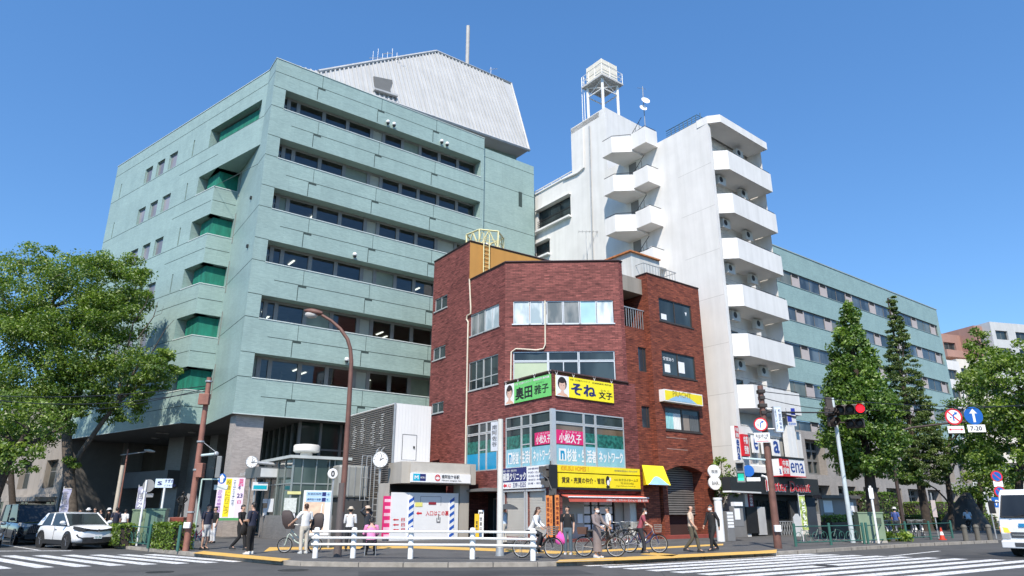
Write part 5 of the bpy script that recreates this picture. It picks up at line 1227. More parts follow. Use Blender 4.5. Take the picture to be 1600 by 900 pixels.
# --- small station canopy with its clock at the column
cp0 = at(395, 800, 40.5); CF = Fr((cp0.x, cp0.y), 53); CL = Fr((cp0.x, cp0.y), 145)
ca = thing('station_canopy', (cp0.x, cp0.y, G0), 'small grey station lift canopy with white lettering beside the granite column', 'canopy')
z1, z0 = zat(395, 729, 40.5), zat(395, 746, 40.5)
m = MB(); m.hprism([(p.x, p.y) for p in (CF.P(0, 0), CF.P(2.2, 0), CF.P(2.2, 0, -2), CL.P(-2.6, 0))], z0, z1); o = m.build('canopy_box', M('canopy_steel', (.20, .21, .21), .4, .4), ca)
t_ = MB(); text(t_, '南阿佐ケ谷駅', CL, CL.px(375, 741)[0], z0 + .2, .2, .01, 1.3, .01); t_.box(CF, .2, 1.7, z0 + .05, z1 - .08, 0, .01); t_.build('lettering', M('pale_print', (.62, .64, .64), .5), o)
m = MB()
for u in (.1, 2.1): m.tube([CF.P(u, G0, -.4), CF.P(u, z0, -.4)], .06, 8)
m.tube([CL.P(-2.3, G0, -.3), CL.P(-2.3, z0, -.3)], .06, 8); m.each('post', STEEL, ca)
s_ = MB().box(CF, -.1, .75, zat(386, 766, 40.5), zat(386, 753, 40.5), -.3, -.2).build('hanging_sign', PAPER, ca); a, b = zat(386, 764, 40.5), zat(386, 758, 40.5); MB().box(CF, -.06, .7, a, b, -.2, -.19).build('teal_field', M('metro_teal', (.01, .42, .52), .4), s_)
def clock(name, c, r, fr, label, post=None, hour=2, minute=2):
    th = thing(name, (c.x, c.y, G0), label, 'clock')
    n = fr.n; m = MB(); m.lathe(c, [(.0, -.09), (r, -.09), (r * 1.06, -.05), (r * 1.06, .05), (r, .06)], 28, n); cs = m.build('case', M('clock_rim', (.22, .23, .23), .4, .5), th, True)
    m = MB(); m.add([c + (fr.u * math.cos(2 * math.pi * i / 28) + V((0, 0, 1)) * math.sin(2 * math.pi * i / 28)) * r * .95 + n * .062 for i in range(28)], [list(range(28))]); m.build('dial', PAPER, cs)
    f2 = Fr((c - n * 0), fr.az); m = MB()
    def bar(a, l0, l1, w_, d):
        a = rad(a); dv = fr.u * math.sin(a) + V((0, 0, 1)) * math.cos(a); pv = fr.u * math.cos(a) - V((0, 0, 1)) * math.sin(a)
        m.quad(*[c + n * d + dv * l + pv * w for l, w in ((l0 * r, -w_ * r), (l1 * r, -w_ * r), (l1 * r, w_ * r), (l0 * r, w_ * r))][::-1])
    for k in range(12): bar(k * 30, .74, .88, .035 if k % 3 else .05, .068)
    bar(hour * 30 + minute * .5, -.12, .52, .05, .072); bar(minute * 6, -.15, .76, .035, .076); m.build('hands', BLACK, cs)
    return th, cs
ck, _ = clock('clock', at(393.5, 722, 40.8), zat(393, 713, 40.8) - zat(393, 722, 40.8), Fr((0, 0), 70), 'small round clock mounted on the grey station lift canopy')
m = MB(); c = at(393.5, 722, 40.8); m.tube([c, c + V((1.2, .6, -.1))], .1, 8); m.tube([c + V((0, 0, -.3)), V((c.x, c.y, z1))], .06, 6); m.build('mount', STEEL, ck)
# --- white and grey plant house behind the station entrance
LB = at(606, 840, 41.0); LA = Fr((LB.x, LB.y), 53); LL = Fr((LB.x, LB.y), 145)
zl = zat(607, 629.5, 41); lu = LA.px(673.5, 660)[0]; ll = LL.px(543, 690)[0]
ph = thing('plant_house', (LB.x, LB.y, G0), 'box shaped plant house with a white sheet front and grey louvred side', 'plant building')
WS_ = plastermat('white_sheet', (.77, .77, .77), .5, .07, .04)
m = MB(); m.hprism([(p.x, p.y) for p in (LA.P(0.02, 0), LA.P(lu, 0), LA.P(lu, 0, -5), LL.P(ll, 0))], G0, zl); m.build('wall', WS_, ph)
m = MB(); z = 2.2; GL = M('grey_louvre', (.17, .155, .145), .5, .2, var=.12)
while z < zl - .05: m.hexa([LL.P(ll, z, .1), LL.P(-.02, z, .1), LL.P(-.02, z, .015), LL.P(ll, z, .015), LL.P(ll, z + .09, .03), LL.P(-.02, z + .09, .03), LL.P(-.02, z + .09, .012), LL.P(ll, z + .09, .012)]); z += .125
m.build('louvre_wall', GL, ph)
LIT = M('lit_slat', (.66, .65, .62), .4)  # lit stretches of the grey louvre slats, their brightness put into the colour
for j, x in enumerate((557, 569, 586, 599)):
    u = LL.px(x, 670)[0]; m = MB(); z = zl - 2.3 + .25 * (j % 2)
    for k in range(12 + (j % 2)): m.box(LL, u - rnd.uniform(.1, .38), u + rnd.uniform(.1, .36), z, z + .03, .1, .112); z += .125
    m.build('lit_slats', LIT, ph)
(a, b1z), (b, b0z) = LA.px(629.5, 679), LA.px(649, 719); m = MB(); 
m.box(LA, a, b, b0z, b1z, 0, .02); o = m.build('door', WS_, ph); k = MB(); k.box(LA, a - .03, a, b0z, b1z + .03, 0, .03); k.box(LA, b, b + .03, b0z, b1z + .03, 0, .03); k.box(LA, a, b, b1z, b1z + .03, 0, .03); k.build('door_gap', GREYTXT, o); MB().box(LA, b - .2, b - .1, (b0z + b1z) / 2 - .05, (b0z + b1z) / 2 + .08, .02, .06).build('handle', BLACK, o)
m = MB()
for q in range(12): u = lu * (q + .5) / 12; m.box(LA, u, u + .012, G0 + 2, zl - .02, 0, .006)
m.build('sheet_seam', M('sheet_seam', (.60, .60, .60), .6), ph)
m = MB(); m.tube([LA.P(0, G0, .05), LA.P(0, zl + .02, .05)], .06, 6); m.build('corner_trim', STEEL, ph)
# --- subway entrance: stone canopy, station sign, hoarding below
SB = at(629, 842, 37.6); SA = Fr((SB.x, SB.y), 53); SLf = Fr((SB.x, SB.y), 145)
se = thing('subway_entrance', (SB.x, SB.y, G0), 'subway entrance with beige canopy and station name sign, closed off by white hoarding', 'station entrance')
z1, z0 = zat(629, 720.5, 37.6), zat(629, 754.5, 37.6); su = SA.px(743.5, 740)[0]; sl_ = SLf.px(606.5, 740)[0]
CONC = plastermat('canopy_stone', (.42, .39, .345), .7, .18); 
m = MB(); m.hprism([(p.x, p.y) for p in (SA.P(.5, 0), SA.P(su, 0), SA.P(su + .2, 0, -3.5), SLf.P(sl_ - 1, 0, -.5), SLf.P(sl_, 0), SA.P(-.1, 0, -.25))], z0, z1); can = m.build('canopy', CONC, se)
fu0, fu1 = SA.px(640.5, 750)[0], SA.px(733.5, 750)[0]; fz1, fz0 = SA.px(641, 738.5)[1], SA.px(641, 753)[1]
k = MB(); k.box(SA, fu0, fu1, z1 - .62, z1 - .06, 0, .05); k.build('fascia_panel', M('warm_grey_panel', (.50, .47, .42), .5), can)
sg = MB().box(SA, fu0, fu1, fz0, fz1, 0, .12).build('station_sign', PAPER, can); L = fu1 - fu0; H_ = fz1 - fz0
METB = M('metro_blue', (.0, .42, .62), .4)
t_ = MB(); t_.mat(0).box(SA, fu0 + .12, fu0 + L * .14, fz0 + H_ * .14, fz1 - H_ * .1, .12, .126); t_.mat(1).box(SA, fu0 + L * .14, fu0 + L * .235, fz0 + H_ * .14, fz1 - H_ * .1, .12, .126); t_.build('metro_emblem', [METB, NAVY], can)
t_ = MB(); text(t_, 'M', SA, fu0 + L * .055, fz0 + H_ * .32, H_ * .38, .13, L * .06, .03); text(t_, 'METRO', SA, fu0 + L * .15, fz0 + H_ * .4, H_ * .2, .13, L * .075); t_.build('emblem_lettering', WHITE, can)
t_ = MB(); text(t_, '南阿佐ケ谷駅', SA, fu0 + L * .5, fz0 + H_ * .45, H_ * .42, .13, L * .3, .012); text(t_, 'Minami-asagaya Sta.', SA, fu0 + L * .5, fz0 + H_ * .14, H_ * .2, .13, L * .34); t_.build('lettering', BLACK, can)
t_ = MB(); cx, cz = fu0 + L * .43, fz0 + H_ * .52; n = 24
for i in range(n):
    a0, a1 = 2 * math.pi * i / n, 2 * math.pi * (i + 1) / n; r0, r1 = H_ * .28, H_ * .37
    t_.quad(*[SA.P(cx + r * math.cos(a), cz + r * math.sin(a), .128) for r, a in ((r0, a0), (r1, a0), (r1, a1), (r0, a1))])
text(t_, 'M', SA, cx - .1, cz + .03, H_ * .2, .13, .2, .02); text(t_, '03', SA, cx - .12, cz - .16, H_ * .2, .13, .24, .02); t_.build('line_emblem', RED, can)
hz1 = zat(640, 769, 37.6)
HOARD = M('hoarding_white', (.76, .76, .76), .5, var=.03)
hu = [SA.px(x, 800, -.5)[0] for x in (611, 643, 705, 709, 716)]
m = MB(); m.box(SA, hu[0], hu[1], G0, hz1, -.6, -.5); m.box(SA, hu[1] + .004, hu[2], G0, hz1, -.602, -.498); m.box(SA, hu[3], hu[4], G0, hz1, -.6, -.5); hd = m.build('hoarding', HOARD, se)
m = MB(); m.box(SA, hu[4] + .1, hu[4] + .7, G0, z0, -1.2, -.5); m.box(SA, SA.px(603, 800, -.5)[0], hu[0] - .05, G0, z0, -1.5, -.7); m.each('side_pillar', CONC, se)
m = MB(); m.box(SA, hu[0], hu[4] + .1, hz1, z0, -2.2, -2.0); m.build('dark_lintel', BLACKISH, se)
for uu in (hu[1], hu[2] + .07):
    k = MB(); k.box(SA, uu - .2, uu + .1, G0, hz1, -.5, -.46); tp = k.build('tape_post', WHITE, se); k = MB(); z = G0 + .05
    while z < hz1 - .35: k.hexa([SA.P(uu - .2, z, -.456), SA.P(uu + .1, z + .18, -.456), SA.P(uu + .1, z + .18, -.459), SA.P(uu - .2, z, -.459), SA.P(uu - .2, z + .17, -.456), SA.P(uu + .1, z + .35, -.456), SA.P(uu + .1, z + .35, -.459), SA.P(uu - .2, z + .17, -.459)]); z += .36
    k.build('blue_stripe', M('tape_blue', (.02, .10, .45), .5), tp)
t_ = MB(); D = -.49
def arrow(mb, u, z, w_, h_, d): mb.prism(SA, [(u, z), (u + w_ * .4, z + h_), (u + w_ * .4, z + h_ * .45), (u + w_, z + h_ * .45), (u + w_, z - h_ * .45), (u + w_ * .4, z - h_ * .45), (u + w_ * .4, z - h_)], d - .004, d)
cu, cz = SA.px(650, 802, -.5); arrow(t_, cu, cz, .35, .1, D); text(t_, '入口はこの裏', SA, SA.px(665, 805, -.5)[0], cz - .13, .26, D, 1.45, .012)
for y_ in (812, 820, 828): cu, cz = SA.px(613.5, y_, -.5); arrow(t_, cu, cz, .35, .06, D); text(t_, '日', SA, cu + .5, cz - .08, .16, D, .2, .012)
t_.build('red_lettering', RED, hd)
k = MB(); cu, cz = SA.px(685, 812, -.5)
k.box(SA, cu - .03, cu + .03, cz, cz + .3, D, D + .004); k.box(SA, cu - .13, cu - .08, cz - .12, cz + .1, D, D + .004); k.box(SA, cu + .07, cu + .12, cz - .1, cz + .12, D, D + .004); k.box(SA, cu - .12, cu + .12, cz - .16, cz - .09, D, D + .0045); k.build('pointing_hand', GREYTXT, hd)
poster(SA, (649, 785), (660, 791.5), -.48, M('pale_yellow', (.75, .70, .2), .5), hd, 'yellow_notice'); poster(SA, (670, 784.5), (681.5, 788.5), -.48, M('dark_red', (.25, .02, .03), .5), hd, 'door_plate')
k = MB(); a, b = SA.px(657, 776, -.5); c, d_ = SA.px(688.5, 790, -.5)
for q in ((a, a + .02, d_, b), (c, c + .02, d_, b), (a, c, b, b + .02)): k.box(SA, q[0], q[1], q[2], q[3], -.498, -.492)
k.build('hatch_seam', GREYTXT, hd)
(u0, z1_), (u1, z0_) = SA.px(600, 775, -.62), SA.px(609, 842, -.62); k = MB().box(SA, u0, u1, G0 + .1, z1_, -.68, -.62).build('magenta_poster', MAG, se); k2 = MB(); 
for i in range(6): k2.box(SA, u0 + .05 + .04 * (i % 2), u1 - .05, z1_ - .3 - .35 * i, z1_ - .15 - .35 * i, -.62, -.616)
k2.build('poster_print', M('pink_print', (.8, .5, .6), .6), k)
# --- equipment cabinet and ladder between booth and entrance
qb = at(555, 842, 40.4); QF = Fr((qb.x, qb.y), 53)
eq = thing('ventilation_unit', (qb.x, qb.y, G0), 'pale ventilation unit with caged ladder between the booth and station entrance', 'ventilation unit')
u0, z1 = QF.px(531, 726); u1, z0 = QF.px(576, 778)
m = MB(); m.box(QF, u0, u1, z0, z1, -1.6, 0); m.build('casing', M('unit_grey', (.34, .34, .31), .5, .2), eq, bevel=.12)
m = MB()
for k in range(5): u = u0 + (u1 - u0) * (.1 + .2 * k); m.box(QF, u, u + .05, z0 + .05, z1 - .05, 0, .03)
m.build('casing_rib', STEEL, eq)
m = MB(); m.box(QF, u0 + .2, u1 + .8, G0, z0, -1.5, -.1); m.build('stand', M('unit_dark', (.07, .07, .07), .6), eq)
m = MB(); lu0, lu1 = QF.px(562, 780, .3)[0], QF.px(577, 780, .3)[0]; lz1, lz0 = QF.px(565, 712, .3)[1], QF.px(565, 782, .3)[1]
for u in (lu0, (lu0 + lu1) / 2, lu1): m.tube([QF.P(u, lz0, .3), QF.P(u, lz1, .3)], .025, 5)
for k in range(3): z = lz0 + (lz1 - lz0) * k / 2; m.tube([QF.P(lu0, z, .3), QF.P(lu1, z, .3), QF.P(lu1, z, -.3)], .02, 5)
m.build('cage', STEEL, eq)
m = MB()
for x in (583, 590): 
    u = QF.px(x, 780, .5)[0]; m.tube([QF.P(u, G0, .5), QF.P(u, QF.px(x, 710, .5)[1], .5), QF.P(u + .1, QF.px(x, 702, .5)[1], .5), QF.P(u + .35, QF.px(x, 698, .5)[1], .3), QF.P(u + .6, QF.px(x, 706, .5)[1], 0)], .035, 6)
z = .6
while z < 5.4: m.tube([QF.P(QF.px(583, 780, .5)[0], z, .5), QF.P(QF.px(590, 780, .5)[0], z, .5)], .02, 4); z += .33
m.build('ladder', STEEL, eq)
cc = at(594.5, 718.5, 38.6); clock('clock', cc, zat(594, 706.5, 38.6) - cc.z, Fr((0, 0), 82), 'large round clock with black numerals on the ladder hoops beside the station entrance')
m = MB(); m.tube([V((cc.x, cc.y + .12, G0)), V((cc.x, cc.y + .12, cc.z + .3))], .05, 8); bpy.data.objects['clock.001']; m.build('clock_post', STEEL, bpy.data.objects['clock.001'])
# --- poles
def vpole(name, px, py, ytop, r0, r1, mat, label, cat, n=10, parent=None):
    b = G(px, py); zt = zat(px + (800 - px) * (py - ytop) / 3698 * 1.12, ytop, b.y)
    th = thing(name, b, label, cat); MB().tube([b, V((b.x, b.y, zt))], r0, n, r1).build('pole', mat, th, True); return th, b, zt
lamp_y = G(527, 870).y
sl1 = thing('street_lamp', G(527, 870), 'tall brown street lamp curving over to the left in front of the teal facade', 'street lamp')
pts = [at(x, y, lamp_y) for x, y in ((527, 870), (538.5, 740), (546, 620), (549, 565), (547.5, 545), (543, 530), (532, 514), (518, 501.5), (503, 492.5))]
pts[0].z = G0; MB().tube(pts, [.12, .10, .085, .075, .07, .07, .065, .06, .055], 10).build('pole', RUST, sl1, True)
MB().tube([pts[0], pts[0] + V((0, 0, 2.4))], .135, 10, .125).build('pole_base', M('grey_brown', (.11, .09, .085), .7), sl1, True)
h0, h1 = at(504, 493, lamp_y), at(475, 486, lamp_y)
def head(mb, a, b, r, h_):
    ax = (b - a); rings = []
    for i in range(8):
        f = i / 7; rr = math.sin(math.pi * min(.98, .1 + .88 * f)) ** .7
        rings.append([a + ax * f + V((0, r * rr * math.cos(t), h_ * rr * math.sin(t))) for t in [2 * math.pi * j / 12 for j in range(12)]])
    mb.loft(rings)
m = MB(); head(m, h0 + V((0, 0, .08)), h1 + V((0, 0, .02)), .17, .13); o = m.build('lamp_head', RUST, sl1, True)
m = MB(); m.ball((h0 * .42 + h1 * .58) - V((0, 0, .07)), (.26, .14, .14), 12, 8); m.build('lamp_glass', M('lamp_lens', (.5, .48, .45), .15), o, True)
# left brown utility pole with crossing signal
pl, b, zt = vpole('utility_pole', 290, 861, 590, .125, .1, RUST2, 'red brown utility pole with small box and pedestrian signal arm, left of the crossing', 'utility pole')
Yp = b.y
def pt(px, py, Y=None): return at(px, py, Y or Yp)
m = MB(); 
for y_ in (596, 690, 734, 800): 
    p = pt(290 + 510 * (861 - y_) / 3698 * 1.05, y_); m.lathe((b.x, b.y, p.z - .03), [(.14, 0), (.145, .0), (.145, .06), (.13, .06)], 10)
m.build('pole_band', STEEL, pl)
p = pt(316, 736); MB().abox(b.x + .05, b.x + .3, b.y - .2, b.y + .1, p.z - .25, p.z + .3).build('junction_box', RUST2, pl, bevel=.02)
p = pt(313, 622); MB().abox(b.x - .22, b.x + .2, b.y - .28, b.y - .08, p.z - .3, p.z + .15).build('terminal_box', RUST2, pl, bevel=.02)
p = pt(297, 821); MB().abox(b.x - .12, b.x + .12, b.y - .24, b.y - .1, p.z - .1, p.z + .12).build('push_button_box', PAPER, pl, bevel=.02)
p0, p1 = pt(314, 712), pt(338, 709); MB().tube([V((b.x, b.y, p0.z)), V((p1.x, b.y, p1.z))], .05, 8).build('signal_arm', M('pale_blue_pipe', (.45, .56, .58), .4), pl, True)
MB().tube([V((b.x, b.y, pt(318, 688).z)), V((p1.x, b.y, p1.z + .05))], .012, 4).build('stay_wire', STEEL, pl)
def ped_signal(parent, c, az, lit):
    f = Fr(c, az); m = MB(); m.box(f, -.17, .17, c.z - .42, c.z + .42, -.12, .06); o = m.build('pedestrian_signal', M('signal_grey', (.20, .21, .21), .5), parent, bevel=.02)
    for k, s_ in ((0, .2), (1, -.2)):
        MB().box(f, -.12, .12, c.z + s_ - .14, c.z + s_ + .14, .06, .065).build('signal_face', (glow('walk_green', (.02, .55, .35), .6) if (k == 1 and lit) else BLACK), o)
        m = MB(); m.box(f, -.15, .15, c.z + s_ + .15, c.z + s_ + .17, .06, .22); m.build('visor', BLACK, o)
    return o
c = pt(341, 730); ped_signal(pl, V((c.x, b.y - .05, c.z)), 160, False)
m = MB(); m.ball((p1.x, b.y, p1.z), .1); m.build('signal_bracket', STEEL, pl)
# slim pale green sign post next to it
gp, b2, zt2 = vpole('sign_post', 301, 858, 749, .035, .03, M('pale_green_post', (.42, .55, .50), .4), 'slim pale green post with round blue sign beside the red brown pole', 'sign')
f = Fr((b2.x, b2.y), 95); p = at(319, 750, b2.y); q = at(345, 751, b2.y); MB().tube([V((b2.x, b2.y, zt2)), V((q.x, b2.y, zt2))], .03, 6).build('arm', _mats['pale_green_post'], gp, True)
c = at(348, 748, b2.y); rs = c.z - zat(348, 756, b2.y)
def roundsign(parent, c, r, az, mat, name='sign_disc'):
    f = Fr(c, az); n = f.n; m = MB(); m.lathe(V((c.x, c.y, c.z)), [(.0, 0), (r, 0), (r, .02), (.0, .02)], 28, n); return m.build(name, mat, parent), Fr(V((c.x, c.y, 0)) + n * .022, az)
o, f = roundsign(gp, V((c.x, b2.y - .05, c.z)), rs, 110, BLUE)
t_ = MB(); t_.prism(f, [(-.08, c.z - .15), (.08, c.z - .15), (.08, c.z + .02), (.16, c.z + .02), (0, c.z + .18), (-.16, c.z + .02), (-.08, c.z + .02)], 0, .004); t_.build('sign_arrow', WHITE, o)
MB().box(f, -.35, .35, c.z - rs - .24, c.z - rs - .04, -.02, 0).build('sign_plate', M('plate_pale', (.62, .66, .62), .4), gp)
# rust lamp post by the car, cream pole, sign posts
lp, b, zt = vpole('lamp_post', 178, 835, 702, .07, .05, RUST2, 'thin rust coloured lamp post with a short arm left of the green cabinets', 'street lamp')
m = MB(); a_ = at(189, 711, b.y); e_ = at(228, 706, b.y); m.tube([V((a_.x, b.y, a_.z)), V((e_.x, b.y, e_.z))], .035, 6); m.build('arm', STEEL, lp)
h0, h1 = at(226, 703.5, b.y), at(243, 706, b.y); m = MB(); head(m, V((h0.x, b.y, h0.z)), V((h1.x, b.y, h1.z)), .2, .11); m.build('lamp_head', M('lamp_head_beige', (.42, .38, .33), .5), lp, True)
cpz, b, zt = vpole('post', 173, 838, 727, .13, .12, M('cream_post', (.50, .43, .34), .6), 'thick cream post beside the rust lamp post', 'post')
rp_, b, zt = vpole('road_sign', 213, 853, 750, .045, .045, WHITE, 'white post carrying a round grey sign seen from behind', 'sign')
c = at(231.5, 759, b.y); r_ = c.z - zat(231.5, 769, b.y); roundsign(rp_, V((c.x, b.y + .05, c.z)), r_, 95, M('sign_back', (.30, .29, .28), .5, .3)); f = Fr((c.x, b.y + .04), 95); MB().box(f, -.3, .3, c.z - r_ - .22, c.z - r_ - .06, 0, .02).build('sign_plate', _mats['sign_back'], rp_)
bs_, b, zt = vpole('bus_stop_sign', 244, 851, 762, .05, .05, WHITE, 'white post topped by a pale blue information board with a large letter S', 'sign')
f = Fr((b.x, b.y - .06), 82); (u0, z1), (u1, z0) = f.px(243.5, 748), f.px(268.5, 762); o = MB().box(f, u0, u1, z0, z1, -.08, 0).build('board', M('pale_blue_board', (.60, .70, .80), .4), bs_)
t_ = MB(); text(t_, 'S', f, u0 + .12, z0 + .12, z1 - z0 - .24, .006, .18, .05); text(t_, 'すぎ丸', f, u0 + .42, z0 + .22, .16, .006, .4, .02); text(t_, 'バスのりば', f, u0 + .42, z0 + .06, .09, .006, .5); t_.build('lettering', NAVY, o)
# green cabinets left
GC = M('cabinet_green', (.12, .20, .145), .5, var=.1); GC2 = M('cabinet_olive', (.21, .27, .165), .5, var=.08)
def cabinet(pa, pb, ytop, az, depth, mat, label):
    p = G(*pa); f = Fr((p.x, p.y), az); q = f.px(*pb)[0]; zt = zat(pa[0] + 3, ytop, p.y)
    th = thing('utility_cabinet', p, label, 'cabinet'); m = MB(); m.box(f, 0, q, G0 + .1, zt, -depth, 0); m.build('body', mat, th, bevel=.015)
    m = MB(); m.box(f, -.03, q + .03, zt, zt + .06, -depth - .03, .03); m.build('lid', mat, th); MB().box(f, -.02, q + .02, G0, G0 + .1, -depth, .02).build('plinth', CONC, th)
    k = MB(); k.box(f, q * .5 - .005, q * .5 + .005, G0 + .15, zt - .05, 0, .004)
    for i in range(6): k.box(f, q * .62, q * .9, zt - .5 + .05 * i, zt - .475 + .05 * i, 0, .006)
    k.build('vent_slot', BLACK, th); return th
cabinet((199, 850), (219, 850), 797.5, 128, .8, GC2, 'olive green utility cabinet behind the white round sign post'); cabinet((220, 852), (251, 852), 796.5, 75, .8, GC, 'dark green utility cabinet beside the clipped hedge')
# statue on a plinth, stone slab behind
sb = at(277, 838, 36.5); st = thing('statue', (sb.x, sb.y, G0), 'dark bronze standing statue with hands on hips on a red granite plinth', 'statue')
BRZ = M('bronze', (.035, .032, .028), .4, .6)
zp_ = zat(277, 808, 36.5); MB().abox(sb.x - .35, sb.x + .35, sb.y - .35, sb.y + .35, G0, zp_).build('plinth', M('red_granite', (.20, .055, .035), .4, var=.2, scale=8), st, bevel=.02)
zt_ = zat(281, 768, 36.5); hS = zt_ - zp_
m = MB(); X, Y_, Z_ = sb.x, sb.y, zp_
def T(a, r): m.tube([V((X + x * hS, Y_ + y * hS, Z_ + z * hS)) for x, y, z in a], [k * hS for k in r], 8)
T([(-.08, .02, 0), (-.07, 0, .25), (-.05, 0, .5)], [.05, .05, .07]); T([(.1, -.03, 0), (.07, 0, .25), (.05, 0, .5)], [.05, .05, .07])
T([(0, 0, .46), (0, 0, .6), (.0, 0, .75), (0, 0, .83), (0, 0, .87)], [.1, .085, .12, .09, .04]); T([(-.1, 0, .8), (-.2, -.02, .68), (-.1, -.05, .56)], [.045, .04, .035]); T([(.1, 0, .8), (.2, -.02, .68), (.1, -.05, .56)], [.045, .04, .035])
m.ball((X, Y_, Z_ + .94 * hS), (.055 * hS, .06 * hS, .07 * hS)); m.build('figure', BRZ, st, True)
p = at(292, 836, 38); f = Fr((p.x, p.y), 75); m = MB(); m.prism(f, [(-.7, G0), (1.0, G0), (.15, zat(296, 773, 38)), (-.25, zat(290, 771, 38))], -.4, 0); tag(m.build('stone_monument', M('monument_stone', (.26, .25, .24), .7), None), 'grey triangular stone slab standing behind the bronze statue', 'monument')
# vertical cloth flags on poles
def nobori(px0, pyb, ytop, ybot, wpx, mat, body, label, lm, group=None, az=90, cloth=True):
    p = G(px0, pyb); f = Fr((p.x, p.y), az); th = thing('banner_flag', p, label, 'flag', group)
    zt = zat(px0 + 3, ytop, p.y); zb = zat(px0 + 2, ybot, p.y); w_ = wpx * p.y * .96 / 1070
    MB().tube([p, V((p.x, p.y, zt + .12))], .016, 6).build('pole', WHITE, th, True); m = MB(); m.tube([V((p.x, p.y, zt + .02)), f.P(w_, zt + .02)], .01, 4); m.build('crossbar', WHITE, th)
    m = MB(); n = 8
    for i in range(n):
        for j in range(3):
            def q(i_, j_): return f.P(w_ * j_ / 3, zb + (zt - zb) * i_ / n, .05 * math.sin(i_ * 1.1 + j_ * .9))
            m.quad(q(i, j), q(i, j + 1), q(i + 1, j + 1), q(i + 1, j))
    o = m.build('cloth', mat, th, True)
    if body: t_ = MB(); vtext(t_, body, f, w_ * .25, zt - .1, w_ * .5, zb + .1, .075); t_.build('lettering', lm, o)
    return th
LAV = M('lavender_cloth', (.30, .30, .40), .8, var=.08)
nobori(204, 842, 761, 797, 14, LAV, 'すぎなみ', 'lavender grey cloth flag left of the white round sign post', PAPER); nobori(83, 850, 764, 803, 12, LAV, '区役所', 'pale cloth flag under the big tree behind the white car', GREYTXT)
nobori(1256, 846, 775, 828, 10, M('green_yellow_cloth', (.34, .42, .12), .7, var=.6, scale=4), 'もちもち', 'green and yellow cloth flag in front of the doughnut shop', PAPER)
MB_ = nobori
# large election day banner in front of the column
p = at(354, 826, 40.2); f = Fr((p.x, p.y), 72); eb = thing('election_poster', (p.x, p.y, G0), 'large pink and yellow vertical election day banner in front of the granite column', 'banner')
(u0, z1), (u1, z0) = f.px(341, 746), f.px(376.5, 809); u0 = f.px(336, 790)[0]
ob = MB().box(f, u0, u1, z0, z1, 0, .03).build('fabric', M('pale_pink_fabric', (.80, .66, .76), .6, var=.03), eb); L = u1 - u0; H_ = z1 - z0
MB().box(f, u0 + L * .30, u0 + L * .52, z0 + .05, z1 - .05, .03, .034).build('yellow_column', YEL, ob)
MB().box(f, u0 + L * .24, u0 + L * .29, z0, z1, .03, .033).build('white_column', PAPER, ob); MB().box(f, u0 + L * .53, u0 + L * .72, z0, z1, .03, .033).build('white_column', PAPER, ob)
t_ = MB(); vtext(t_, '投票に行こう', f, u0 + L * .33, z1 - .1, L * .16, z0 + .2, .038, .01); t_.build('lettering', M('brown_print', (.30, .2, .02), .5), ob)
t_ = MB(); vtext(t_, '杉並区議会議員選挙', f, u0 + L * .05, z1 - .4, L * .15, z0 + .1, .036, .01); t_.build('lettering', M('violet_print', (.38, .16, .45), .5), ob)
t_ = MB(); vtext(t_, '午前七時から午後八時まで', f, u0 + L * .58, z1 - .1, L * .1, z0 + .6, .037, .01); text(t_, '4', f, u0 + L * .76, z1 - H_ * .3, H_ * .1, .04, L * .1); text(t_, '23', f, u0 + L * .76, z1 - H_ * .5, H_ * .1, .04, L * .2, .02); t_.build('lettering', NAVY, ob)
t_ = MB(); text(t_, '日', f, u0 + L * .8, z1 - H_ * .65, H_ * .08, .04, L * .13, .01); vtext(t_, '投票日', f, u0 + L * .78, z1 - .04, L * .16, z1 - H_ * .22, .04); t_.build('lettering', M('pink_red', (.7, .05, .2), .5), ob)
m = MB(); m.box(f, u0 - .05, u1 + .05, z0 - .14, z0 - .002, -.05, .06); m.box(f, u0, u0 + .05, G0, z0 - .14, -.03, .03); m.box(f, u1 - .05, u1, G0, z0 - .14, -.03, .03); m.build('stand', M('stand_green', (.08, .30, .10), .5), eb)
# --- white guard rail along the kerb
gr_ = thing('guard_rail', G(660, 873), 'white three bar guard rail along the kerb in the centre', 'railing')
gp_ = [G(x, y) for x, y in ((492, 872), (551, 872), (641, 873.2), (738, 873.6), (833, 876))]
for q in gp_: MB().lathe(q, [(.0, 0), (.09, 0), (.09, .92), (.065, .95), (0, .96)], 12).build('post', WHITE, gr_, True)
for z in (.43, .63, .83):
    path = [gp_[0] + (gp_[0] - gp_[1]).normalized() * .12] + gp_ + [gp_[-1] + (gp_[-1] - gp_[-2]).normalized() * .12]
    MB().tube([V((q.x, q.y, G0 + z)) - V((0, .12, 0)) for q in path], .037, 8).build('rail', WHITE, gr_, True)
# --- pale pole with flat box sign in the middle
pm, b, zt = vpole('sign_pole', 781, 868.5, 655, .12, .10, M('ivory_pole', (.62, .60, .55), .5), 'thick ivory pole with a flat white box sign in front of the clinic', 'sign')
f = Fr((b.x, b.y), 140); p = at(777, 681, b.y); zh = zat(777, 658, b.y); zl_ = zat(777, 704, b.y); o = MB().box(f, -.5, -.06, zl_, zh, -.05, .05).build('sign_box', M('box_sign_white', (.66, .67, .70), .4), pm); t_ = MB(); vtext(t_, '南阿佐谷', f, -.42, zh - .1, .28, zl_ + .15, .06, .01); t_.build('lettering', GREYTXT, o)
m = MB(); m.tube([b, b + V((0, 0, .28))], .16, 12, .13); m.build('pole_foot', STEEL, pm, True)
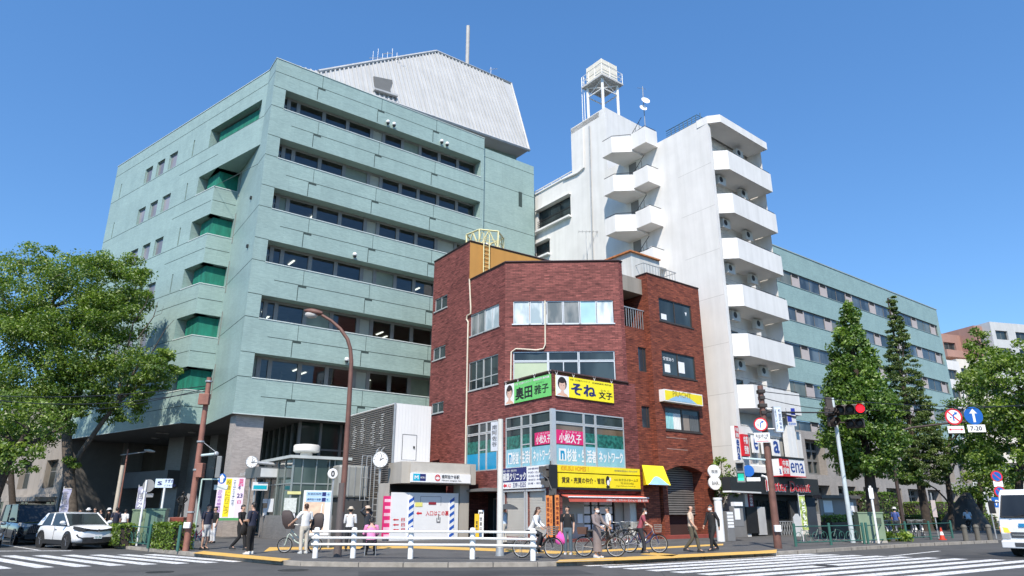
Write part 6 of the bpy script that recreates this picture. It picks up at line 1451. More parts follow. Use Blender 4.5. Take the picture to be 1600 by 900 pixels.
# --- two orange banners at the shop corner
ORG = M('orange_fabric', (.85, .28, .07), .7, var=.05)
for fr, xa, xb, yt, yb, body, small, lab in ((BL, 853, 864.5, 774, 842, '管理物件募集中', '入居者さま', 'orange upright banner with two columns of writing, left one at the shop corner'), (BR, 866.5, 875, 773.5, 848, '売却物件募集中！', '', 'orange upright banner with one column of large writing, right one at the shop corner')):
    (u0, z1), (u1, z0) = fr.px(xa, yt, .3), fr.px(xb, yb, .3)
    th = thing('shop_banner', fr.P((u0 + u1) / 2, G0, .3), lab, 'banner', 'orange banners at the shop corner')
    o = MB().box(fr, u0, u1, max(z0, .35), z1, .28, .31).build('fabric', ORG, th); m = MB(); m.tube([fr.P(u0, G0, .295), fr.P(u0, z1 + .1, .295)], .02, 5); m.tube([fr.P(u1, G0, .295), fr.P(u1, z1 + .1, .295)], .02, 5); m.build('pole', BLACK, th)
    t_ = MB(); L = u1 - u0; 
    if small: vtext(t_, body, fr, u0 + L * .14, z1 - .08, L * .4, .55, .316, .012); vtext(t_, small, fr, u0 + L * .66, z1 - .12, L * .22, 1.0, .316, .01)
    else: vtext(t_, body, fr, u0 + L * .2, z1 - .08, L * .62, .5, .316, .012)
    t_.build('lettering', M('dark_red_print', (.18, .02, .02), .5), o)
# meters and cables at the corner
m = MB(); 
for k, (x, y) in enumerate(((846, 733), (853, 740), (849, 752), (857, 756), (862, 768))): u, z = BL.px(x, y, .3); m.box(BL, u - .16, u + .16, z - .16, z + .14, .13, .34 + .05 * (k % 2))
m.tube([BL.P(*BL.px(860, 720, .2), .2), BL.P(*BL.px(858, 790, .2), .2)], .04, 5); m.tube([BL.P(*BL.px(845, 740, .35), .35), BL.P(*BL.px(856, 748, .4), .4), BL.P(*BL.px(862, 765, .35), .35)], .03, 5)
m.build('meter_box', M('meter_grey', (.10, .095, .09), .6), brick)
# small boards outside the clinic entrance
for x, y, yt, wpx, mat, lab in ((747, 842, 797, 8, PAPER, 'narrow white advertising board with black round marks outside the clinic entrance'), (741, 843, 803, 7, M('amber_board', (.72, .45, .02), .5), 'narrow amber advertising board outside the clinic entrance')):
    p = G(x, y); f = Fr((p.x, p.y), 100); th = thing('advert_board', p, lab, 'board'); zt = zat(x + 2, yt, p.y); w_ = wpx * p.y / 1070
    o = MB().box(f, 0, w_, G0 + .08, zt, -.06, 0).build('panel', mat, th); m = MB(); m.box(f, -.02, w_ + .02, G0, G0 + .08, -.2, .15); m.build('foot', BLACK, th)
    t_ = MB(); 
    if mat is PAPER:
        for k in range(2): t_.add([f.P(w_ * (.3 + .4 * k) + .05 * math.cos(a), zt - .15 + .07 * math.sin(a), .004) for a in [2 * math.pi * i / 12 for i in range(12)]], [list(range(12))])
    vtext(t_, '営業中', f, w_ * .3, zt - .35, w_ * .4, G0 + .4, .004); t_.build('lettering', BLACK, o)
# yellow price board beside the arch
p = G(1046, 838); f = Fr((p.x, p.y), 60); th = thing('price_board', p, 'small tilted yellow poster board beside the brick archway', 'board'); zt, zb = zat(1046, 799, p.y), zat(1046, 823, p.y)
P = f.P; m = MB(); m.hexa([P(.1, zb, .1), P(.62, zb, .1), P(.62, zb, .05), P(.1, zb, .05), P(-.1, zt, .0), P(.42, zt, 0), P(.42, zt, -.05), P(-.1, zt, -.05)]); o = m.build('panel', YEL, th); m = MB(); m.box(f, .0, .55, G0, zb - .002, -.1, .12); m.build('base', BLACK, th)
m = MB(); m.hexa([P(.14, zb + .05, .105), P(.4, zb + .05, .105), P(.4, zb + .05, .1), P(.14, zb + .05, .1), P(.12, zb + .22, .09), P(.38, zb + .22, .09), P(.38, zb + .22, .085), P(.12, zb + .22, .085)]); m.build('dark_label', BLACK, o)
# notice stand right of the gate post
p = G(1139, 846); f = Fr((p.x, p.y), 60); th = thing('notice_stand', p, 'grey ticket machine with papers beside the white gate post', 'ticket machine'); zt = zat(1140, 788, p.y)
m = MB(); m.box(f, 0, .5, G0, zt - .35, -.3, 0); m.box(f, .55, 1.25, G0 + .7, zt - .1, -.3, -.02); m.build('body', M('machine_grey', (.20, .20, .20), .5), th, bevel=.02)
m = MB(); 
for k in range(5): m.box(f, .04, .46, zt - .5 - .16 * k, zt - .38 - .16 * k, 0, .012)
m.box(f, .62, 1.0, zt - .75, zt - .2, -.02, -.008); m.box(f, .6, 1.2, zt - .08, zt + .12, -.2, .05); m.build('paper_sheet', PAPER, th)
# --- right brown utility pole with its signs
pr, b, zt = vpole('utility_pole', 1216, 857, 603, .16, .12, RUST, 'dark brown utility pole with street signs in front of the doughnut shop', 'utility pole'); Yr = b.y
p = at(1212, 826, Yr); MB().abox(b.x - .13, b.x + .13, b.y - .26, b.y - .1, p.z - .12, p.z + .14).build('push_button_box', PAPER, pr, bevel=.02)
c = at(1186, 664, Yr); r_ = c.z - zat(1186, 674.5, Yr)
def ringed(parent, c, r, az, glyphf):
    o, f = roundsign(parent, c, r, az, RED); k = MB(); k.add([f.P(r * .8 * math.cos(2 * math.pi * i / 28), c.z + r * .8 * math.sin(2 * math.pi * i / 28), .004) for i in range(28)], [list(range(28))]); k.build('sign_field', PAPER, o)
    t_ = MB(); glyphf(t_, f, c.z, r); t_.build('sign_arrow', BLUE, o); return o, f
def noturn(t_, f, z, r):
    t_.prism(f, [(-.12 * r, z - .5 * r), (.02 * r, z - .5 * r), (.02 * r, z + .1 * r), (.25 * r, z + .3 * r), (.3 * r, z + .15 * r), (.5 * r, z + .5 * r), (.1 * r, z + .55 * r), (.17 * r, z + .42 * r), (-.12 * r, z + .2 * r)], .004, .01)
    t_.prism(f, [(-.2 * r, z - .1 * r), (-.5 * r, z + .05 * r), (-.45 * r, z - .2 * r)], .004, .01)
ringed(pr, V((c.x, b.y - .2, c.z)), r_, 100, noturn)
f = Fr((c.x, b.y - .2), 100); z1, z0 = zat(1187, 677, Yr), zat(1187, 692, Yr); o = MB().box(f, -.32, .32, z0, z1, 0, .02).build('sign_plate', PAPER, pr); t_ = MB(); text(t_, '車両通行帯', f, -.27, z1 - .2, .14, .026, .54, .01); text(t_, '7-9', f, -.2, z0 + .12, .1, .026, .4); t_.build('lettering', GREYTXT, o); t_ = MB(); t_.box(f, -.26, .26, z0 + .04, z0 + .07, .02, .026); t_.build('red_bar', RED, o)
m = MB(); m.tube([V((c.x, b.y - .15, c.z)), V((b.x, b.y, c.z))], .03, 6); m.tube([V((c.x, b.y - .15, z0 + .1)), V((b.x, b.y, z0 + .1))], .03, 6); m.build('sign_bracket', STEEL, pr)
(c0, c1) = at(1205, 636, Yr), at(1222, 676, Yr); f = Fr((c0.x, b.y - .1), 84); w_ = c1.x - c0.x; o = MB().box(f, 0, w_, c1.z, c0.z, -.12, .12).build('light_box_sign', M('light_box_frame', (.45, .50, .56), .4), pr)
MB().box(f, .04, w_ - .04, c1.z + .06, c0.z - .06, .12, .125).build('sign_face', M('light_box_face', (.70, .78, .84), .4), o)
t_ = MB(); vtext(t_, '杉並区役所', f, w_ * .52, c0.z - .1, w_ * .34, c1.z + .1, .13, .012); t_.build('lettering', NAVY, o)
t_ = MB(); vs, fs = glyphs('Suginami City Office'); xs = max(v[0] for v in vs); ys = max(v[1] for v in vs); hh = c0.z - c1.z - .25; t_.add([f.P(w_ * .14 + (v[1] / ys) * w_ * .22, c0.z - .12 - v[0] / xs * hh, .13) for v in vs], fs); t_.build('lettering', NAVY, o)
m = MB(); m.tube([V((b.x, b.y, c1.z + .15)), V((c0.x + .1, b.y - .1, c1.z + .15))], .03, 6); m.tube([V((b.x, b.y, c0.z - .1)), V((c0.x + .1, b.y - .1, c0.z - .1))], .03, 6); m.build('sign_bracket', STEEL, pr)
c0, c1 = at(1228, 637, Yr), at(1245, 659, Yr); f = Fr((c0.x, b.y), 84); w_ = c1.x - c0.x; h_ = c0.z - c1.z; o = MB().box(f, 0, w_, c1.z - h_ * .3, c0.z, -.05, 0).build('checker_sign', M('sign_pale_grey', (.48, .48, .48), .5), pr)
m = MB(); m.box(f, w_ * .52, w_ - .01, c0.z - h_ * .5, c0.z - .02, 0, .006); m.box(f, .01, w_ * .5, c1.z, c0.z - h_ * .52, 0, .006); m.build('blue_square', M('deep_blue', (.015, .03, .26), .5), o)
t_ = MB(); text(t_, '区役所前', f, .04, c1.z - h_ * .24, h_ * .18, .006, w_ - .08, .01); t_.build('lettering', BLUE, o)
m = MB(); m.tube([V((b.x, b.y, c1.z + h_ * .7)), at(1300, 645, Yr)], .035, 6); m.tube([V((b.x, b.y, zat(1200, 640, Yr))), V((c1.x, b.y, c1.z + .2))], .03, 6); m.build('cross_arm', BLACK, pr)
m = MB()
for y_, w_ in ((612, .3), (622, .22), (634, .34), (645, .22)): z = zat(1194, y_, Yr); m.abox(b.x - w_ / 2, b.x + w_ / 2, b.y - .18, b.y + .14, z - .08, z + .08)
m.each('pole_fitting', M('pole_fitting', (.035, .03, .028), .6), pr, bevel=.02)
m = MB(); za = zat(1208, 719, Yr); e_ = at(1160, 716, Yr); m.tube([V((b.x, b.y, za)), V((e_.x, b.y, e_.z))], .045, 8); m.build('signal_arm', _mats['pale_blue_pipe'], pr, True)
c = at(1156.5, 738, Yr); ped_signal(pr, V((c.x, b.y - .05, c.z)), 112, True)
c = at(1168, 736, Yr); o, f = roundsign(pr, V((c.x, b.y - .1, c.z)), .24, 100, BLUE); f2 = Fr((c.x, b.y - .1), 100); MB().box(f2, -.1, .45, c.z - .42, c.z - .27, 0, .02).build('sign_plate', PAPER, pr)
MB().tube([at(x, y, Yr) for x, y in ((1190, 743), (1197, 745), (1200, 752), (1201.5, 767))], .045, 6).build('white_conduit', WHITE, pr, True)
# --- traffic signal on a pale pole
ts, b, zt = vpole('traffic_light', 1333, 848, 622, .12, .085, M('pale_signal_pole', (.50, .56, .57), .4), 'pale traffic light pole with a lit red lamp in front of the dense green tree', 'traffic light'); Yt = b.y
HOUS = M('signal_brown', (.055, .042, .036), .5, var=.2)
def lamp3(c, az, red, n=3, scale=1.0, name='signal_head'):
    f = Fr(c, az); r = .15 * scale; st = .36 * scale; m = MB(); m.box(f, -st * n / 2, st * n / 2, c.z - .2 * scale, c.z + .2 * scale, -.14, .04); o = m.build(name, HOUS, ts, bevel=.05)
    for k in range(n):
        u = (k - (n - 1) / 2) * st
        lit = red and k == n - 1
        m = MB(); m.lathe(f.P(u, c.z, .045), [(.0, .03), (r * .6, .02), (r, .0), (r, -.004)], 18, f.n); m.build('signal_lens', glow('lit_red_lamp', (.95, .01, .02), 2.2) if lit else BLACK, o)
        m = MB(); ri = []
        for d_ in (.04, .30 * scale): ri.append([f.P(u + r * 1.12 * math.cos(a), c.z + r * 1.12 * math.sin(a), d_ - (.12 if math.sin(a) < -.2 and d_ > .1 else 0)) for a in [2 * math.pi * i / 18 for i in range(18)]])
        m.loft(ri, cap=False); m.build('visor', HOUS, o)
c = at(1321, 641, Yt); lamp3(V((c.x + .1, Yt - .3, c.z)), 118, True, 3, 1.3)
c = at(1296, 645, Yt); lamp3(V((c.x, Yt - .15, c.z)), 40, False, 3, 1.15)
c = at(1297, 660, Yt); lamp3(V((c.x, Yt - .25, c.z)), 70, False, 1, 1.25, 'single_signal'); c = at(1335, 662, Yt); lamp3(V((c.x, Yt - .1, c.z)), 125, False, 2, 1.2, 'lower_signal')
m = MB(); c = at(1308, 645, Yt); m.tube([V((c.x - .4, Yt, c.z)), V((c.x + 1.2, Yt, c.z))], .05, 6); m.tube([V((c.x - .3, Yt, c.z - .5)), V((c.x + .9, Yt, c.z - .5))], .04, 6); m.box(Fr((c.x, Yt), 95), -.5, -.2, c.z + .2, c.z + .8, -.1, .1); m.build('signal_bracket', HOUS, ts)
# --- right cabinet, pale post, green railings
cabinet((1347, 848), (1386, 846), 802, 100, .8, M('cabinet_sage', (.20, .27, .18), .5), 'sage green utility cabinet under the dense tree on the right'); 
pw, b, zt = vpole('marker_post', 1373, 849, 759, .055, .055, WHITE, 'leaning white square post in front of the sage green cabinet', 'post')
m = MB(); f = Fr((b.x, b.y), 110); m.box(f, -.1, .1, zt - .6, zt - .1, .05, .08); m.build('plate', PAPER, pw)
RAILG = M('rail_green', (.035, .12, .095), .5)
def greenrail(pts, label, h=.82, motif=False):
    ps = [G(*p) for p in pts]; th = thing('pavement_railing', ps[0], label, 'railing', 'green pavement railings')
    for q in ps: MB().lathe(q, [(.0, 0), (.06, 0), (.06, h + .12), (.0, h + .14)], 10).build('post', RAILG, th, True)
    for z in (h, .16): MB().tube([V((q.x, q.y, G0 + z)) for q in ps], .024, 6).build('rail', RAILG, th, True)
    if motif:
        for a, b_ in zip(ps, ps[1:]):
            m = MB(); d = b_ - a; L = d.length
            for k in range(int(L / 1.1)):
                c = a + d * ((k + .5) * 1.1 / L) + V((0, 0, G0 * 0))
                for s_ in (-.3, .3): m.tube([c + d.normalized() * (s_ + .2 * math.cos(t)) + V((0, 0, .38 + .2 * math.sin(t))) for t in [2 * math.pi * i / 12 for i in range(13)]], .014, 4)
                m.tube([c + d.normalized() * -.3 + V((0, 0, .38)), c + d.normalized() * -.1 + V((0, 0, .68)), c + d.normalized() * .25 + V((0, 0, .62)), c + d.normalized() * .3 + V((0, 0, .38))], .014, 4)
            m.build('bicycle_motif', RAILG, th)
greenrail([(182, 851), (231, 857)], 'green railing with bicycle pattern in front of the olive cabinets', motif=True); greenrail([(277, 861.5), (270, 853)], 'short green railing end at the right side of the clipped hedge')
greenrail([(1244, 854), (1299, 852), (1351, 850)], 'green railing with bicycle pattern in front of the doughnut shop and cabinet', motif=True); greenrail([(1357, 850), (1418, 845.5), (1455, 843.5), (1489, 841)], 'long green railing along the kerb in the shade of the thin trees')
# --- curved dark pole with overhead signs
dk, b, zt = vpole('overhead_sign_pole', 1415, 838, 690, .12, .1, M('dark_brown_pole', (.05, .032, .026), .6), 'dark pole whose long arm carries a no turn sign and blue arrow sign', 'sign pole'); Yd = b.y
MB().tube([at(x, y, Yd) for x, y in ((1399, 690), (1401, 681), (1408, 673), (1425, 668), (1475, 662), (1530, 657))], .06, 8).build('arm', _mats['dark_brown_pole'], dk, True)
c = at(1488, 651.5, Yd); r_ = c.z - zat(1488, 664.5, Yd)
o, f = ringed(dk, V((c.x, Yd - .12, c.z)), r_, 95, noturn)
k = MB(); k.prism(f, [(-.62 * r_, c.z + .5 * r_), (-.5 * r_, c.z + .62 * r_), (.62 * r_, c.z - .5 * r_), (.5 * r_, c.z - .62 * r_)], .006, .008); k.build('red_slash', RED, o)
f = Fr((c.x, Yd - .12), 95); z1, z0 = zat(1488, 666, Yd), zat(1488, 677, Yd); o = MB().box(f, -r_ * .95, r_ * .95, z0, z1, 0, .02).build('sign_plate', PAPER, dk); k = MB(); zc = (z0 + z1) / 2; k.prism(f, [(-.45, zc), (-.3, zc + .08), (-.3, zc + .02), (.3, zc + .02), (.3, zc + .08), (.45, zc), (.3, zc - .08), (.3, zc - .02), (-.3, zc - .02), (-.3, zc - .08)], .02, .026); k.build('red_arrow', RED, o)
c = at(1519, 650, Yd); r_ = c.z - zat(1519, 664, Yd); o, f = roundsign(dk, V((c.x, Yd - .12, c.z)), r_, 95, BLUE); k = MB(); k.prism(f, [(-.13 * r_, c.z - .72 * r_), (.13 * r_, c.z - .72 * r_), (.13 * r_, c.z + .25 * r_), (.42 * r_, c.z + .25 * r_), (0, c.z + .78 * r_), (-.42 * r_, c.z + .25 * r_), (-.13 * r_, c.z + .25 * r_)], .0, .006); k.build('sign_arrow', WHITE, o)
f = Fr((c.x, Yd - .12), 95); z1, z0 = zat(1519, 664, Yd), zat(1519, 675.5, Yd); o = MB().box(f, -r_ * .9, r_ * 1.0, z0, z1, 0, .02).build('sign_plate', PAPER, dk); t_ = MB(); text(t_, '7-20', f, -r_ * .6, z0 + .1, z1 - z0 - .2, .026, r_ * 1.2, .02); t_.build('lettering', BLACK, o)
# --- no parking signs, blue P board
np_, b, zt = vpole('road_sign', 1578, 838, 737, .045, .04, STEEL, 'grey post with two round red rimmed blue no parking signs near the truck', 'sign')
for x, y in ((1569.5, 744.5), (1573.5, 768.5)):
    c = at(x, y, b.y); r_ = c.z - zat(x, y + 9, b.y); o, f = roundsign(np_, V((b.x - .1, b.y - .08, c.z)), r_, 95, RED); k = MB(); k.add([f.P(r_ * .78 * math.cos(2 * math.pi * i / 24), c.z + r_ * .78 * math.sin(2 * math.pi * i / 24), .004) for i in range(24)], [list(range(24))]); k.build('sign_field', BLUE, o)
    k = MB(); k.prism(f, [(-.6 * r_, c.z + .5 * r_), (-.5 * r_, c.z + .6 * r_), (.6 * r_, c.z - .5 * r_), (.5 * r_, c.z - .6 * r_)], .004, .008); k.build('red_slash', RED, o)
c = at(1571.5, 756, b.y); f = Fr((b.x - .1, b.y - .08), 95); MB().box(f, -.28, .28, c.z - .18, c.z + .18, 0, .02).build('sign_plate', PAPER, np_)
pk, b, zt = vpole('parking_sign', 1557, 842, 775, .04, .04, STEEL, 'blue parking information board on a post left of the truck', 'sign'); f = Fr((b.x, b.y - .06), 90); (u0, z1), (u1, z0) = f.px(1549, 777), f.px(1563, 793); o = MB().box(f, u0, u1, z0, z1, -.04, 0).build('board', BLUE, pk); t_ = MB(); text(t_, 'P', f, u0 + .18, z0 + .12, (z1 - z0) * .5, .006, None, .03); t_.build('lettering', WHITE, o)
# bollards
for i, (x, y) in enumerate(((1510, 845), (1529, 844.5), (1548, 844))):
    q = G(x, y); tag(MB().lathe(q, [(.0, 0), (.13, 0), (.12, .62), (.14, .64), (.14, .7), (.09, .78), (0, .8)], 12).build('bollard', M('bollard_stone', (.13, .12, .10), .7), None, True), ('short stone bollard nearest the end of the green railing', 'short stone bollard in the middle of the row of three', 'short stone bollard nearest the truck')[i], 'bollard', 'stone bollards in the shade')
sp, b, zt = vpole('sign_post', 1467, 842, 770, .035, .035, STEEL, 'thin grey post with a small paper notice between the two tree trunks', 'sign'); f = Fr((b.x, b.y - .05), 95); MB().box(f, -.12, .12, zt - 1.3, zt - .4, 0, .02).build('notice', M('faded_notice', (.5, .42, .40), .5), sp)
# notice board and planters behind the railing on the right
p = at(1288, 838, 44); f = Fr((p.x, p.y), 62); th = thing('notice_board', p, 'wide grey roofed notice board behind the green railing', 'notice board'); w_ = f.px(1343, 820)[0]; z1 = zat(1288, 776, 44)
m = MB(); m.box(f, 0, w_, 1.0, z1 - .1, -.1, 0); m.build('board', M('board_grey', (.24, .23, .22), .5), th); m = MB(); m.box(f, -.1, w_ + .1, z1 - .1, z1 + .1, -.4, .3); m.build('roof', M('board_roof', (.09, .085, .08), .5), th)
m = MB(); m.box(f, 0, .1, G0, 1.0, -.1, 0); m.box(f, w_ - .1, w_, G0, 1.0, -.1, 0); m.build('leg', BLACK, th); m = MB(); m.box(f, .3, 1.1, 1.5, 2.2, 0, .01); m.box(f, w_ - 1.0, w_ - .3, 1.3, 2.1, 0, .01); m.build('notice', PAPER, th)
# fan guard and A-board by the shop
p = G(1243, 838); f = Fr((p.x, p.y), 75); m = MB(); m.prism(f, [(0, G0), (.5, G0), (.5, 1.2), (.38, 1.42), (.2, 1.42), (0, 1.2)], -.06, 0); tag(m.build('folding_sign', M('pale_a_board', (.52, .54, .56), .5), None), 'pale rounded folding sign in front of the doughnut shop entrance', 'sign')
p = G(1218, 838); f = Fr((p.x, p.y), 70); m = MB(); w_ = 1.3
for k in range(7): m.tube([f.P(w_ * k / 7, G0 + .05), f.P(w_ * (k + 1) / 7, G0 + .85)], .02, 4); m.tube([f.P(w_ * (k + 1) / 7, G0 + .05), f.P(w_ * k / 7, G0 + .85)], .02, 4)
m.tube([f.P(0, G0 + .85), f.P(w_, G0 + .85)], .02, 4); tag(m.build('lattice_gate', STEEL, None), 'silver lattice folding gate across the shop entrance', 'gate')
# --- overhead wires
def wire(a, b_, sag, label):
    n = 14; pts = [a.lerp(b_, i / n) - V((0, 0, sag * 4 * (i / n) * (1 - i / n))) for i in range(n + 1)]
    tag(MB().tube(pts, .017, 4).build('overhead_wire', BLACK, None), label, 'wire', 'overhead wires')
lp0 = at(323, 600, Yp)
wire(at(-30, 617, 32), at(322, 603, Yp), .25, 'upper overhead wire from the left edge to the red brown pole'); wire(at(-30, 622, 31), at(321, 611, Yp), .4, 'lower overhead wire from the left edge to the red brown pole'); wire(at(150, 640, 34), at(322, 607, Yp), .1, 'short drooping wire from the tree to the red brown pole')
wire(at(1194, 612, Yr), at(1640, 632, 40), .35, 'upper overhead wire running right from the dark brown pole'); wire(at(1194, 622, Yr), at(1310, 640, Yt), .12, 'short wire from the dark brown pole to the traffic light'); wire(at(1320, 640, Yt), at(1640, 628, 39), .2, 'overhead wire running right from the traffic light over the blue arrow sign')
# ---------------------------------------------------------------- trees, hedges
def leafmat(name, a, tr=.35):
    m, t, b = nodes(name); t.nodes.remove(b); out = t.nodes['Material Output']
    c = mixc(t, 1.0, a, ramp(t, noise(t, .8, 3), [(.3, (.75, .78, .7)), (.7, (1.25, 1.2, 1.1))]), 'MULTIPLY')
    d = newn(t, 'ShaderNodeBsdfDiffuse'); link(t, c, d.inputs[0]); e = newn(t, 'ShaderNodeBsdfTranslucent'); link(t, mixc(t, 1.0, c, (1.05, 1.3, .5), 'MULTIPLY'), e.inputs[0])
    g = newn(t, 'ShaderNodeBsdfGlossy'); g.inputs['Roughness'].default_value = .45; g.inputs[0].default_value = (1, 1, 1, 1)
    x = newn(t, 'ShaderNodeMixShader'); x.inputs[0].default_value = tr; link(t, d.outputs[0], x.inputs[1]); link(t, e.outputs[0], x.inputs[2])
    y = newn(t, 'ShaderNodeMixShader'); y.inputs[0].default_value = .04; link(t, x.outputs[0], y.inputs[1]); link(t, g.outputs[0], y.inputs[2])
    link(t, y.outputs[0], out.inputs[0]); return m
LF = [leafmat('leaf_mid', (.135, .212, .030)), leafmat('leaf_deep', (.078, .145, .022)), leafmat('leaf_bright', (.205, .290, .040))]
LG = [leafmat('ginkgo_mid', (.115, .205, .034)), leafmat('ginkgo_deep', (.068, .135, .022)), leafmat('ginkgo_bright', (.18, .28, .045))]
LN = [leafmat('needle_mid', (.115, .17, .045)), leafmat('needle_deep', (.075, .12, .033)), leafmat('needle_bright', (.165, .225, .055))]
BARK = M('bark', (.095, .075, .058), .9, var=.35, scale=6, bmp=.5, bscale=18)
BARK2 = M('bark_dark', (.05, .038, .03), .9, var=.3, scale=6, bmp=.5, bscale=18)
def leaves(mb, rg, clumps, per, size, flat=.75, up=.5):
    """leaf shaped faces filling uneven clumps; clumps = [(centre, (rx, ry, rz), tone)]"""
    for c, r, tone in clumps:
        n = int(per * (.7 + .6 * rg.random()))
        for _ in range(n):
            while True:
                p = V((rg.uniform(-1, 1), rg.uniform(-1, 1), rg.uniform(-1, 1)))
                if .15 < p.length < 1: break
            p = p * (.55 + .45 * p.length)
            q = V((c[0] + p.x * r[0], c[1] + p.y * r[1], c[2] + p.z * r[2] * flat))
            nrm = (V((rg.gauss(0, 1), rg.gauss(0, 1), rg.gauss(0, 1) + up)) + p * .8).normalized()
            a = nrm.cross(V((rg.gauss(0, 1), rg.gauss(0, 1), rg.gauss(0, 1)))).normalized(); b = nrm.cross(a)
            s_ = size * rg.uniform(.6, 1.35)
            mb.k = tone if rg.random() < .75 else rg.randrange(3)
            mb.add([q - a * s_ * .5, q + b * s_ * .3 + nrm * s_ * .06, q + a * s_ * .5, q - b * s_ * .3 + nrm * s_ * .06], [(0, 1, 2, 3)])
def fork(mb, rg, a, b, r0, r1, wob=.25, n=5):
    d = b - a; pts = [a + d * (i / n) + V((rg.gauss(0, 1), rg.gauss(0, 1), rg.gauss(0, .5))) * wob * d.length * .12 * (1 if 0 < i < n else 0) for i in range(n + 1)]
    mb.tube(pts, r0, 7, r1); return pts
def tree(name, base, label, crowns, trunk, mats, bark, per=34, size=.24, seed=1, limbs=18, group=None, flat=.75, extra=None, up=.5, trunk_r=(.3, .15), tw=0):
    rg = random.Random(seed); th = thing(name, base, label, 'tree', group)
    tm = MB(); trunk = [V(p) for p in trunk]; tm.tube(trunk, trunk_r[0], 10, trunk_r[1])
    tm.lathe(trunk[0] - V((0, 0, .02)), [(trunk_r[0] * 1.5, 0), (trunk_r[0] * 1.2, .15), (trunk_r[0] * 1.02, .5)], 10)
    lm = MB(); cl = []
    for (c, r, n, cs) in crowns:
        for i in range(n):
            while True:
                p = V((rg.uniform(-1, 1), rg.uniform(-1, 1), rg.uniform(-1, 1)))
                if p.length < 1: break
            p = p.normalized() * (p.length ** .45)
            q = V(c) + V((p.x * r[0], p.y * r[1], p.z * r[2])); s_ = cs * rg.uniform(.65, 1.35)
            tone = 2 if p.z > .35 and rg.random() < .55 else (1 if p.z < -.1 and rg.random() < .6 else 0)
            cl.append((q, (s_, s_, s_ * .8), tone))
    for i in range(min(limbs, len(cl))):
        q = cl[(i * 7) % len(cl)][0]; k = min(range(len(trunk)), key=lambda j: abs(trunk[j].z - (q.z - (q - trunk[j]).to_2d().length * .6)))
        fork(lm, rg, trunk[k], q, trunk_r[1] * rg.uniform(.45, .8), .025)
    if extra: extra(lm, rg)
    for i in range(tw):
        q = cl[(i * 11) % len(cl)][0]; fork(lm, rg, q, q + V((rg.gauss(0, 1), rg.gauss(0, 1), rg.gauss(0, .6))) * 1.2, .03, .008)
    tm.build('trunk', bark, th, True)
    if lm.v: lm.build('limbs', bark, th, True)
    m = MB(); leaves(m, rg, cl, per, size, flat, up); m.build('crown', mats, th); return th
def X(px, py, Y): return at(px, py, Y)
# large zelkova at the left; it stands well back, close to the city hall, so its crown shades the hall's foot
X0 = X
X = lambda px, py, Y: X0(px, py, Y * 1.17)
b = X(112, 838, 40); b.z = G0
tr = [b, X(111, 790, 40), X(108, 745, 40), X(105, 700, 40), X(103, 660, 40.2), X(98, 600, 40.5), X(90, 540, 41), X(80, 480, 41.5)]
def zel(lm, rg):
    def P(l, r0, r1): lm.tube([X(*p) for p in l], r0, 8, r1)
    P([(112, 735, 40), (128, 705, 39.7), (158, 662, 39.5), (185, 628, 39.3), (205, 590, 39), (222, 560, 38.8)], .2, .06)
    P([(185, 628, 39.3), (215, 605, 39), (245, 575, 38.6), (262, 560, 38.5)], .12, .03); P([(185, 628, 39.3), (188, 590, 39), (178, 550, 39)], .10, .04)
    P([(103, 660, 40), (130, 600, 39.5), (160, 540, 39), (185, 480, 39)], .22, .04); P([(103, 660, 40), (70, 600, 39), (40, 540, 38.5)], .2, .05); P([(100, 640, 40), (60, 640, 38), (20, 610, 37)], .14, .04)
    P([(200, 540, 39), (208, 505, 39), (228, 475, 38.8), (232, 462, 38.8)], .06, .015); P([(215, 530, 39), (240, 495, 38.8), (247, 470, 38.8)], .05, .012); P([(235, 555, 38.8), (258, 515, 38.6), (272, 500, 38.6)], .04, .01); P([(208, 505, 39), (222, 490, 39), (236, 478, 39), (240, 470, 39)], .03, .008)
    P([(240, 495, 38.8), (252, 490, 38.8), (256, 478, 38.8)], .02, .006)
def C(px, py, Y, rx, ry, rz, n, cs, k=1.17): return (X(px, py, Y), (rx * k, ry * k, rz * k), n, cs * k)
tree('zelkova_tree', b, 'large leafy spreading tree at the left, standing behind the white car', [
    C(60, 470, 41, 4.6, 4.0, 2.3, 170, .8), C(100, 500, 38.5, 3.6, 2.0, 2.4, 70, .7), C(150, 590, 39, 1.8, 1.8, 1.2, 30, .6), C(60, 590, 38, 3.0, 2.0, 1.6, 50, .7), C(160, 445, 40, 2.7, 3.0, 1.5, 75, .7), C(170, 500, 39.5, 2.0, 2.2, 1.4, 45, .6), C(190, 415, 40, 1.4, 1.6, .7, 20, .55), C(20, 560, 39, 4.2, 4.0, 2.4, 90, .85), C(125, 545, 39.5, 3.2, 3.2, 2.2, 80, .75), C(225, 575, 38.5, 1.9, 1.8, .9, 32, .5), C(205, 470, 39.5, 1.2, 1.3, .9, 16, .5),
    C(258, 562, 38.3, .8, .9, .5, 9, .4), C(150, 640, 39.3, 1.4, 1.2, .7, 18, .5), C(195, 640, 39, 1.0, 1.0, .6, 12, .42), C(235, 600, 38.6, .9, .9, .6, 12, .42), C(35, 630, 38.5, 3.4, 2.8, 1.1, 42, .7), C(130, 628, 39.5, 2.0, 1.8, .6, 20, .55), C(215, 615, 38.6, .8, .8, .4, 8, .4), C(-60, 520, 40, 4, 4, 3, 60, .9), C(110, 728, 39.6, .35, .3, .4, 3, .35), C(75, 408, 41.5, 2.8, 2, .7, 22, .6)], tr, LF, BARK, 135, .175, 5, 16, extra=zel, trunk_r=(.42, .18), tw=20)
X = X0
def C(px, py, Y, rx, ry, rz, n, cs): return (X(px, py, Y), (rx, ry, rz), n, cs)
b = X(20, 838, 63); b.z = G0
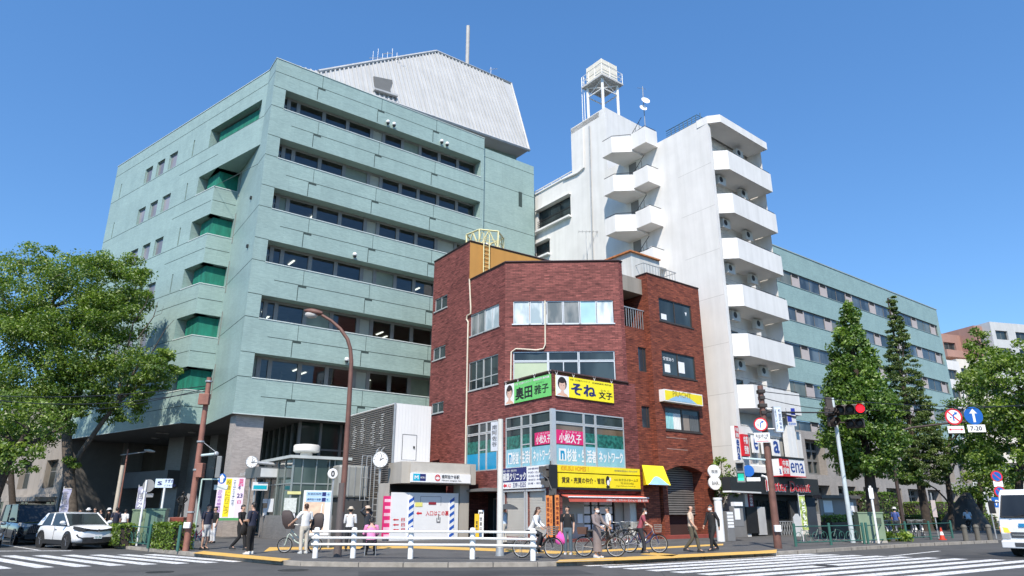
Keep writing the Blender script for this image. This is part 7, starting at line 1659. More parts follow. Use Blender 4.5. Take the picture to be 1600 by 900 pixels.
tree('street_tree', b, 'shaded tree at the far left in front of the old concrete building', [C(20, 655, 63, 6.0, 2.5, 3.0, 90, 1.05), C(78, 650, 63, 3.2, 2.2, 2.2, 44, .9), C(-40, 620, 63, 5, 3, 4, 50, 1.2)], [b, X(18, 760, 63), X(16, 700, 63), X(14, 640, 63)], LF, BARK2, 80, .24, 77, 10, trunk_r=(.3, .15))
b = X(-20, 850, 33); b.z = G0
tree('street_tree', b, 'smaller leaning tree cut by the left edge of the photo', [C(-25, 655, 33, 2.4, 2.2, 1.5, 45, .6), C(55, 655, 33.5, 1.9, 1.6, .8, 22, .5), C(25, 715, 32.5, 1.3, 1.2, .7, 20, .42), C(-10, 690, 32.5, 1.5, 1.5, 1.0, 22, .5)], [b, X(-12, 790, 33), X(5, 745, 33), X(28, 700, 33), X(45, 670, 33)], LF, BARK2, 60, .18, 9, 10, trunk_r=(.26, .12))
# dense roadside tree on the right
b = X(1366, 838, 38); b.z = G0
def cone(cen, prof, Y, n, cs, seed):
    rg = random.Random(seed); out = []; lo, hi = prof[0][0], prof[-1][0]
    def ip(t, l):
        for (a, v), (b_, w_) in zip(l, l[1:]):
            if a <= t <= b_: return v + (w_ - v) * (t - a) / (b_ - a)
        return l[-1][1]
    while len(out) < n:
        y = rg.uniform(lo, hi); hw = ip(y, prof)
        if rg.random() * 60 > hw + 8: continue
        R = hw * Y * .955 / 1070 * rg.uniform(.45, 1.0) ** .6; a = rg.uniform(0, 6.28); c = X(ip(y, cen), y, Y); out.append((c + V((R * math.cos(a), R * math.sin(a), rg.gauss(0, .15))), (.1, .1, .1), 1, cs * (.6 + .4 * min(1, hw / 40))))
    return out
tree('dense_tree', b, 'dense broad roadside tree with big leaves behind the red traffic light', cone([(474, 1322), (560, 1332), (680, 1346), (740, 1352)], [(474, 2), (492, 11), (540, 25), (600, 42), (650, 55), (690, 58), (718, 48), (738, 22)], 38, 450, .47, 21),
     [b, X(1364, 790, 38), X(1358, 740, 38), X(1350, 690, 38), X(1342, 610, 38), X(1330, 530, 38)], LG, BARK2, 80, .19, 21, 14, trunk_r=(.36, .1), flat=.9, up=.1)
# slender feathery conifer
b = X(1452, 834, 55); b.z = G0; zt = X(1394, 466, 55).z
tree('conifer_tree', b, 'tall slender feathery conifer rising in front of the teal wing', cone([(466, 1395), (540, 1404), (620, 1416), (690, 1427), (745, 1436)], [(466, 2), (500, 9), (540, 16), (600, 27), (650, 35), (700, 43), (730, 44), (758, 30)], 55, 560, .43, 4), [b, V((b.x, b.y, 4)), V((b.x, b.y, 8)), V((b.x, b.y, 12)), V((b.x, b.y, zt))], LN, BARK2, 85, .16, 4, 60, trunk_r=(.34, .05), flat=.5, up=.2)
b = X(1488, 836, 56); b.z = G0
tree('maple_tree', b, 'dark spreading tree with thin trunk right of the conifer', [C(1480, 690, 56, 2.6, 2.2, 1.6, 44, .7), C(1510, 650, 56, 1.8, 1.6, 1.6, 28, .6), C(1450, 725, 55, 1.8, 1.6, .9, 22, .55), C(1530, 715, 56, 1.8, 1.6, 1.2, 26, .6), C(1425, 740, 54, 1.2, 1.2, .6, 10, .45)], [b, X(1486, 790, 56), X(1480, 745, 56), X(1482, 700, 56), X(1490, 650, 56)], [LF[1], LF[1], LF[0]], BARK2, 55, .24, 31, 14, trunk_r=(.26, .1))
b = X(1590, 838, 47); b.z = G0
tree('street_tree', b, 'big roadside tree with sunlit yellow green top at the right edge above the truck', [C(1585, 600, 47, 3.0, 3, 1.8, 75, .75), C(1608, 660, 47, 3.6, 3, 2.0, 95, .8), C(1560, 655, 47, 1.6, 1.6, 1.0, 24, .6), C(1590, 725, 47, 3.2, 2.6, 1.2, 60, .7), C(1540, 570, 49, 1.1, 1.1, 1.5, 22, .5), C(1610, 560, 47, 2.4, 2.2, 1.2, 40, .65)], [b, X(1592, 770, 47), X(1595, 700, 47), X(1598, 620, 47)], LF, BARK2, 64, .24, 41, 12, trunk_r=(.3, .14))
b = X(1532, 836, 62); b.z = G0
tree('street_tree', b, 'pointed tree in front of the pink apartment block far right', [C(1530, 545, 62, .9, .9, 2.0, 26, .5), C(1535, 600, 62, 1.9, 1.9, 1.8, 50, .7), C(1545, 760, 62, 2.6, 2.2, 1.3, 46, .7), C(1540, 680, 62, 2.4, 2.2, 2.0, 50, .8)], [b, X(1533, 700, 62), X(1531, 540, 62)], LF, BARK2, 60, .26, 51, 10, trunk_r=(.26, .1))
b = X(1128, 842, 43.2); b.z = G0
tree('small_tree', b, 'small bushy tree squeezed between the brick building and the white tower', [C(1130, 742, 43.2, .6, .6, 1.0, 22, .34), C(1135, 765, 43, .75, .7, .5, 18, .32), C(1121, 728, 43.3, .3, .3, .5, 7, .25)], [b, X(1128, 790, 43.2), X(1128, 745, 43.2)], LF, BARK2, 40, .15, 61, 6, trunk_r=(.06, .03))
# clipped hedges and planting
def hedge(name, pts, h, w_, label, mats, size=.11, dens=520, seed=3):
    rg = random.Random(seed); ps = [V(p) for p in pts]; th = thing(name, ps[0], label, 'hedge'); core = MB(); m = MB()
    for a, b_ in zip(ps, ps[1:]):
        d = (b_ - a); f = Fr((a.x, a.y), math.degrees(math.atan2(d.x, d.y))); L = d.to_2d().length
        core.box(f, .05, L - .05, a.z, a.z + h - .1, -w_ / 2 + .06, w_ / 2 - .06)
        for _ in range(int(dens * (L * (h * 2 + w_)))):
            s_ = rg.random()
            if s_ < .42: q = f.P(rg.uniform(0, L), a.z + h + rg.gauss(0, .04), rg.uniform(-w_ / 2, w_ / 2)); n = V((0, 0, 1))
            else:
                sd = 1 if rg.random() < .6 else -1; q = f.P(rg.uniform(0, L), a.z + rg.uniform(.02, h), sd * (w_ / 2 + rg.gauss(0, .04))); n = f.n * sd
                if rg.random() < .15: q = f.P(rg.choice((0, L)) + rg.gauss(0, .03), a.z + rg.uniform(.02, h), rg.uniform(-w_ / 2, w_ / 2)); 
            nrm = (n + V((rg.gauss(0, .7), rg.gauss(0, .7), rg.gauss(0, .7) + .3))).normalized(); a1 = nrm.cross(V((rg.gauss(0, 1), rg.gauss(0, 1), rg.gauss(0, 1)))).normalized(); b1 = nrm.cross(a1); z_ = size * rg.uniform(.6, 1.3)
            m.k = rg.choice((0, 0, 1, 2)); m.add([q - a1 * z_ * .5, q + b1 * z_ * .32, q + a1 * z_ * .5, q - b1 * z_ * .32], [(0, 1, 2, 3)])
    core.build('branches', BARK2, th); m.build('foliage', mats, th); return th
hedge('clipped_hedge', [G(249, 856), G(283, 859.5)], .95, .8, 'clipped sunlit hedge beside the red brown pole at the left', LF)
hedge('clipped_hedge', [G(178, 851.5), G(197, 853.5)], .85, .7, 'small clipped hedge between the white car and olive cabinet', LF, seed=5)
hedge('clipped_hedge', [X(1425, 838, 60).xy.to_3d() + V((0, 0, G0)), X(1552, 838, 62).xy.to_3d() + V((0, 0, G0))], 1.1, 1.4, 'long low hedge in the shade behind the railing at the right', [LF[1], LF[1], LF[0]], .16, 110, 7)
hedge('clipped_hedge', [X(1428, 838, 75).xy.to_3d() + V((0, 0, G0)), X(1540, 838, 80).xy.to_3d() + V((0, 0, G0))], 2.3, 1.5, 'sunlit light green hedge in front of the stone base of the teal wing', LF, .18, 70, 8)
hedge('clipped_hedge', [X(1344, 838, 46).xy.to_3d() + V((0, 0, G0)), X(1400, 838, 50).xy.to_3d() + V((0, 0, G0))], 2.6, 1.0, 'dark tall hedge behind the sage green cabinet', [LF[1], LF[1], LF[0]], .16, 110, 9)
p = G(1395, 846); m = MB(); rg = random.Random(4); leaves(m, rg, [(p + V((rg.uniform(-.9, .9), rg.uniform(-.3, .3), rg.uniform(.1, .45))), (.35, .3, .25), rg.randrange(3)) for _ in range(14)], 40, .2, 1, .6); tag(m.build('low_shrub', LF, None), 'low leafy shrub by the kerb beside the white square post', 'shrub')
hedge('planter_box', [X(1294, 838, 41.5).xy.to_3d() + V((0, 0, .95)), X(1342, 838, 43.5).xy.to_3d() + V((0, 0, .95))], .35, .6, 'black planter with low flowers in front of the roofed notice board', LF, .12, 260, 10)
q0, q1 = X(1294, 838, 41.5), X(1342, 838, 43.5); f = Fr((q0.x, q0.y), math.degrees(math.atan2(q1.x - q0.x, q1.y - q0.y))); MB().box(f, 0, (q1 - q0).to_2d().length, G0, .97, -.35, .35).build('box', BLACK, bpy.data.objects['planter_box'])
# ---------------------------------------------------------------- vehicles
CARW = M('car_white', (.80, .80, .80), .25, var=.01, coat=1.0); CARK = M('car_black', (.012, .013, .015), .2, var=.01, coat=1.0); CARS = M('car_silver', (.34, .38, .40), .3, .6, var=.02, coat=1.0)
TYRE = M('tyre_rubber', (.016, .016, .016), .85); CLAD = M('black_cladding', (.02, .02, .021), .6); CARG = glassmat('car_glass', (.012, .014, .016), .03, .2); CHROME = M('chrome', (.6, .6, .62), .15, 1.0)
HLAMP = M('headlamp_glass', (.50, .52, .54), .1, .3); HLAMD = M('dark_headlamp', (.06, .063, .068), .08, .3); AMBER = glow('amber_lamp', (1, .42, .05), 1.0)
L0 = Fr((0, 0), 90)
def wheel(th, x, y, r, w_=.2, alloy=True):
    s_ = 1 if x > 0 else -1; c = V((x, y, r)); o = MB().lathe(c, [(r * .6, -w_ / 2), (r * .95, -w_ / 2), (r, -w_ * .3), (r, w_ * .3), (r * .95, w_ / 2), (r * .6, w_ / 2)], 24, (s_, 0, 0)).build('wheel', TYRE, th, True)
    m = MB(); m.lathe(c, [(.0, w_ * .3), (r * .62, w_ * .3), (r * .62, w_ * .42), (.0, w_ * .42)], 20, (s_, 0, 0)); d = m.build('rim', BLACK if alloy else STEEL, o, True)
    m = MB()
    for k in range(5):
        a = 2 * math.pi * k / 5; e = V((0, math.cos(a), math.sin(a))); m.tube([c + V((s_ * w_ * .45, 0, 0)), c + V((s_ * w_ * .45, 0, 0)) + e * r * .58], .028, 4)
    m.build('spoke', M('spoke_grey', (.12, .12, .125), .35, .5), o)
def car(name, loc, az, L, W, H, paint, label, hood, belt, cab, roofw=.74, clad=True, van=False):
    """cab: (windscreen foot, windscreen top, roof rear, tail foot) as y from the nose backwards"""
    th = thing(name, (0, 0, 0), label, 'car'); w = W / 2; yf = L / 2
    def ring(y, ww, zb, zt, cr=.03): h = [(ww * .86, zb), (ww * .98, zb + .1), (ww, zb + (zt - zb) * .45), (ww * .985, zb + (zt - zb) * .75), (ww * .90, zt - .02), (ww * .55, zt + cr * .7), (0, zt + cr)]; return [V((-x, y, z)) for x, z in h[:-1]] + [V((0, y, h[-1][1]))] + [V((x, y, z)) for x, z in h[-2::-1]]
    f0, f1, f2, f3 = [yf - q for q in cab]
    st = [(yf, .62, .42, hood - .30), (yf - .04, .80, .30, hood - .20), (yf - .16, .92, .24, hood - .10), (yf - .5, .985, .2, hood - .02), (f0 + .1, 1, .2, belt - .04), (f0 - .7, 1, .2, belt), (0, .99, .2, belt + .01), (-yf + 1.0, 1, .2, belt + .06), (-yf + .3, .95, .24, belt + .04), (-yf + .06, .86, .3, belt - .1), (-yf, .72, .42, belt - .3)]
    MB().loft([ring(y, w * k, zb, zt) for y, k, zb, zt in st]).build('body', paint, th, True, subsurf=1)
    wb, wr = w * .93, w * roofw; zr = H - .05
    gl = MB(); P = lambda x, y, z: V((x, y, z)); b0 = belt - .05
    rr = [[P(-wb, f0, b0), P(-wr, f1, zr), P(wr, f1, zr), P(wb, f0, b0)], [P(-wb, f3, b0), P(-wr, f2, zr), P(wr, f2, zr), P(wb, f3, b0)]]
    gl.hexa([rr[0][0], rr[0][3], rr[1][3], rr[1][0], rr[0][1], rr[0][2], rr[1][2], rr[1][1]]); gl.build('windows', CARG, th)
    m = MB(); k = 1.02
    m.loft([[P(-wr * k, y, zr - .03), P(-wr * .9, y, zr + .03 + c), P(0, y, zr + .05 + c), P(wr * .9, y, zr + .03 + c), P(wr * k, y, zr - .03)] for y, c in ((f1 + .04, -.03), (f1 - .3, .0), ((f1 + f2) / 2, .01), (f2 + .1, -.01), (f2 - .06, -.05))]); m.build('roof', paint, th, True)
    m = MB()
    for s_ in (-1, 1):
        m.tube([P(s_ * wb, f0, b0), P(s_ * wr, f1, zr)], .033, 6); m.hexa([P(s_ * wb * 1.01, f3 + .5, b0), P(s_ * wb * 1.01, f3 - .02, b0), P(s_ * wb * .8, f3 - .03, b0), P(s_ * wb * .8, f3 + .4, b0), P(s_ * wr * 1.01, f2 + .16, zr), P(s_ * wr * 1.01, f2 - .03, zr), P(s_ * wr * .8, f2 - .03, zr), P(s_ * wr * .8, f2 + .1, zr)]); q = .52; m.tube([P(s_ * wb * 1.005, (f0 + f3) * .5 - .1, b0), P(s_ * wr * 1.005, (f1 + f2) * .5 - .1, zr)], .035, 6)
    m.each('pillar', paint if not van else CLAD, th)
    r = .34 if not van else .34
    for s_ in (-1, 1):
        for y in (yf - .86, -yf + .84):
            wheel(th, s_ * (w - .1), y, r); m = MB(); m.lathe(V((s_ * (w - .005), y, r + .01)), [(r * 1.22, -.03), (r * 1.22, .012), (r * 1.0, .012), (r * 1.0, -.03)], 22, (s_, 0, 0)); m.build('wheel_arch', CLAD if clad else paint, th, True)
        if clad: m = MB(); m.abox(s_ * w * .99 - .02, s_ * w * .99 + .02, -yf + 1.25, yf - 1.25, .2, .38); m.build('side_cladding', CLAD, th)
        m = MB(); m.ball(P(s_ * (w + .1), f0 - .25, belt + .08), (.12, .07, .08), 10, 6); m.tube([P(s_ * (w - .05), f0 - .25, belt), P(s_ * (w + .08), f0 - .25, belt + .06)], .025, 5); m.build('mirror', paint, th, True)
        hz = hood - .2
        m = MB(); m.loft([[P(s_ * w * a, y + .02, hz + z0), P(s_ * w * a, y + .02, hz + z1)] for a, y, z0, z1 in ((.42, yf + .02, -.03, .03), (.66, yf - .02, -.09, .06), (.86, yf - .12, -.07, .11), (1.0, yf - .40, .02, .14))], cap=False, closed=False); m.build('headlight', HLAMP if van else HLAMD, th)
        m = MB(); m.tube([P(s_ * w * .55, yf + .01, .42), P(s_ * w * .82, yf - .09, .52), P(s_ * w * .9, yf - .14, .62)], .035, 5); m.build('fog_lamp_trim', CLAD, th)
        m = MB(); m.abox(s_ * w * .995 - .008, s_ * w * .995 + .008, -.05, -.04, .38, belt - .03); m.abox(s_ * w * .995 - .014, s_ * w * .995 + .014, .0, .16, belt - .22, belt - .19); m.build('door_line', GREYTXT, th)
    m = MB(); m.loft([[P(-w * .66, yf - .0, zz), P(-w * .3, yf + .04, zz), P(w * .3, yf + .04, zz), P(w * .66, yf - .0, zz)] for zz in (.28, .50)], cap=False, closed=False); m.build('lower_grille', CLAD, th)
    m = MB(); hz = hood - .22
    if van:
        m.loft([[P(-w * .5, yf - .0, zz), P(0, yf + .05, zz), P(w * .5, yf - .0, zz)] for zz in (.55, hz + .06)], cap=False, closed=False); g = m.build('grille', CLAD, th); m = MB()
        for k in range(13): x = -w * .48 + w * .96 * k / 12; m.tube([P(x, yf + .06 - .05 * abs(x), .57), P(x, yf + .06 - .05 * abs(x), hz + .05)], .012, 4)
        m.build('grille_bar', CHROME, g)
    else: m.tube([P(-w * .6, yf - .0, hz + .02), P(0, yf + .05, hz - .03), P(w * .6, yf - .0, hz + .02)], .04, 6); m.ball(P(0, yf + .05, hz - .01), (.06, .02, .045), 10, 6); m.build('grille', CLAD, th)
    zp = .52 if not van else .47
    pl_ = MB().box(Fr((0, yf + .05), 90 + 180), -.165, .165, zp - .085, zp + .085, 0, .015).build('number_plate', PAPER, th)
    t_ = MB(); f = Fr((0, yf + .066), 270); text(t_, '12-34' if not van else '56-78', f, -.13, zp - .06, .08, .003, .26, .015); t_.build('lettering', M('plate_green', (.02, .18, .08), .5), pl_)
    m = MB(); m.tube([P(-w * .55, f0 + .02, belt - .02), P(-.05, f0 + .0, belt + .01)], .012, 4); m.tube([P(.05, f0 + .02, belt - .02), P(w * .5, f0 - .02, belt + .01)], .012, 4); m.build('wiper', CLAD, th)
    m = MB(); m.abox(-w * .85, w * .85, -yf + .3, yf - .3, .16, .3); m.build('underbody', CLAD, th)
    th.location = loc; th.rotation_euler = (0, 0, -rad(az)); return th
hd = hdir(126); rt = hdir(126 + 90)
p = gz(104, 858.5); c = p - rt * (.80) - hd * (4.36 / 2 - .86)
car('white_suv', (c.x, c.y, 0), 126, 4.36, 1.80, 1.55, CARW, 'white compact crossover car stopped at the left zebra crossing', 1.02, 1.02, (1.0, 1.95, 3.62, 4.26), .78)
hd = hdir(134); p = gz(22, 851.5); c = p - hdir(224) * .80 - hd * (4.9 / 2 - .86)
car('black_minivan', (c.x, c.y, 0), 134, 4.9, 1.85, 1.95, CARK, 'black minivan with upright chrome grille behind the white crossover', 1.12, 1.12, (.95, 1.7, 4.6, 4.8), .84, False, True)
p = gz(-2, 856); c = p - hdir(224) * .0 - hd * (4.5 / 2 - .3) + hdir(224) * .75
car('silver_car', (c.x, c.y, 0), 134, 4.5, 1.75, 1.5, CARS, 'silver car of which only the nose shows at the left edge', .92, .95, (1.3, 2.2, 3.5, 4.3), .72, False)
# white delivery truck at the right edge
TH = 236; th = thing('delivery_truck', (0, 0, 0), 'white delivery truck with a blue panel on its nose, entering at the right edge', 'truck')
w = .98; yf = 0
prof = [(.30, 0.0), (.62, .06), (1.0, .04), (1.35, -.04), (2.2, -.42), (2.36, -.62), (2.38, -1.6), (.30, -1.6)]
m = MB(); m.loft([[V((x * k, y, z)) for z, y in prof] for x, k in ((-w, 1), (-w * .97, 1), (w * .97, 1), (w, 1))]); m.build('cab', CARW, th, bevel=.05)
m = MB(); a0, a1 = (1.38, -.03), (2.16, -.385); m.quad(V((-w * .93, a0[1], a0[0])), V((-w * .88, a1[1] + .012, a1[0])), V((w * .88, a1[1] + .012, a1[0])), V((w * .93, a0[1], a0[0]))); o = m.build('windscreen', CARG, th)
m = MB(); m.tube([V((-w * .93, a0[1] + .01, a0[0] - .01)), V((-w * .88, a1[1] + .02, a1[0]))], .02, 4); m.tube([V((w * .93, a0[1] + .01, a0[0] - .01)), V((w * .88, a1[1] + .02, a1[0]))], .02, 4); m.tube([V((-w * .93, a0[1] + .02, a0[0])), V((w * .93, a0[1] + .02, a0[0]))], .03, 4); m.build('seal', CLAD, o)
m = MB(); m.tube([V((.6, .02, 1.36)), V((.15, -.02, 1.45))], .014, 4); m.tube([V((-.1, .02, 1.36)), V((-.55, -.02, 1.45))], .014, 4); m.build('wiper', CLAD, th)
m = MB(); m.abox(-w - .01, w + .01, -.1, .14, .30, .56); m.build('bumper', CARW, th, bevel=.03)
m = MB(); m.abox(-.55, .55, .1, .15, .36, .5); m.abox(-w * .66, w * .66, .03, .075, .66, .86); m.build('grille', M('truck_grille', (.10, .10, .105), .4, .4), th)
m = MB(); m.abox(-.6, .6, .075, .085, .74, .78); m.build('grille_bar', CHROME, th); m = MB(); m.abox(-.5, .35, .06, .068, 1.04, 1.16); m.build('blue_panel', M('panel_blue', (.02, .22, .45), .4), th)
for s_ in (-1, 1):
    m = MB(); m.abox(s_ * .82 - .15, s_ * .82 + .15, .0, .08, .60, .82); m.build('headlight', HLAMP, th, bevel=.03); m = MB(); m.hexa([V((s_ * .66, .085, .84)), V((s_ * .985, .03, .84)), V((s_ * .985, .0, .84)), V((s_ * .66, .0, .84)), V((s_ * .72, .075, 1.0)), V((s_ * .985, .02, 1.04)), V((s_ * .985, 0, 1.04)), V((s_ * .72, 0, 1.0))]); m.build('indicator', AMBER, th)
    for y in (-.75, -3.6): wheel(th, s_ * (w - .14), y, .37, .22, False)
    m = MB(); m.abox(s_ * (w + .16) - .09, s_ * (w + .16) + .09, -.1, .0, 1.5, 1.95); m.tube([V((s_ * w * .95, -.2, 1.9)), V((s_ * (w + .15), -.05, 1.9))], .02, 4); m.build('mirror', CLAD, th)
m = MB(); m.abox(-1.0, 1.0, -4.9, -1.7, .85, 2.3); m.build('cargo_box', M('cargo_grey', (.45, .46, .46), .5), th, bevel=.02); m = MB(); m.abox(-.4, .4, -4.8, -.2, .45, .84); m.build('chassis', CLAD, th)
p = gz(1594, 869); c = p + hdir(146) * .82 + hdir(236) * .75; th.location = (c.x, c.y, 0); th.rotation_euler = (0, 0, -rad(TH))
# ---------------------------------------------------------------- bicycles
def bicycle(loc, az, label, paint, basket=None, child=False, rear_basket=None, group=None, low=True, wr=.33):
    th = thing('bicycle', (0, 0, 0), label, 'bicycle', group); r = wr; yr, yf_ = -.52, .56
    for y in (yr, yf_):
        c = V((0, y, r)); m = MB(); m.tube([c + V((0, (r - .018) * math.cos(a), (r - .018) * math.sin(a))) for a in [2 * math.pi * i / 28 for i in range(29)]], .02, 6); o = m.build('wheel', TYRE, th, True)
        m = MB(); m.tube([c + V((0, (r - .045) * math.cos(a), (r - .045) * math.sin(a))) for a in [2 * math.pi * i / 24 for i in range(25)]], .010, 4); m.build('rim', ALU, o)
        m = MB()
        for k in range(14): a = 2 * math.pi * k / 14; m.tube([c, c + V((0, (r - .05) * math.cos(a), (r - .05) * math.sin(a)))], .003, 3)
        m.tube([c - V((.05, 0, 0)), c + V((.05, 0, 0))], .025, 8); m.build('spokes', STEEL, o)
        m = MB(); m.loft([[c + V((x, (r + .035) * math.cos(a), (r + .035) * math.sin(a))) for x in (-.03, 0, .03)] for a in [rad(t) for t in range(20, 175, 12)]], cap=False, closed=False); m.build('mudguard', paint, th, True)
    hd0, bb, st_ = V((0, .36, .78)), V((0, -.06, .28)), V((0, -.2, .70)); m = MB()
    m.tube([V((0, .40, .66)), V((0, .2, .40)) if low else V((0, .1, .6)), bb], .024, 8); m.tube([hd0, V((0, .12, .54)), V((0, -.12, .45))], .02, 8); m.tube([bb, st_], .02, 8)
    for x in (-.05, .05): m.tube([V((x, yr, r)), bb + V((x * .5, 0, 0))], .012, 6); m.tube([V((x, yr, r)), st_ + V((x * .3, 0, -.06))], .011, 6); m.tube([V((0, .39, .70)), V((x, .47, .62)), V((x, yf_, r))], .014, 6)
    m.build('frame', paint, th, True)
    m = MB(); m.tube([V((0, .40, .66)), V((0, .33, .92))], .015, 6); m.tube([V((-.27, .10, .98)), V((-.25, .24, .99)), V((-.08, .33, .94)), V((.08, .33, .94)), V((.25, .24, .99)), V((.27, .10, .98))], .012, 6); m.build('handlebar', STEEL, th, True)
    m = MB(); m.loft([[V((x * k, y, .82 + z)) for x, z in ((-1, 0), (-.6, .05), (.6, .05), (1, 0), (0, -.04))] for y, k in ((-.36, .09), (-.26, .1), (-.14, .04), (-.06, .025))]); m.tube([st_, V((0, -.24, .82))], .014, 6); m.build('saddle', CLAD, th)
    m = MB(); m.lathe(bb, [(.0, .04), (.09, .04), (.09, .05), (0, .05)], 16, (1, 0, 0)); m.tube([bb + V((.06, 0, 0)), bb + V((.06, .12, -.12)), bb + V((.16, .12, -.12))], .012, 5); m.tube([bb - V((.06, 0, 0)), bb + V((-.06, -.12, .12)), bb + V((-.16, -.12, .12))], .012, 5); m.build('crank', STEEL, th)
    m = MB(); m.tube([V((-.1, yr - .1, .01)), V((-.09, yr, r)), V((.09, yr, r)), V((.1, yr - .1, .01))], .008, 4); m.build('kickstand', STEEL, th)
    def bsk(y0, z0, mat, nm): 
        m = MB()
        for k in range(5):
            z = z0 + .06 * k; g = 1 + .06 * k; m.tube([V((-.16 * g, y0 - .11 * g, z)), V((.16 * g, y0 - .11 * g, z)), V((.16 * g, y0 + .11 * g, z)), V((-.16 * g, y0 + .11 * g, z)), V((-.16 * g, y0 - .11 * g, z))], .007, 4)
        for k in range(8): x = -.16 + .32 * k / 7; m.tube([V((x, y0 - .11, z0)), V((x * 1.25, y0 - .14, z0 + .25))], .005, 3); m.tube([V((x, y0 + .11, z0)), V((x * 1.25, y0 + .14, z0 + .25))], .005, 3)
        m.abox(-.16, .16, y0 - .11, y0 + .11, z0 - .01, z0); m.build(nm, mat, th)
    if basket: bsk(.56, .74, basket, 'basket')
    if rear_basket: m = MB(); m.loft([[V((x * k, -.55 + y * k, z)) for x, y in ((-.17, -.16), (.17, -.16), (.17, .16), (-.17, .16))] for z, k in ((.72, .9), (.95, 1.05))]); m.build('rear_basket', rear_basket, th)
    if child:
        CS = M('child_seat_cover', (.045, .032, .032), .7)
        for y0, lean, zz in ((.42, .28, .84), (-.52, -.12, .74)):
            m = MB(); m.loft([[V((x * k, y0 + y * k + lean * (z - zz), z)) for x, y in ((-.2, -.2), (.2, -.2), (.22, .05), (.15, .22), (-.15, .22), (-.22, .05))] for z, k in ((zz, .7), (zz + .18, 1.0), (zz + .42, .95), (zz + .6, .75), (zz + .66, .4))]); m.build('child_seat', CS, th, True)
    th.location = loc; th.rotation_euler = (0, 0, -rad(az)); return th
def mid(a, b): p, q = G(*a), G(*b); c = (p + q) / 2; return (c.x, c.y, G0), math.degrees(math.atan2(q.x - p.x, q.y - p.y))
BKF = M('bike_black', (.015, .015, .016), .35); BKN = M('bike_navy', (.02, .03, .11), .35); BKW = M('bike_pale_green', (.50, .58, .50), .4); BKS = M('bike_silver', (.22, .23, .24), .4, .5); BSK = M('basket_grey', (.16, .17, .16), .5); BSB = M('basket_brown', (.10, .05, .035), .7)
b1l, _ = mid((819, 870.6), (860, 874.2)); b1a = 108; bicycle(b1l, b1a, 'black bicycle with grey front basket ridden by the woman in white', BKF, BSK)
b2l, _ = mid((915, 868.5), (960, 872.5)); b2a = 106; bicycle(b2l, b2a, 'dark bicycle with brown rear basket pushed by the woman in the long dress', M('bike_brown', (.05, .025, .022), .35), None, False, BSB)
b3l, _ = mid((984, 863), (1029, 865.5)); b3a = 100; bicycle(b3l, b3a, 'navy bicycle with wire front basket under the rider in maroon', BKN, BSK)
b4l, _ = mid((495, 862), (440, 866)); b4a = 262; bicycle(b4l, b4a, 'pale green bicycle with two covered child seats', BKW, None, True, wr=.27)
pk0 = bicycle(G(972, 850).to_tuple(), 75, 'black bicycle parked outside the yellow signed shop, in front of its cream pillar', BKF, BSK, group='bicycles parked outside the shop')
for (x, y, a), l in zip(((988, 851, 60), (958, 853, 85)), ('black bicycle parked closest to the brown brick wall by the shop', 'black bicycle parked behind the woman in the long dress')): q = G(x, y); dup(pk0, (q.x, q.y, G0), -rad(a), l)
rk = bicycle(G(1392, 842).to_tuple(), 20, 'silver bicycle parked behind the green railing at the right', BKS, BSK, group='bicycles parked behind the right railing')
for (x, y, a), l in zip(((1404, 842, 30), (1430, 840, 20), (1442, 840, 25), (1382, 843.5, 12)), ('silver bicycle parked beside the dark brown pole', 'silver bicycle parked between the dark brown pole and the conifer trunk', 'silver bicycle parked nearest the conifer trunk', 'silver bicycle parked nearest the white square post')): q = G(x, y); dup(rk, (q.x, q.y, G0), -rad(a), l)
b5l = G(830, 858)
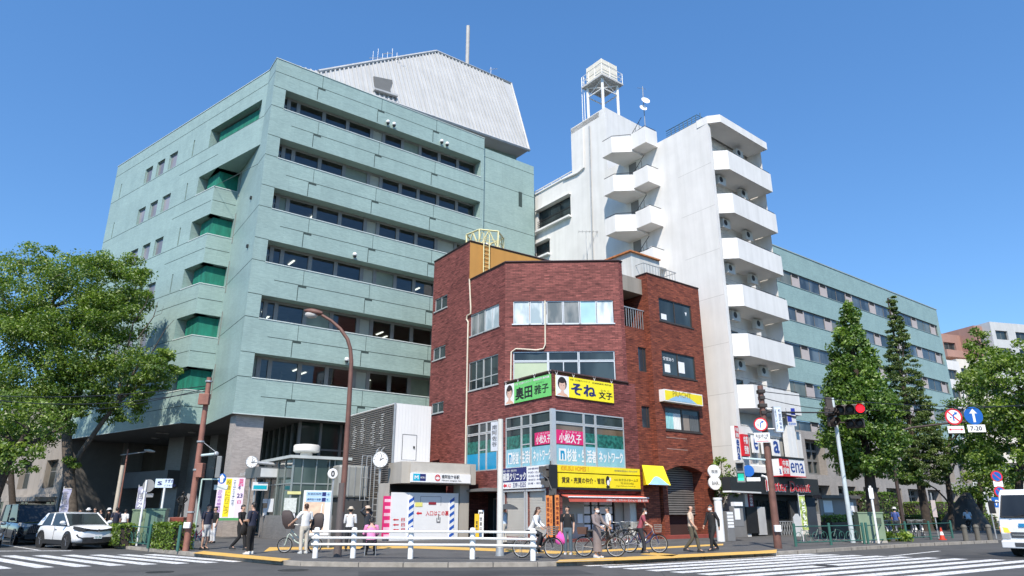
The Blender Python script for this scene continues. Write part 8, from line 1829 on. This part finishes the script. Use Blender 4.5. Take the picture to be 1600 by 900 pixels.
# ---------------------------------------------------------------- people
SKN = M('skin', (.50, .30, .21), .55, var=.04); HRB = M('black_hair', (.012, .010, .009), .5); HRN = M('brown_hair', (.05, .022, .012), .5); EYE = M('eye_dark', (.01, .01, .01), .3); SHOEB = M('dark_shoe', (.02, .02, .02), .5); SHOEW = M('pale_shoe', (.6, .6, .58), .6)
def cloth(name, c): return M(name, c, .85, var=.12, scale=6, bmp=.15, bscale=25)
_rings = lambda c, rx, ry, ax, n=10: [V(c) + V((rx * math.cos(t), ry * math.sin(t), 0)) for t in [2 * math.pi * i / n for i in range(n)]]
POSES = {
    'stand': {}, 
    'walk': dict(kL=(-.09, .16, .50), aL=(-.09, .22, .09), kR=(.09, .04, .49), aR=(.09, -.26, .13), eL=(-.23, -.12, 1.14), wL=(-.22, -.14, .90), eR=(.23, .06, 1.13), wR=(.22, .20, .93)),
    'ride': dict(hip=(0, -.20, .90), ch=(0, -.02, 1.24), nk=(0, .02, 1.39), hd=(0, .06, 1.53), sL=(-.17, .0, 1.33), sR=(.17, .0, 1.33), hL=(-.09, -.18, .88), hR=(.09, -.18, .88), kL=(-.11, .16, .66), aL=(-.12, .02, .26), kR=(.11, .18, .78), aR=(.12, .06, .40), eL=(-.24, .06, 1.12), wL=(-.25, .20, 1.01), eR=(.24, .06, 1.12), wR=(.25, .20, 1.01)),
    'astride': dict(hip=(0, -.1, .90), ch=(0, .02, 1.24), nk=(0, .06, 1.39), hd=(0, .11, 1.52), sL=(-.17, .03, 1.33), sR=(.17, .03, 1.33), hL=(-.1, -.1, .87), hR=(.1, -.1, .87), kL=(-.15, .02, .48), aL=(-.17, -.02, .09), kR=(.15, .02, .48), aR=(.19, .04, .09), eL=(-.24, .12, 1.12), wL=(-.25, .26, 1.02), eR=(.24, .12, 1.12), wR=(.25, .26, 1.02)),
    'sit': dict(hip=(0, 0, .50), ch=(0, .06, .86), nk=(0, .08, 1.0), hd=(0, .11, 1.14), sL=(-.18, .06, .95), sR=(.18, .06, .95), hL=(-.1, 0, .49), hR=(.1, 0, .49), kL=(-.14, .38, .50), aL=(-.15, .34, .09), kR=(.14, .38, .50), aR=(.15, .34, .09), eL=(-.25, .10, .72), wL=(-.13, .32, .62), eR=(.25, .10, .72), wR=(.13, .32, .62)),
    'raise': dict(eL=(-.36, .05, 1.50), wL=(-.14, .04, 1.66), eR=(.34, .06, 1.46), wR=(.12, .06, 1.64)),
    'push': dict(eL=(-.26, .10, 1.15), wL=(-.24, .36, 1.02), eR=(.26, .10, 1.15), wR=(.24, .36, 1.02)),
    'reach': dict(eL=(-.30, .10, 1.18), wL=(-.42, .30, 1.02), eR=(.24, .0, 1.13), wR=(.20, .16, .98)),
    'hold': dict(eL=(-.23, .02, 1.12), wL=(-.10, .24, 1.10), eR=(.23, .02, 1.12), wR=(.10, .24, 1.08))}
BASEJ = dict(hip=(0, 0, .92), ch=(0, 0, 1.28), nk=(0, 0, 1.44), hd=(0, .02, 1.58), sL=(-.18, 0, 1.38), sR=(.18, 0, 1.38), eL=(-.235, -.02, 1.11), wL=(-.23, .05, .86), eR=(.235, -.02, 1.11), wR=(.23, .05, .86), hL=(-.09, 0, .90), hR=(.09, 0, .90), kL=(-.10, .02, .49), kR=(.10, .02, .49), aL=(-.10, -.02, .09), aR=(.10, -.02, .09))
def person(loc, az, label, pose='stand', top=None, legs=None, sleeve=.5, leg=1.0, hair=HRB, long_hair=False, shoes=SHOEB, hat=None, mask=False, dress=False, h=1.66, bald=False, coat=False, group=None, female=False, extra=None, look=0):
    th = thing('person', (0, 0, 0), label, 'person', group); J = dict(BASEJ); J.update(POSES[pose] if isinstance(pose, str) else pose); J = {k: V(v) for k, v in J.items()}
    k = h / 1.7; J = {n: v * k for n, v in J.items()}
    hip, ch, nk, hd = J['hip'], J['ch'], J['nk'], J['hd']; fw = (J['hd'] - J['nk']).normalized(); up = (hd - nk).normalized()
    fwd = V((math.sin(rad(look)), math.cos(rad(look)), 0)); fwd = (fwd - up * fwd.dot(up)).normalized()
    # one continuous body: skeleton grown to a skin
    vs, es, rs = [], [], []
    def v(p, r): vs.append(tuple(p)); rs.append(r if isinstance(r, tuple) else (r, r)); return len(vs) - 1
    def chain(a, pts):
        for p, r in pts: b = v(p, r); es.append((a, b)); a = b
        return a
    root = v(hip, (.115 * k, .085 * k)); chest = chain(root, [(hip.lerp(ch, .5), (.105 * k, .08 * k)), (ch, (.13 * k, .09 * k))]); neck = chain(chest, [(nk, .055 * k), (nk.lerp(hd, .45), .055 * k)])
    jaw = chain(neck, [(hd - up * .045 * k + fwd * .012 * k, (.068 * k, .078 * k)), (hd + up * .02 * k, (.077 * k, .095 * k)), (hd + up * .085 * k - fwd * .01 * k, (.060 * k, .075 * k))])
    for s_ in 'LR':
        e, wv, sh = J['e' + s_], J['w' + s_], J['s' + s_]; wr = chain(chest, [(sh, .058 * k), (sh.lerp(e, .5), .047 * k), (e, .041 * k), (e.lerp(wv, .35), .041 * k), (wv, .029 * k)])
        d = (wv - e).normalized(); sd = V((1, 0, 0)) * (1 if s_ == 'R' else -1); sd = (sd - d * sd.dot(d)).normalized(); pn = d.cross(sd).normalized()
        palm = chain(wr, [(wv + d * .05 * k, (.034 * k, .018 * k))]); tip = chain(palm, [(wv + d * .085 * k, (.036 * k, .015 * k))])
        for j, ln in enumerate((.060, .072, .068, .052)):
            o_ = pn * ((j - 1.5) * .019 * k); b = wv + d * .09 * k + o_; chain(tip, [(b, .0095 * k), (b + d * ln * .55 * k - sd * .006 * k, .0088 * k), (b + d * ln * .9 * k - sd * .024 * k, .0075 * k)])
        chain(wr, [(wv + d * .035 * k + pn * -.036 * k, .011 * k), (wv + d * .075 * k + pn * -.05 * k - sd * .012 * k, .0095 * k)])
        kn, an, hp = J['k' + s_], J['a' + s_], J['h' + s_]; toe = V((0, .13 * k, -.045 * k)); chain(root, [(hp, .083 * k), (hp.lerp(kn, .5), .072 * k), (kn, .054 * k), (kn.lerp(an, .35), .053 * k), (an, .036 * k), (an + toe * .6, (.036 * k, .03 * k)), (an + toe, (.034 * k, .022 * k))])
    me = bpy.data.meshes.new('body'); me.from_pydata(vs, es, []); o = bpy.data.objects.new('body', me); COL.objects.link(o); o.modifiers.new('k', 'SKIN')
    for i, r in enumerate(rs): me.skin_vertices[0].data[i].radius = r; me.skin_vertices[0].data[i].use_root = (i == 0)
    s_ = o.modifiers.new('s', 'SUBSURF'); s_.levels = 1; s_.render_levels = 1
    dg = bpy.context.evaluated_depsgraph_get(); m2 = bpy.data.meshes.new_from_object(o.evaluated_get(dg)); bpy.data.objects.remove(o)
    bm_ = MB(); bm_.add([p.co for p in m2.vertices], [tuple(p.vertices) for p in m2.polygons]); bpy.data.meshes.remove(m2)
    sdv = fwd.cross(up); fc = hd + up * .018 * k
    bm_.loft([[fc + fwd * q + sdv * x * k + up * z * k for x, z in ((-.016, 0), (0, .012), (.016, 0), (0, -.01))] for q in (.07 * k, .112 * k)] if False else [[fc - up * .03 * k + fwd * (.085 * k + y * k) + sdv * x * k + up * z * k for x, y, z in ((-.017, 0, 0), (0, .006, .045), (.017, 0, 0), (0, .026, -.004))]] * 1 + [[fc - up * .03 * k + fwd * .08 * k + sdv * x * k + up * z * k for x, z in ((-.02, -.002), (0, .05), (.02, -.002), (0, -.012))]])
    for x in (-.033, .033): bm_.mat(1).ball(fc + fwd * .088 * k + sdv * x * k, .011 * k, 6, 4)
    bm_.mat(2).loft([[fc - up * .065 * k + fwd * .088 * k + sdv * x * k + up * z * k for x, z in ((-.022, 0), (0, .006), (.022, 0), (0, -.007))], [fc - up * .065 * k + fwd * .082 * k + sdv * x * k + up * z * k for x, z in ((-.022, 0), (0, .006), (.022, 0), (0, -.007))]])
    bm_.mat(0)
    for x in (-1, 1): bm_.ball(fc + sdv * x * .078 * k - fwd * .005 * k, (.014 * k, .02 * k, .03 * k), 6, 4)
    bm_.build('body', [SKN, EYE, M('lip', (.4, .16, .13), .5)], th, True)
    # clothes
    t = MB(); fem = .94 if female else 1.0
    sp = [hip - V((0, 0, .06 * k)), hip + V((0, 0, .06 * k)), hip.lerp(ch, .5), ch, ch.lerp(nk, .55), nk]
    if coat: sp[0] = hip - V((0, 0, .2 * k))
    rx = [.168, .168, .15 * fem, .175 * fem, .165 * fem, .068]; ry = [.118, .118, .105, .12, .095, .065]
    t.loft([_rings(p, a * k, b * k, None, 12) for p, a, b in zip(sp, rx, ry)])
    for s_ in 'LR':
        sh, e, wv = J['s' + s_], J['e' + s_], J['w' + s_]; q = [sh + (ch - sh) * .35 + V((0, 0, .03 * k)), sh, sh.lerp(e, .5), e if sleeve > .5 else sh.lerp(e, .85)]; r_ = [.07 * k, .074 * k, .064 * k, .058 * k]
        if sleeve > .6: q += [e.lerp(wv, .5), wv]; r_ += [.052 * k, .044 * k]
        t.tube(q, r_, 9)
    t.build('shirt', top, th, True)
    t = MB()
    if dress: t.loft([_rings(p, a * k, b * k, None, 12) for p, a, b in ((hip + V((0, 0, .08 * k)), .16, .115), (hip - V((0, 0, .1 * k)), .175, .13), (hip - V((0, 0, .45 * k)), .17, .14), (hip - V((0, 0, .72 * k)), .18, .155))]); t.build('skirt', legs, th, True)
    else:
        t.loft([_rings(p, a * k, b * k, None, 12) for p, a, b in ((hip + V((0, 0, .08 * k)), .158, .112), (hip, .17, .12), (hip - V((0, 0, .07 * k)), .165, .12), (hip - V((0, 0, .13 * k)), .12, .10))])
        for s_ in 'LR':
            kn, an, hp = J['k' + s_], J['a' + s_], J['h' + s_]; q = [hp + V((0, 0, .02 * k)), hp.lerp(kn, .5), kn]; r_ = [.10 * k, .088 * k, .072 * k]
            if leg > .7: q += [kn.lerp(an, .5), an + V((0, 0, .02 * k))]; r_ += [.066 * k, .058 * k]
            t.tube(q, r_, 9)
        t.build('trousers', legs, th, True)
    for s_ in 'LR':
        an = J['a' + s_]; t = MB(); t.loft([[an + V((x * w_ * k, y * k, z * k)) for x, z in ((-1, -.085), (-1, -.04), (-.6, zt), (.6, zt), (1, -.04), (1, -.085))] for y, w_, zt in ((-.075, .03, .0), (-.04, .042, .02), (.03, .043, .01), (.11, .048, -.035), (.17, .04, -.05), (.19, .02, -.06))]); t.build('shoe', shoes, th, True)
    t = MB(); hc = hd + up * .04 * k - fwd * .012 * k
    def cap(r, lo, hi, zs=1.0):
        t.loft([[hc + (sdv * math.cos(a) * r[0] + fwd * math.sin(a) * r[1]) * math.sin(q_) * k + up * r[2] * math.cos(q_) * k for a, q_ in [(a, th_ * (1 - .36 * max(0, math.sin(a)) ** .7)) for a in [2 * math.pi * i / 12 for i in range(12)]]] for th_ in [lo + (hi - lo) * j / 6 for j in range(7)]])
    if bald: t.loft([[hc - up * .03 * k + (sdv * math.cos(a) * .084 + fwd * math.sin(a) * .1) * k + up * z * k for a in [math.pi + math.pi * i / 8 for i in range(9)]] for z in (-.05, .03)], cap=False, closed=False)
    else: cap((.088, .106, .098), .05, 1.5)
    if long_hair: t.loft([_rings(hd - fwd * q * k + up * z * k, a * k, b * k, None, 8) for q, z, a, b in ((.03, .07, .07, .06), (.055, 0, .085, .06), (.07, -.1, .085, .05), (.08, -.2, .075, .045), (.08, -.27, .03, .03))])
    elif not bald: t.loft([_rings(hd - fwd * q * k + up * z * k, a * k, b * k, None, 8) for q, z, a, b in ((.03, .05, .08, .07), (.04, 0, .08, .062), (.045, -.045, .06, .045))])
    t.build('hair', hair, th, True)
    if hat: t = MB(); t.loft([[hc + up * z * k + (sdv * math.cos(a) + fwd * math.sin(a) * 1.15) * r_ * k for a in [2 * math.pi * i / 14 for i in range(14)]] for z, r_ in ((-.0, .15), (.02, .15), (.03, .1), (.09, .095), (.12, .06), (.125, .01))]); t.build('hat', hat, th, True)
    if mask: t = MB(); t.loft([[fc - up * .05 * k + fwd * f_ * k + sdv * x * k + up * z * k for x, z in ((-w_, -.035), (-w_, .035), (w_, .035), (w_, -.035))] for f_, w_ in ((.03, .078), (.075, .062), (.104, .03))]); t.build('face_mask', PAPER, th, True)
    if extra: extra(th, J, k)
    th.location = loc; th.rotation_euler = (0, 0, -rad(az)); return th
def PG(x, y): q = G(x, y); return (q.x, q.y, G0)
NAVS = cloth('navy_shirt', (.018, .022, .045)); BLK = cloth('black_cloth', (.012, .012, .013)); WHT = cloth('white_cotton', (.66, .66, .66)); BEI = cloth('beige_trousers', (.55, .50, .42)); DKN = cloth('dark_trousers', (.022, .023, .028)); PNK = cloth('pink_cotton', (.72, .24, .45)); KHA = cloth('khaki_trousers', (.085, .075, .052)); BGE = cloth('beige_shirt', (.55, .43, .33)); MAR = cloth('maroon_shirt', (.26, .055, .075)); GRD = cloth('grey_dress', (.20, .165, .16)); JEA = cloth('grey_jeans', (.09, .13, .16)); LBL = cloth('pale_blue_shirt', (.45, .55, .66)); PLD = cloth('pale_shorts', (.58, .58, .57))
def bag(mat, name, off, sz, hang='R'):
    def f(th, J, k):
        w = J['w' + hang]; c = w + V(off); m = MB(); m.loft([_rings(c + V((0, 0, z * sz)), a * sz, b * sz, None, 10) for z, a, b in ((-.5, .28, .14), (-.35, .42, .22), (0, .40, .2), (.3, .25, .12), (.5, .05, .05))]); m.tube([c + V((0, 0, .4 * sz)), w + V((0, 0, -.04))], .012, 5); m.build(name, mat, th, True)
    return f
person(PG(318, 859), 115, 'man in navy shirt and pale knee length shorts waiting at the left crossing', 'stand', NAVS, PLD, .5, .5, shoes=SHOEB, h=1.72)
person(PG(331, 849), 215, 'person in dark clothes half hidden behind the man in shorts', 'stand', BLK, WHT, .5, 1)
person(PG(372, 859.5), 100, 'man in black clothes striding past the election banner', 'walk', BLK, BLK, .5, 1, h=1.70)
person(PG(389, 866), 285, 'young man in dark navy top holding a large black bag in front', 'hold', NAVS, BLK, .5, 1, h=1.76, shoes=SHOEW, extra=bag(BLK, 'bag', (-.08, .06, -.22), .5))
person(PG(473, 865), 320, 'person in loose white shirt and pale trousers pushing the child seat bicycle', 'reach', WHT, BEI, .5, 1, hair=HRN, shoes=SHOEW, h=1.72)
person(PG(544, 861), 350, 'woman in white top and pale sun hat walking past the brown street lamp', 'hold', WHT, DKN, .9, 1, hat=cloth('straw_hat', (.52, .45, .36)), female=True, h=1.60)
person(PG(571, 858), 300, 'person in dark jumper raising both arms to a pale cap', 'raise', cloth('dark_jumper', (.03, .035, .045)), DKN, .9, 1, hat=cloth('pale_cap', (.55, .45, .36)), h=1.64)
person(PG(578, 868), 350, 'person in pink shirt seated on a stool behind the white guard rail', 'sit', PNK, DKN, .9, 1, h=1.7)
def stool(loc, az, label):
    th = thing('folding_stool', (0, 0, 0), label, 'stool'); MB().abox(-.19, .19, -.16, .16, .36, .40).build('seat', BLK, th, bevel=.01)
    for x in (-.17, .17):
        for y in (-.14, .14): MB().tube([V((x, y, .36)), V((x * 1.1, y * 1.2, 0))], .012, 6).build('leg', STEEL, th)
    th.location = loc; th.rotation_euler = (0, 0, -rad(az))
stool(PG(578, 868), 350, 'small folding stool under the person in pink')
person(PG(788, 851), 300, 'person in pale clothes under a dark parasol behind the ivory pole', 'hold', LBL, BEI, .9, 1, female=True)
q = G(791, 851); ub_ = thing('parasol', (q.x, q.y, G0 + 1.0), 'dark parasol held up beside the ivory pole', 'umbrella'); m = MB(); c = V((q.x + .05, q.y - .1, 0)); n = 16
m.loft([[c + V((r * math.cos(2 * math.pi * i / n), r * math.sin(2 * math.pi * i / n), z)) for i in range(n)] for r, z in ((.52, 1.66), (.45, 1.74), (.28, 1.84), (.1, 1.9), (.01, 1.91))], cap=False); m.build('canopy', cloth('parasol_grey', (.05, .055, .06)), ub_, True); MB().tube([c + V((0, 0, 1.0)), c + V((0, 0, 2.0))], .012, 6).build('shaft', BLACK, ub_)
person((b1l[0], b1l[1], G0), b1a, 'woman with long hair and white blouse riding the black bicycle', 'ride', WHT, DKN, .9, 1, hair=HRN, long_hair=True, female=True, h=1.64)
person(PG(888, 866.5), 195, 'woman in black t-shirt and jeans carrying a bright pink bag', 'stand', BLK, JEA, .5, 1, shoes=SHOEW, female=True, h=1.64, look=25, extra=bag(cloth('pink_bag', (.80, .10, .42)), 'bag', (.04, 0, -.27), .44, 'R'))
c = V(b2l) + hdir(b2a + 90) * .36; person((c.x, c.y, G0), b2a + 30, 'woman in long grey dress and white mask pushing the dark bicycle', 'push', GRD, GRD, .9, 1, dress=True, mask=True, female=True, shoes=SHOEW, h=1.62)
person(PG(952, 858), 260, 'person in white shirt half hidden behind the woman in the long dress', 'stand', WHT, BLK, .5, 1, h=1.62)
person((b3l[0], b3l[1], G0), b3a, 'rider in maroon shirt and white mask astride the navy bicycle', 'astride', MAR, DKN, .5, 1, mask=True, female=True, h=1.62)
person(PG(1083, 863), 120, 'balding man in beige shirt and khaki trousers walking right past the brick arch', 'walk', BGE, KHA, .5, 1, bald=True, h=1.68)
person(PG(1116, 861), 240, 'man in black suit and white mask walking left past the brick arch', 'walk', BLK, BLK, .9, 1, mask=True, coat=True, h=1.70)
person(PG(1404, 838), 60, 'person in blue shirt among the parked bicycles by the dark brown pole', 'stand', cloth('blue_shirt', (.05, .09, .28)), DKN, .5, 1, hat=WHT)
q = at(1518, 838, 52); bicycle((q.x, q.y, G0), 20, 'dark bicycle ridden away from the camera in the shade of the right trees', BKF, None); person((q.x, q.y, G0), 20, 'cyclist in pale blue shirt riding away in the shade at the right', 'ride', LBL, DKN, .5, 1, h=1.70)
# shaded seated crowd and stall behind the white car
rgp = random.Random(8); sites = [(118, 40), (131, 41.5), (142, 40.5), (152, 42), (164, 41), (176, 40.2), (190, 42)]
for i, (x, Y) in enumerate(sites):
    p = at(x, 838, Y); cw = i % 3 == 1
    person((p.x, p.y, G0), 120 + 40 * i, ('person in dark clothes in the shade behind the white car, nearest the tree trunk', 'white capped person second from the tree trunk behind the white car', 'dark clothed person third from the tree trunk behind the white car', 'person in black in the middle of the shaded group behind the car', 'white capped person in the middle of the shaded group behind the car', 'dark clothed person just left of the rust lamp post', 'person in white shirt just right of the rust lamp post')[i], 'stand', WHT if i == 6 else (NAVS if i % 2 else BLK), DKN, .5, 1, hat=WHT if cw else None, h=1.55 + .05 * (i % 3), group='people in the shade under the big tree')
p = at(262, 838, 34.5); th = thing('vending_table', (p.x, p.y, G0), 'table with white cloth and goods behind the clipped hedge', 'table'); m = MB(); m.abox(p.x - .5, p.x + .5, p.y - .35, p.y + .35, .84, .88); m.build('table_top', PAPER, th); m = MB(); m.loft([[V((p.x + a * .5 * k_, p.y - .36 - .02 * k_, z)) for a in (-1, -.5, 0, .5, 1)] for z, k_ in ((.86, 1), (.3, 1.06))], cap=False, closed=False); m.build('cloth', PAPER, th)
m = MB(); 
for x in (-.46, .46):
    for y in (-.3, .3): m.abox(p.x + x - .02, p.x + x + .02, p.y + y - .02, p.y + y + .02, G0, .84)
m.build('leg', STEEL, th); m = MB()
for k_ in range(6): m.ball((p.x - .35 + .14 * k_, p.y - .1 + .1 * (k_ % 2), .95), (.06, .06, .08))
m.build('goods', PAPER, th)
# red bicycle cluster by the red brown pole, black mound sculpture, traffic cone
bicycle(PG(307, 853), 10, 'red bicycle parked beside the red brown utility pole', M('bike_red', (.35, .02, .05), .4), BSB)
p = at(1510, 838, 58); m = MB(); m.loft([[V((p.x + x * 1.1 + ox, p.y + y * 1.1, z)) for x, y in [(math.cos(a) * r_, math.sin(a) * r_ * .8) for a in [2 * math.pi * i / 10 for i in range(10)]]] for z, r_, ox in ((G0, 1.9, 0), (.9, 1.5, .1), (1.8, .95, .3), (2.6, .5, .55), (3.0, .2, .7))]); tag(m.build('rock_sculpture', M('dark_rock', (.045, .04, .035), .8, var=.3, bmp=.4), None, True), 'dark mound shaped rock sculpture behind the shaded hedge', 'sculpture')
p = G(1473, 843.5); th = thing('traffic_cone', p, 'small red and white traffic cone behind the right railing', 'cone'); MB().lathe(p, [(.0, .0), (.2, 0), (.2, .04), (.13, .05), (.03, .62), (.0, .62)], 14).build('cone', M('cone_red', (.6, .05, .02), .5), th, True); MB().lathe(p, [(.095, .25), (.1, .24), (.065, .42), (.06, .42)], 14).build('reflective_band', PAPER, th, True)
# ---------------------------------------------------------------- buildings further back
def simple_block(name, px0, px1, pyt, Y, az, depth, label, wallm, rows, bays, gm, zb=3.0, fh=3.1, bal=None):
    a = at(px0, pyt + 15, Y); f = Fr((a.x, a.y), az); u1 = f.px(px1, pyt + 15)[0]; zt = f.px(px0 + 2, pyt)[1]
    th = thing(name, (a.x, a.y, G0), label, 'building'); hs = []; n = 0
    for r in range(rows):
        for k in range(bays):
            w_ = u1 / bays; hs.append((k * w_ + w_ * .2, k * w_ + w_ * .8, zt - 1.2 - fh * (r + 1) + 1.2, zt - 1.2 - fh * r + -.3))
    m = MB(); wall(m, f, 0, u1, G0, zt, hs, .35)
    m.quad(f.P(0, G0), f.P(0, zt), f.P(0, zt, -depth), f.P(0, G0, -depth)); m.quad(f.P(u1, G0), f.P(u1, G0, -depth), f.P(u1, zt, -depth), f.P(u1, zt)); m.quad(f.P(0, zt - .3), f.P(u1, zt - .3), f.P(u1, zt - .3, -depth), f.P(0, zt - .3, -depth))
    m.build('wall', wallm, th)
    for h in hs: window(th, f, *h[:4], -.33, MULL, gm, .08, (.5,))
    if bal:
        for r in range(rows): z = zt - 1.2 - fh * (r + 1) + 1.15; MB().box(f, 0, u1, z - 1.25, z, .01, 1.1).build('balcony', bal, th)
    return th, f, u1, zt
PINKW = plastermat('pink_brown_tile', (.36, .21, .17), .8, .1); CRW = plastermat('cream_render', (.66, .62, .55), .8, .1); CONC2 = plastermat('old_concrete', (.34, .30, .26), .85, .2)
simple_block('apartment_block', 1468, 1528, 521, 118, 70, 14, 'pink brown apartment block with recessed balconies far right', PINKW, 6, 2, GLASSD, bal=PINKW)
simple_block('apartment_block', 1524, 1558, 509, 117, 72, 12, 'taller plain pink brown block behind the pointed tree', PINKW, 2, 1, GLASSD)
simple_block('apartment_block', 1549, 1640, 503, 116, 75, 12, 'pale grey end wall of an apartment block above the right trees', plastermat('pale_grey_render', (.52, .53, .53), .8, .1), 3, 3, GLASSD)
simple_block('apartment_block', 1476, 1500, 562, 108, 62, 10, 'narrow white building beside the far end of the teal wing', PLW, 5, 1, GLASSD)
simple_block('apartment_block', 1497, 1560, 561, 112, 80, 10, 'cream apartment block with balconies behind the right trees', CRW, 5, 3, GLASSD, bal=CRW)
# old concrete building at the left behind the trees
a = at(186, 836, 62); f = Fr((a.x, a.y), 127.6); th = thing('concrete_building', (a.x, a.y, G0), 'old grey concrete building in the shade behind the left trees', 'building')
zt = f.px(60, 628)[1]; L = 60; hs = [(-12 - 7 * k, -9 - 7 * k, 3.8, 6.6) for k in range(6)] + [(-13 - 7 * k, -8 - 7 * k, .4, 2.6) for k in range(6)]
m = MB(); wall(m, f, -L, -2, G0, zt, hs, .6); m.quad(f.P(-2, G0), f.P(-2, G0, -14), f.P(-2, zt, -14), f.P(-2, zt)); m.quad(f.P(-L, zt - .3), f.P(-2, zt - .3), f.P(-2, zt - .3, -14), f.P(-L, zt - .3, -14)); m.build('wall', CONC2, th)
for h in hs: window(th, f, h[0], h[1], h[2], h[3], -.55, MULL, GLASSD, .1, (.5,), (.6,))
m = MB(); m.box(f, -L, -2, 2.9, 3.2, .0, .25); m.build('ledge', CONC2, th)
MB().box(f, -24, -15, 2.5, 2.9, .01, 1.8).build('canopy', CONC2, th)
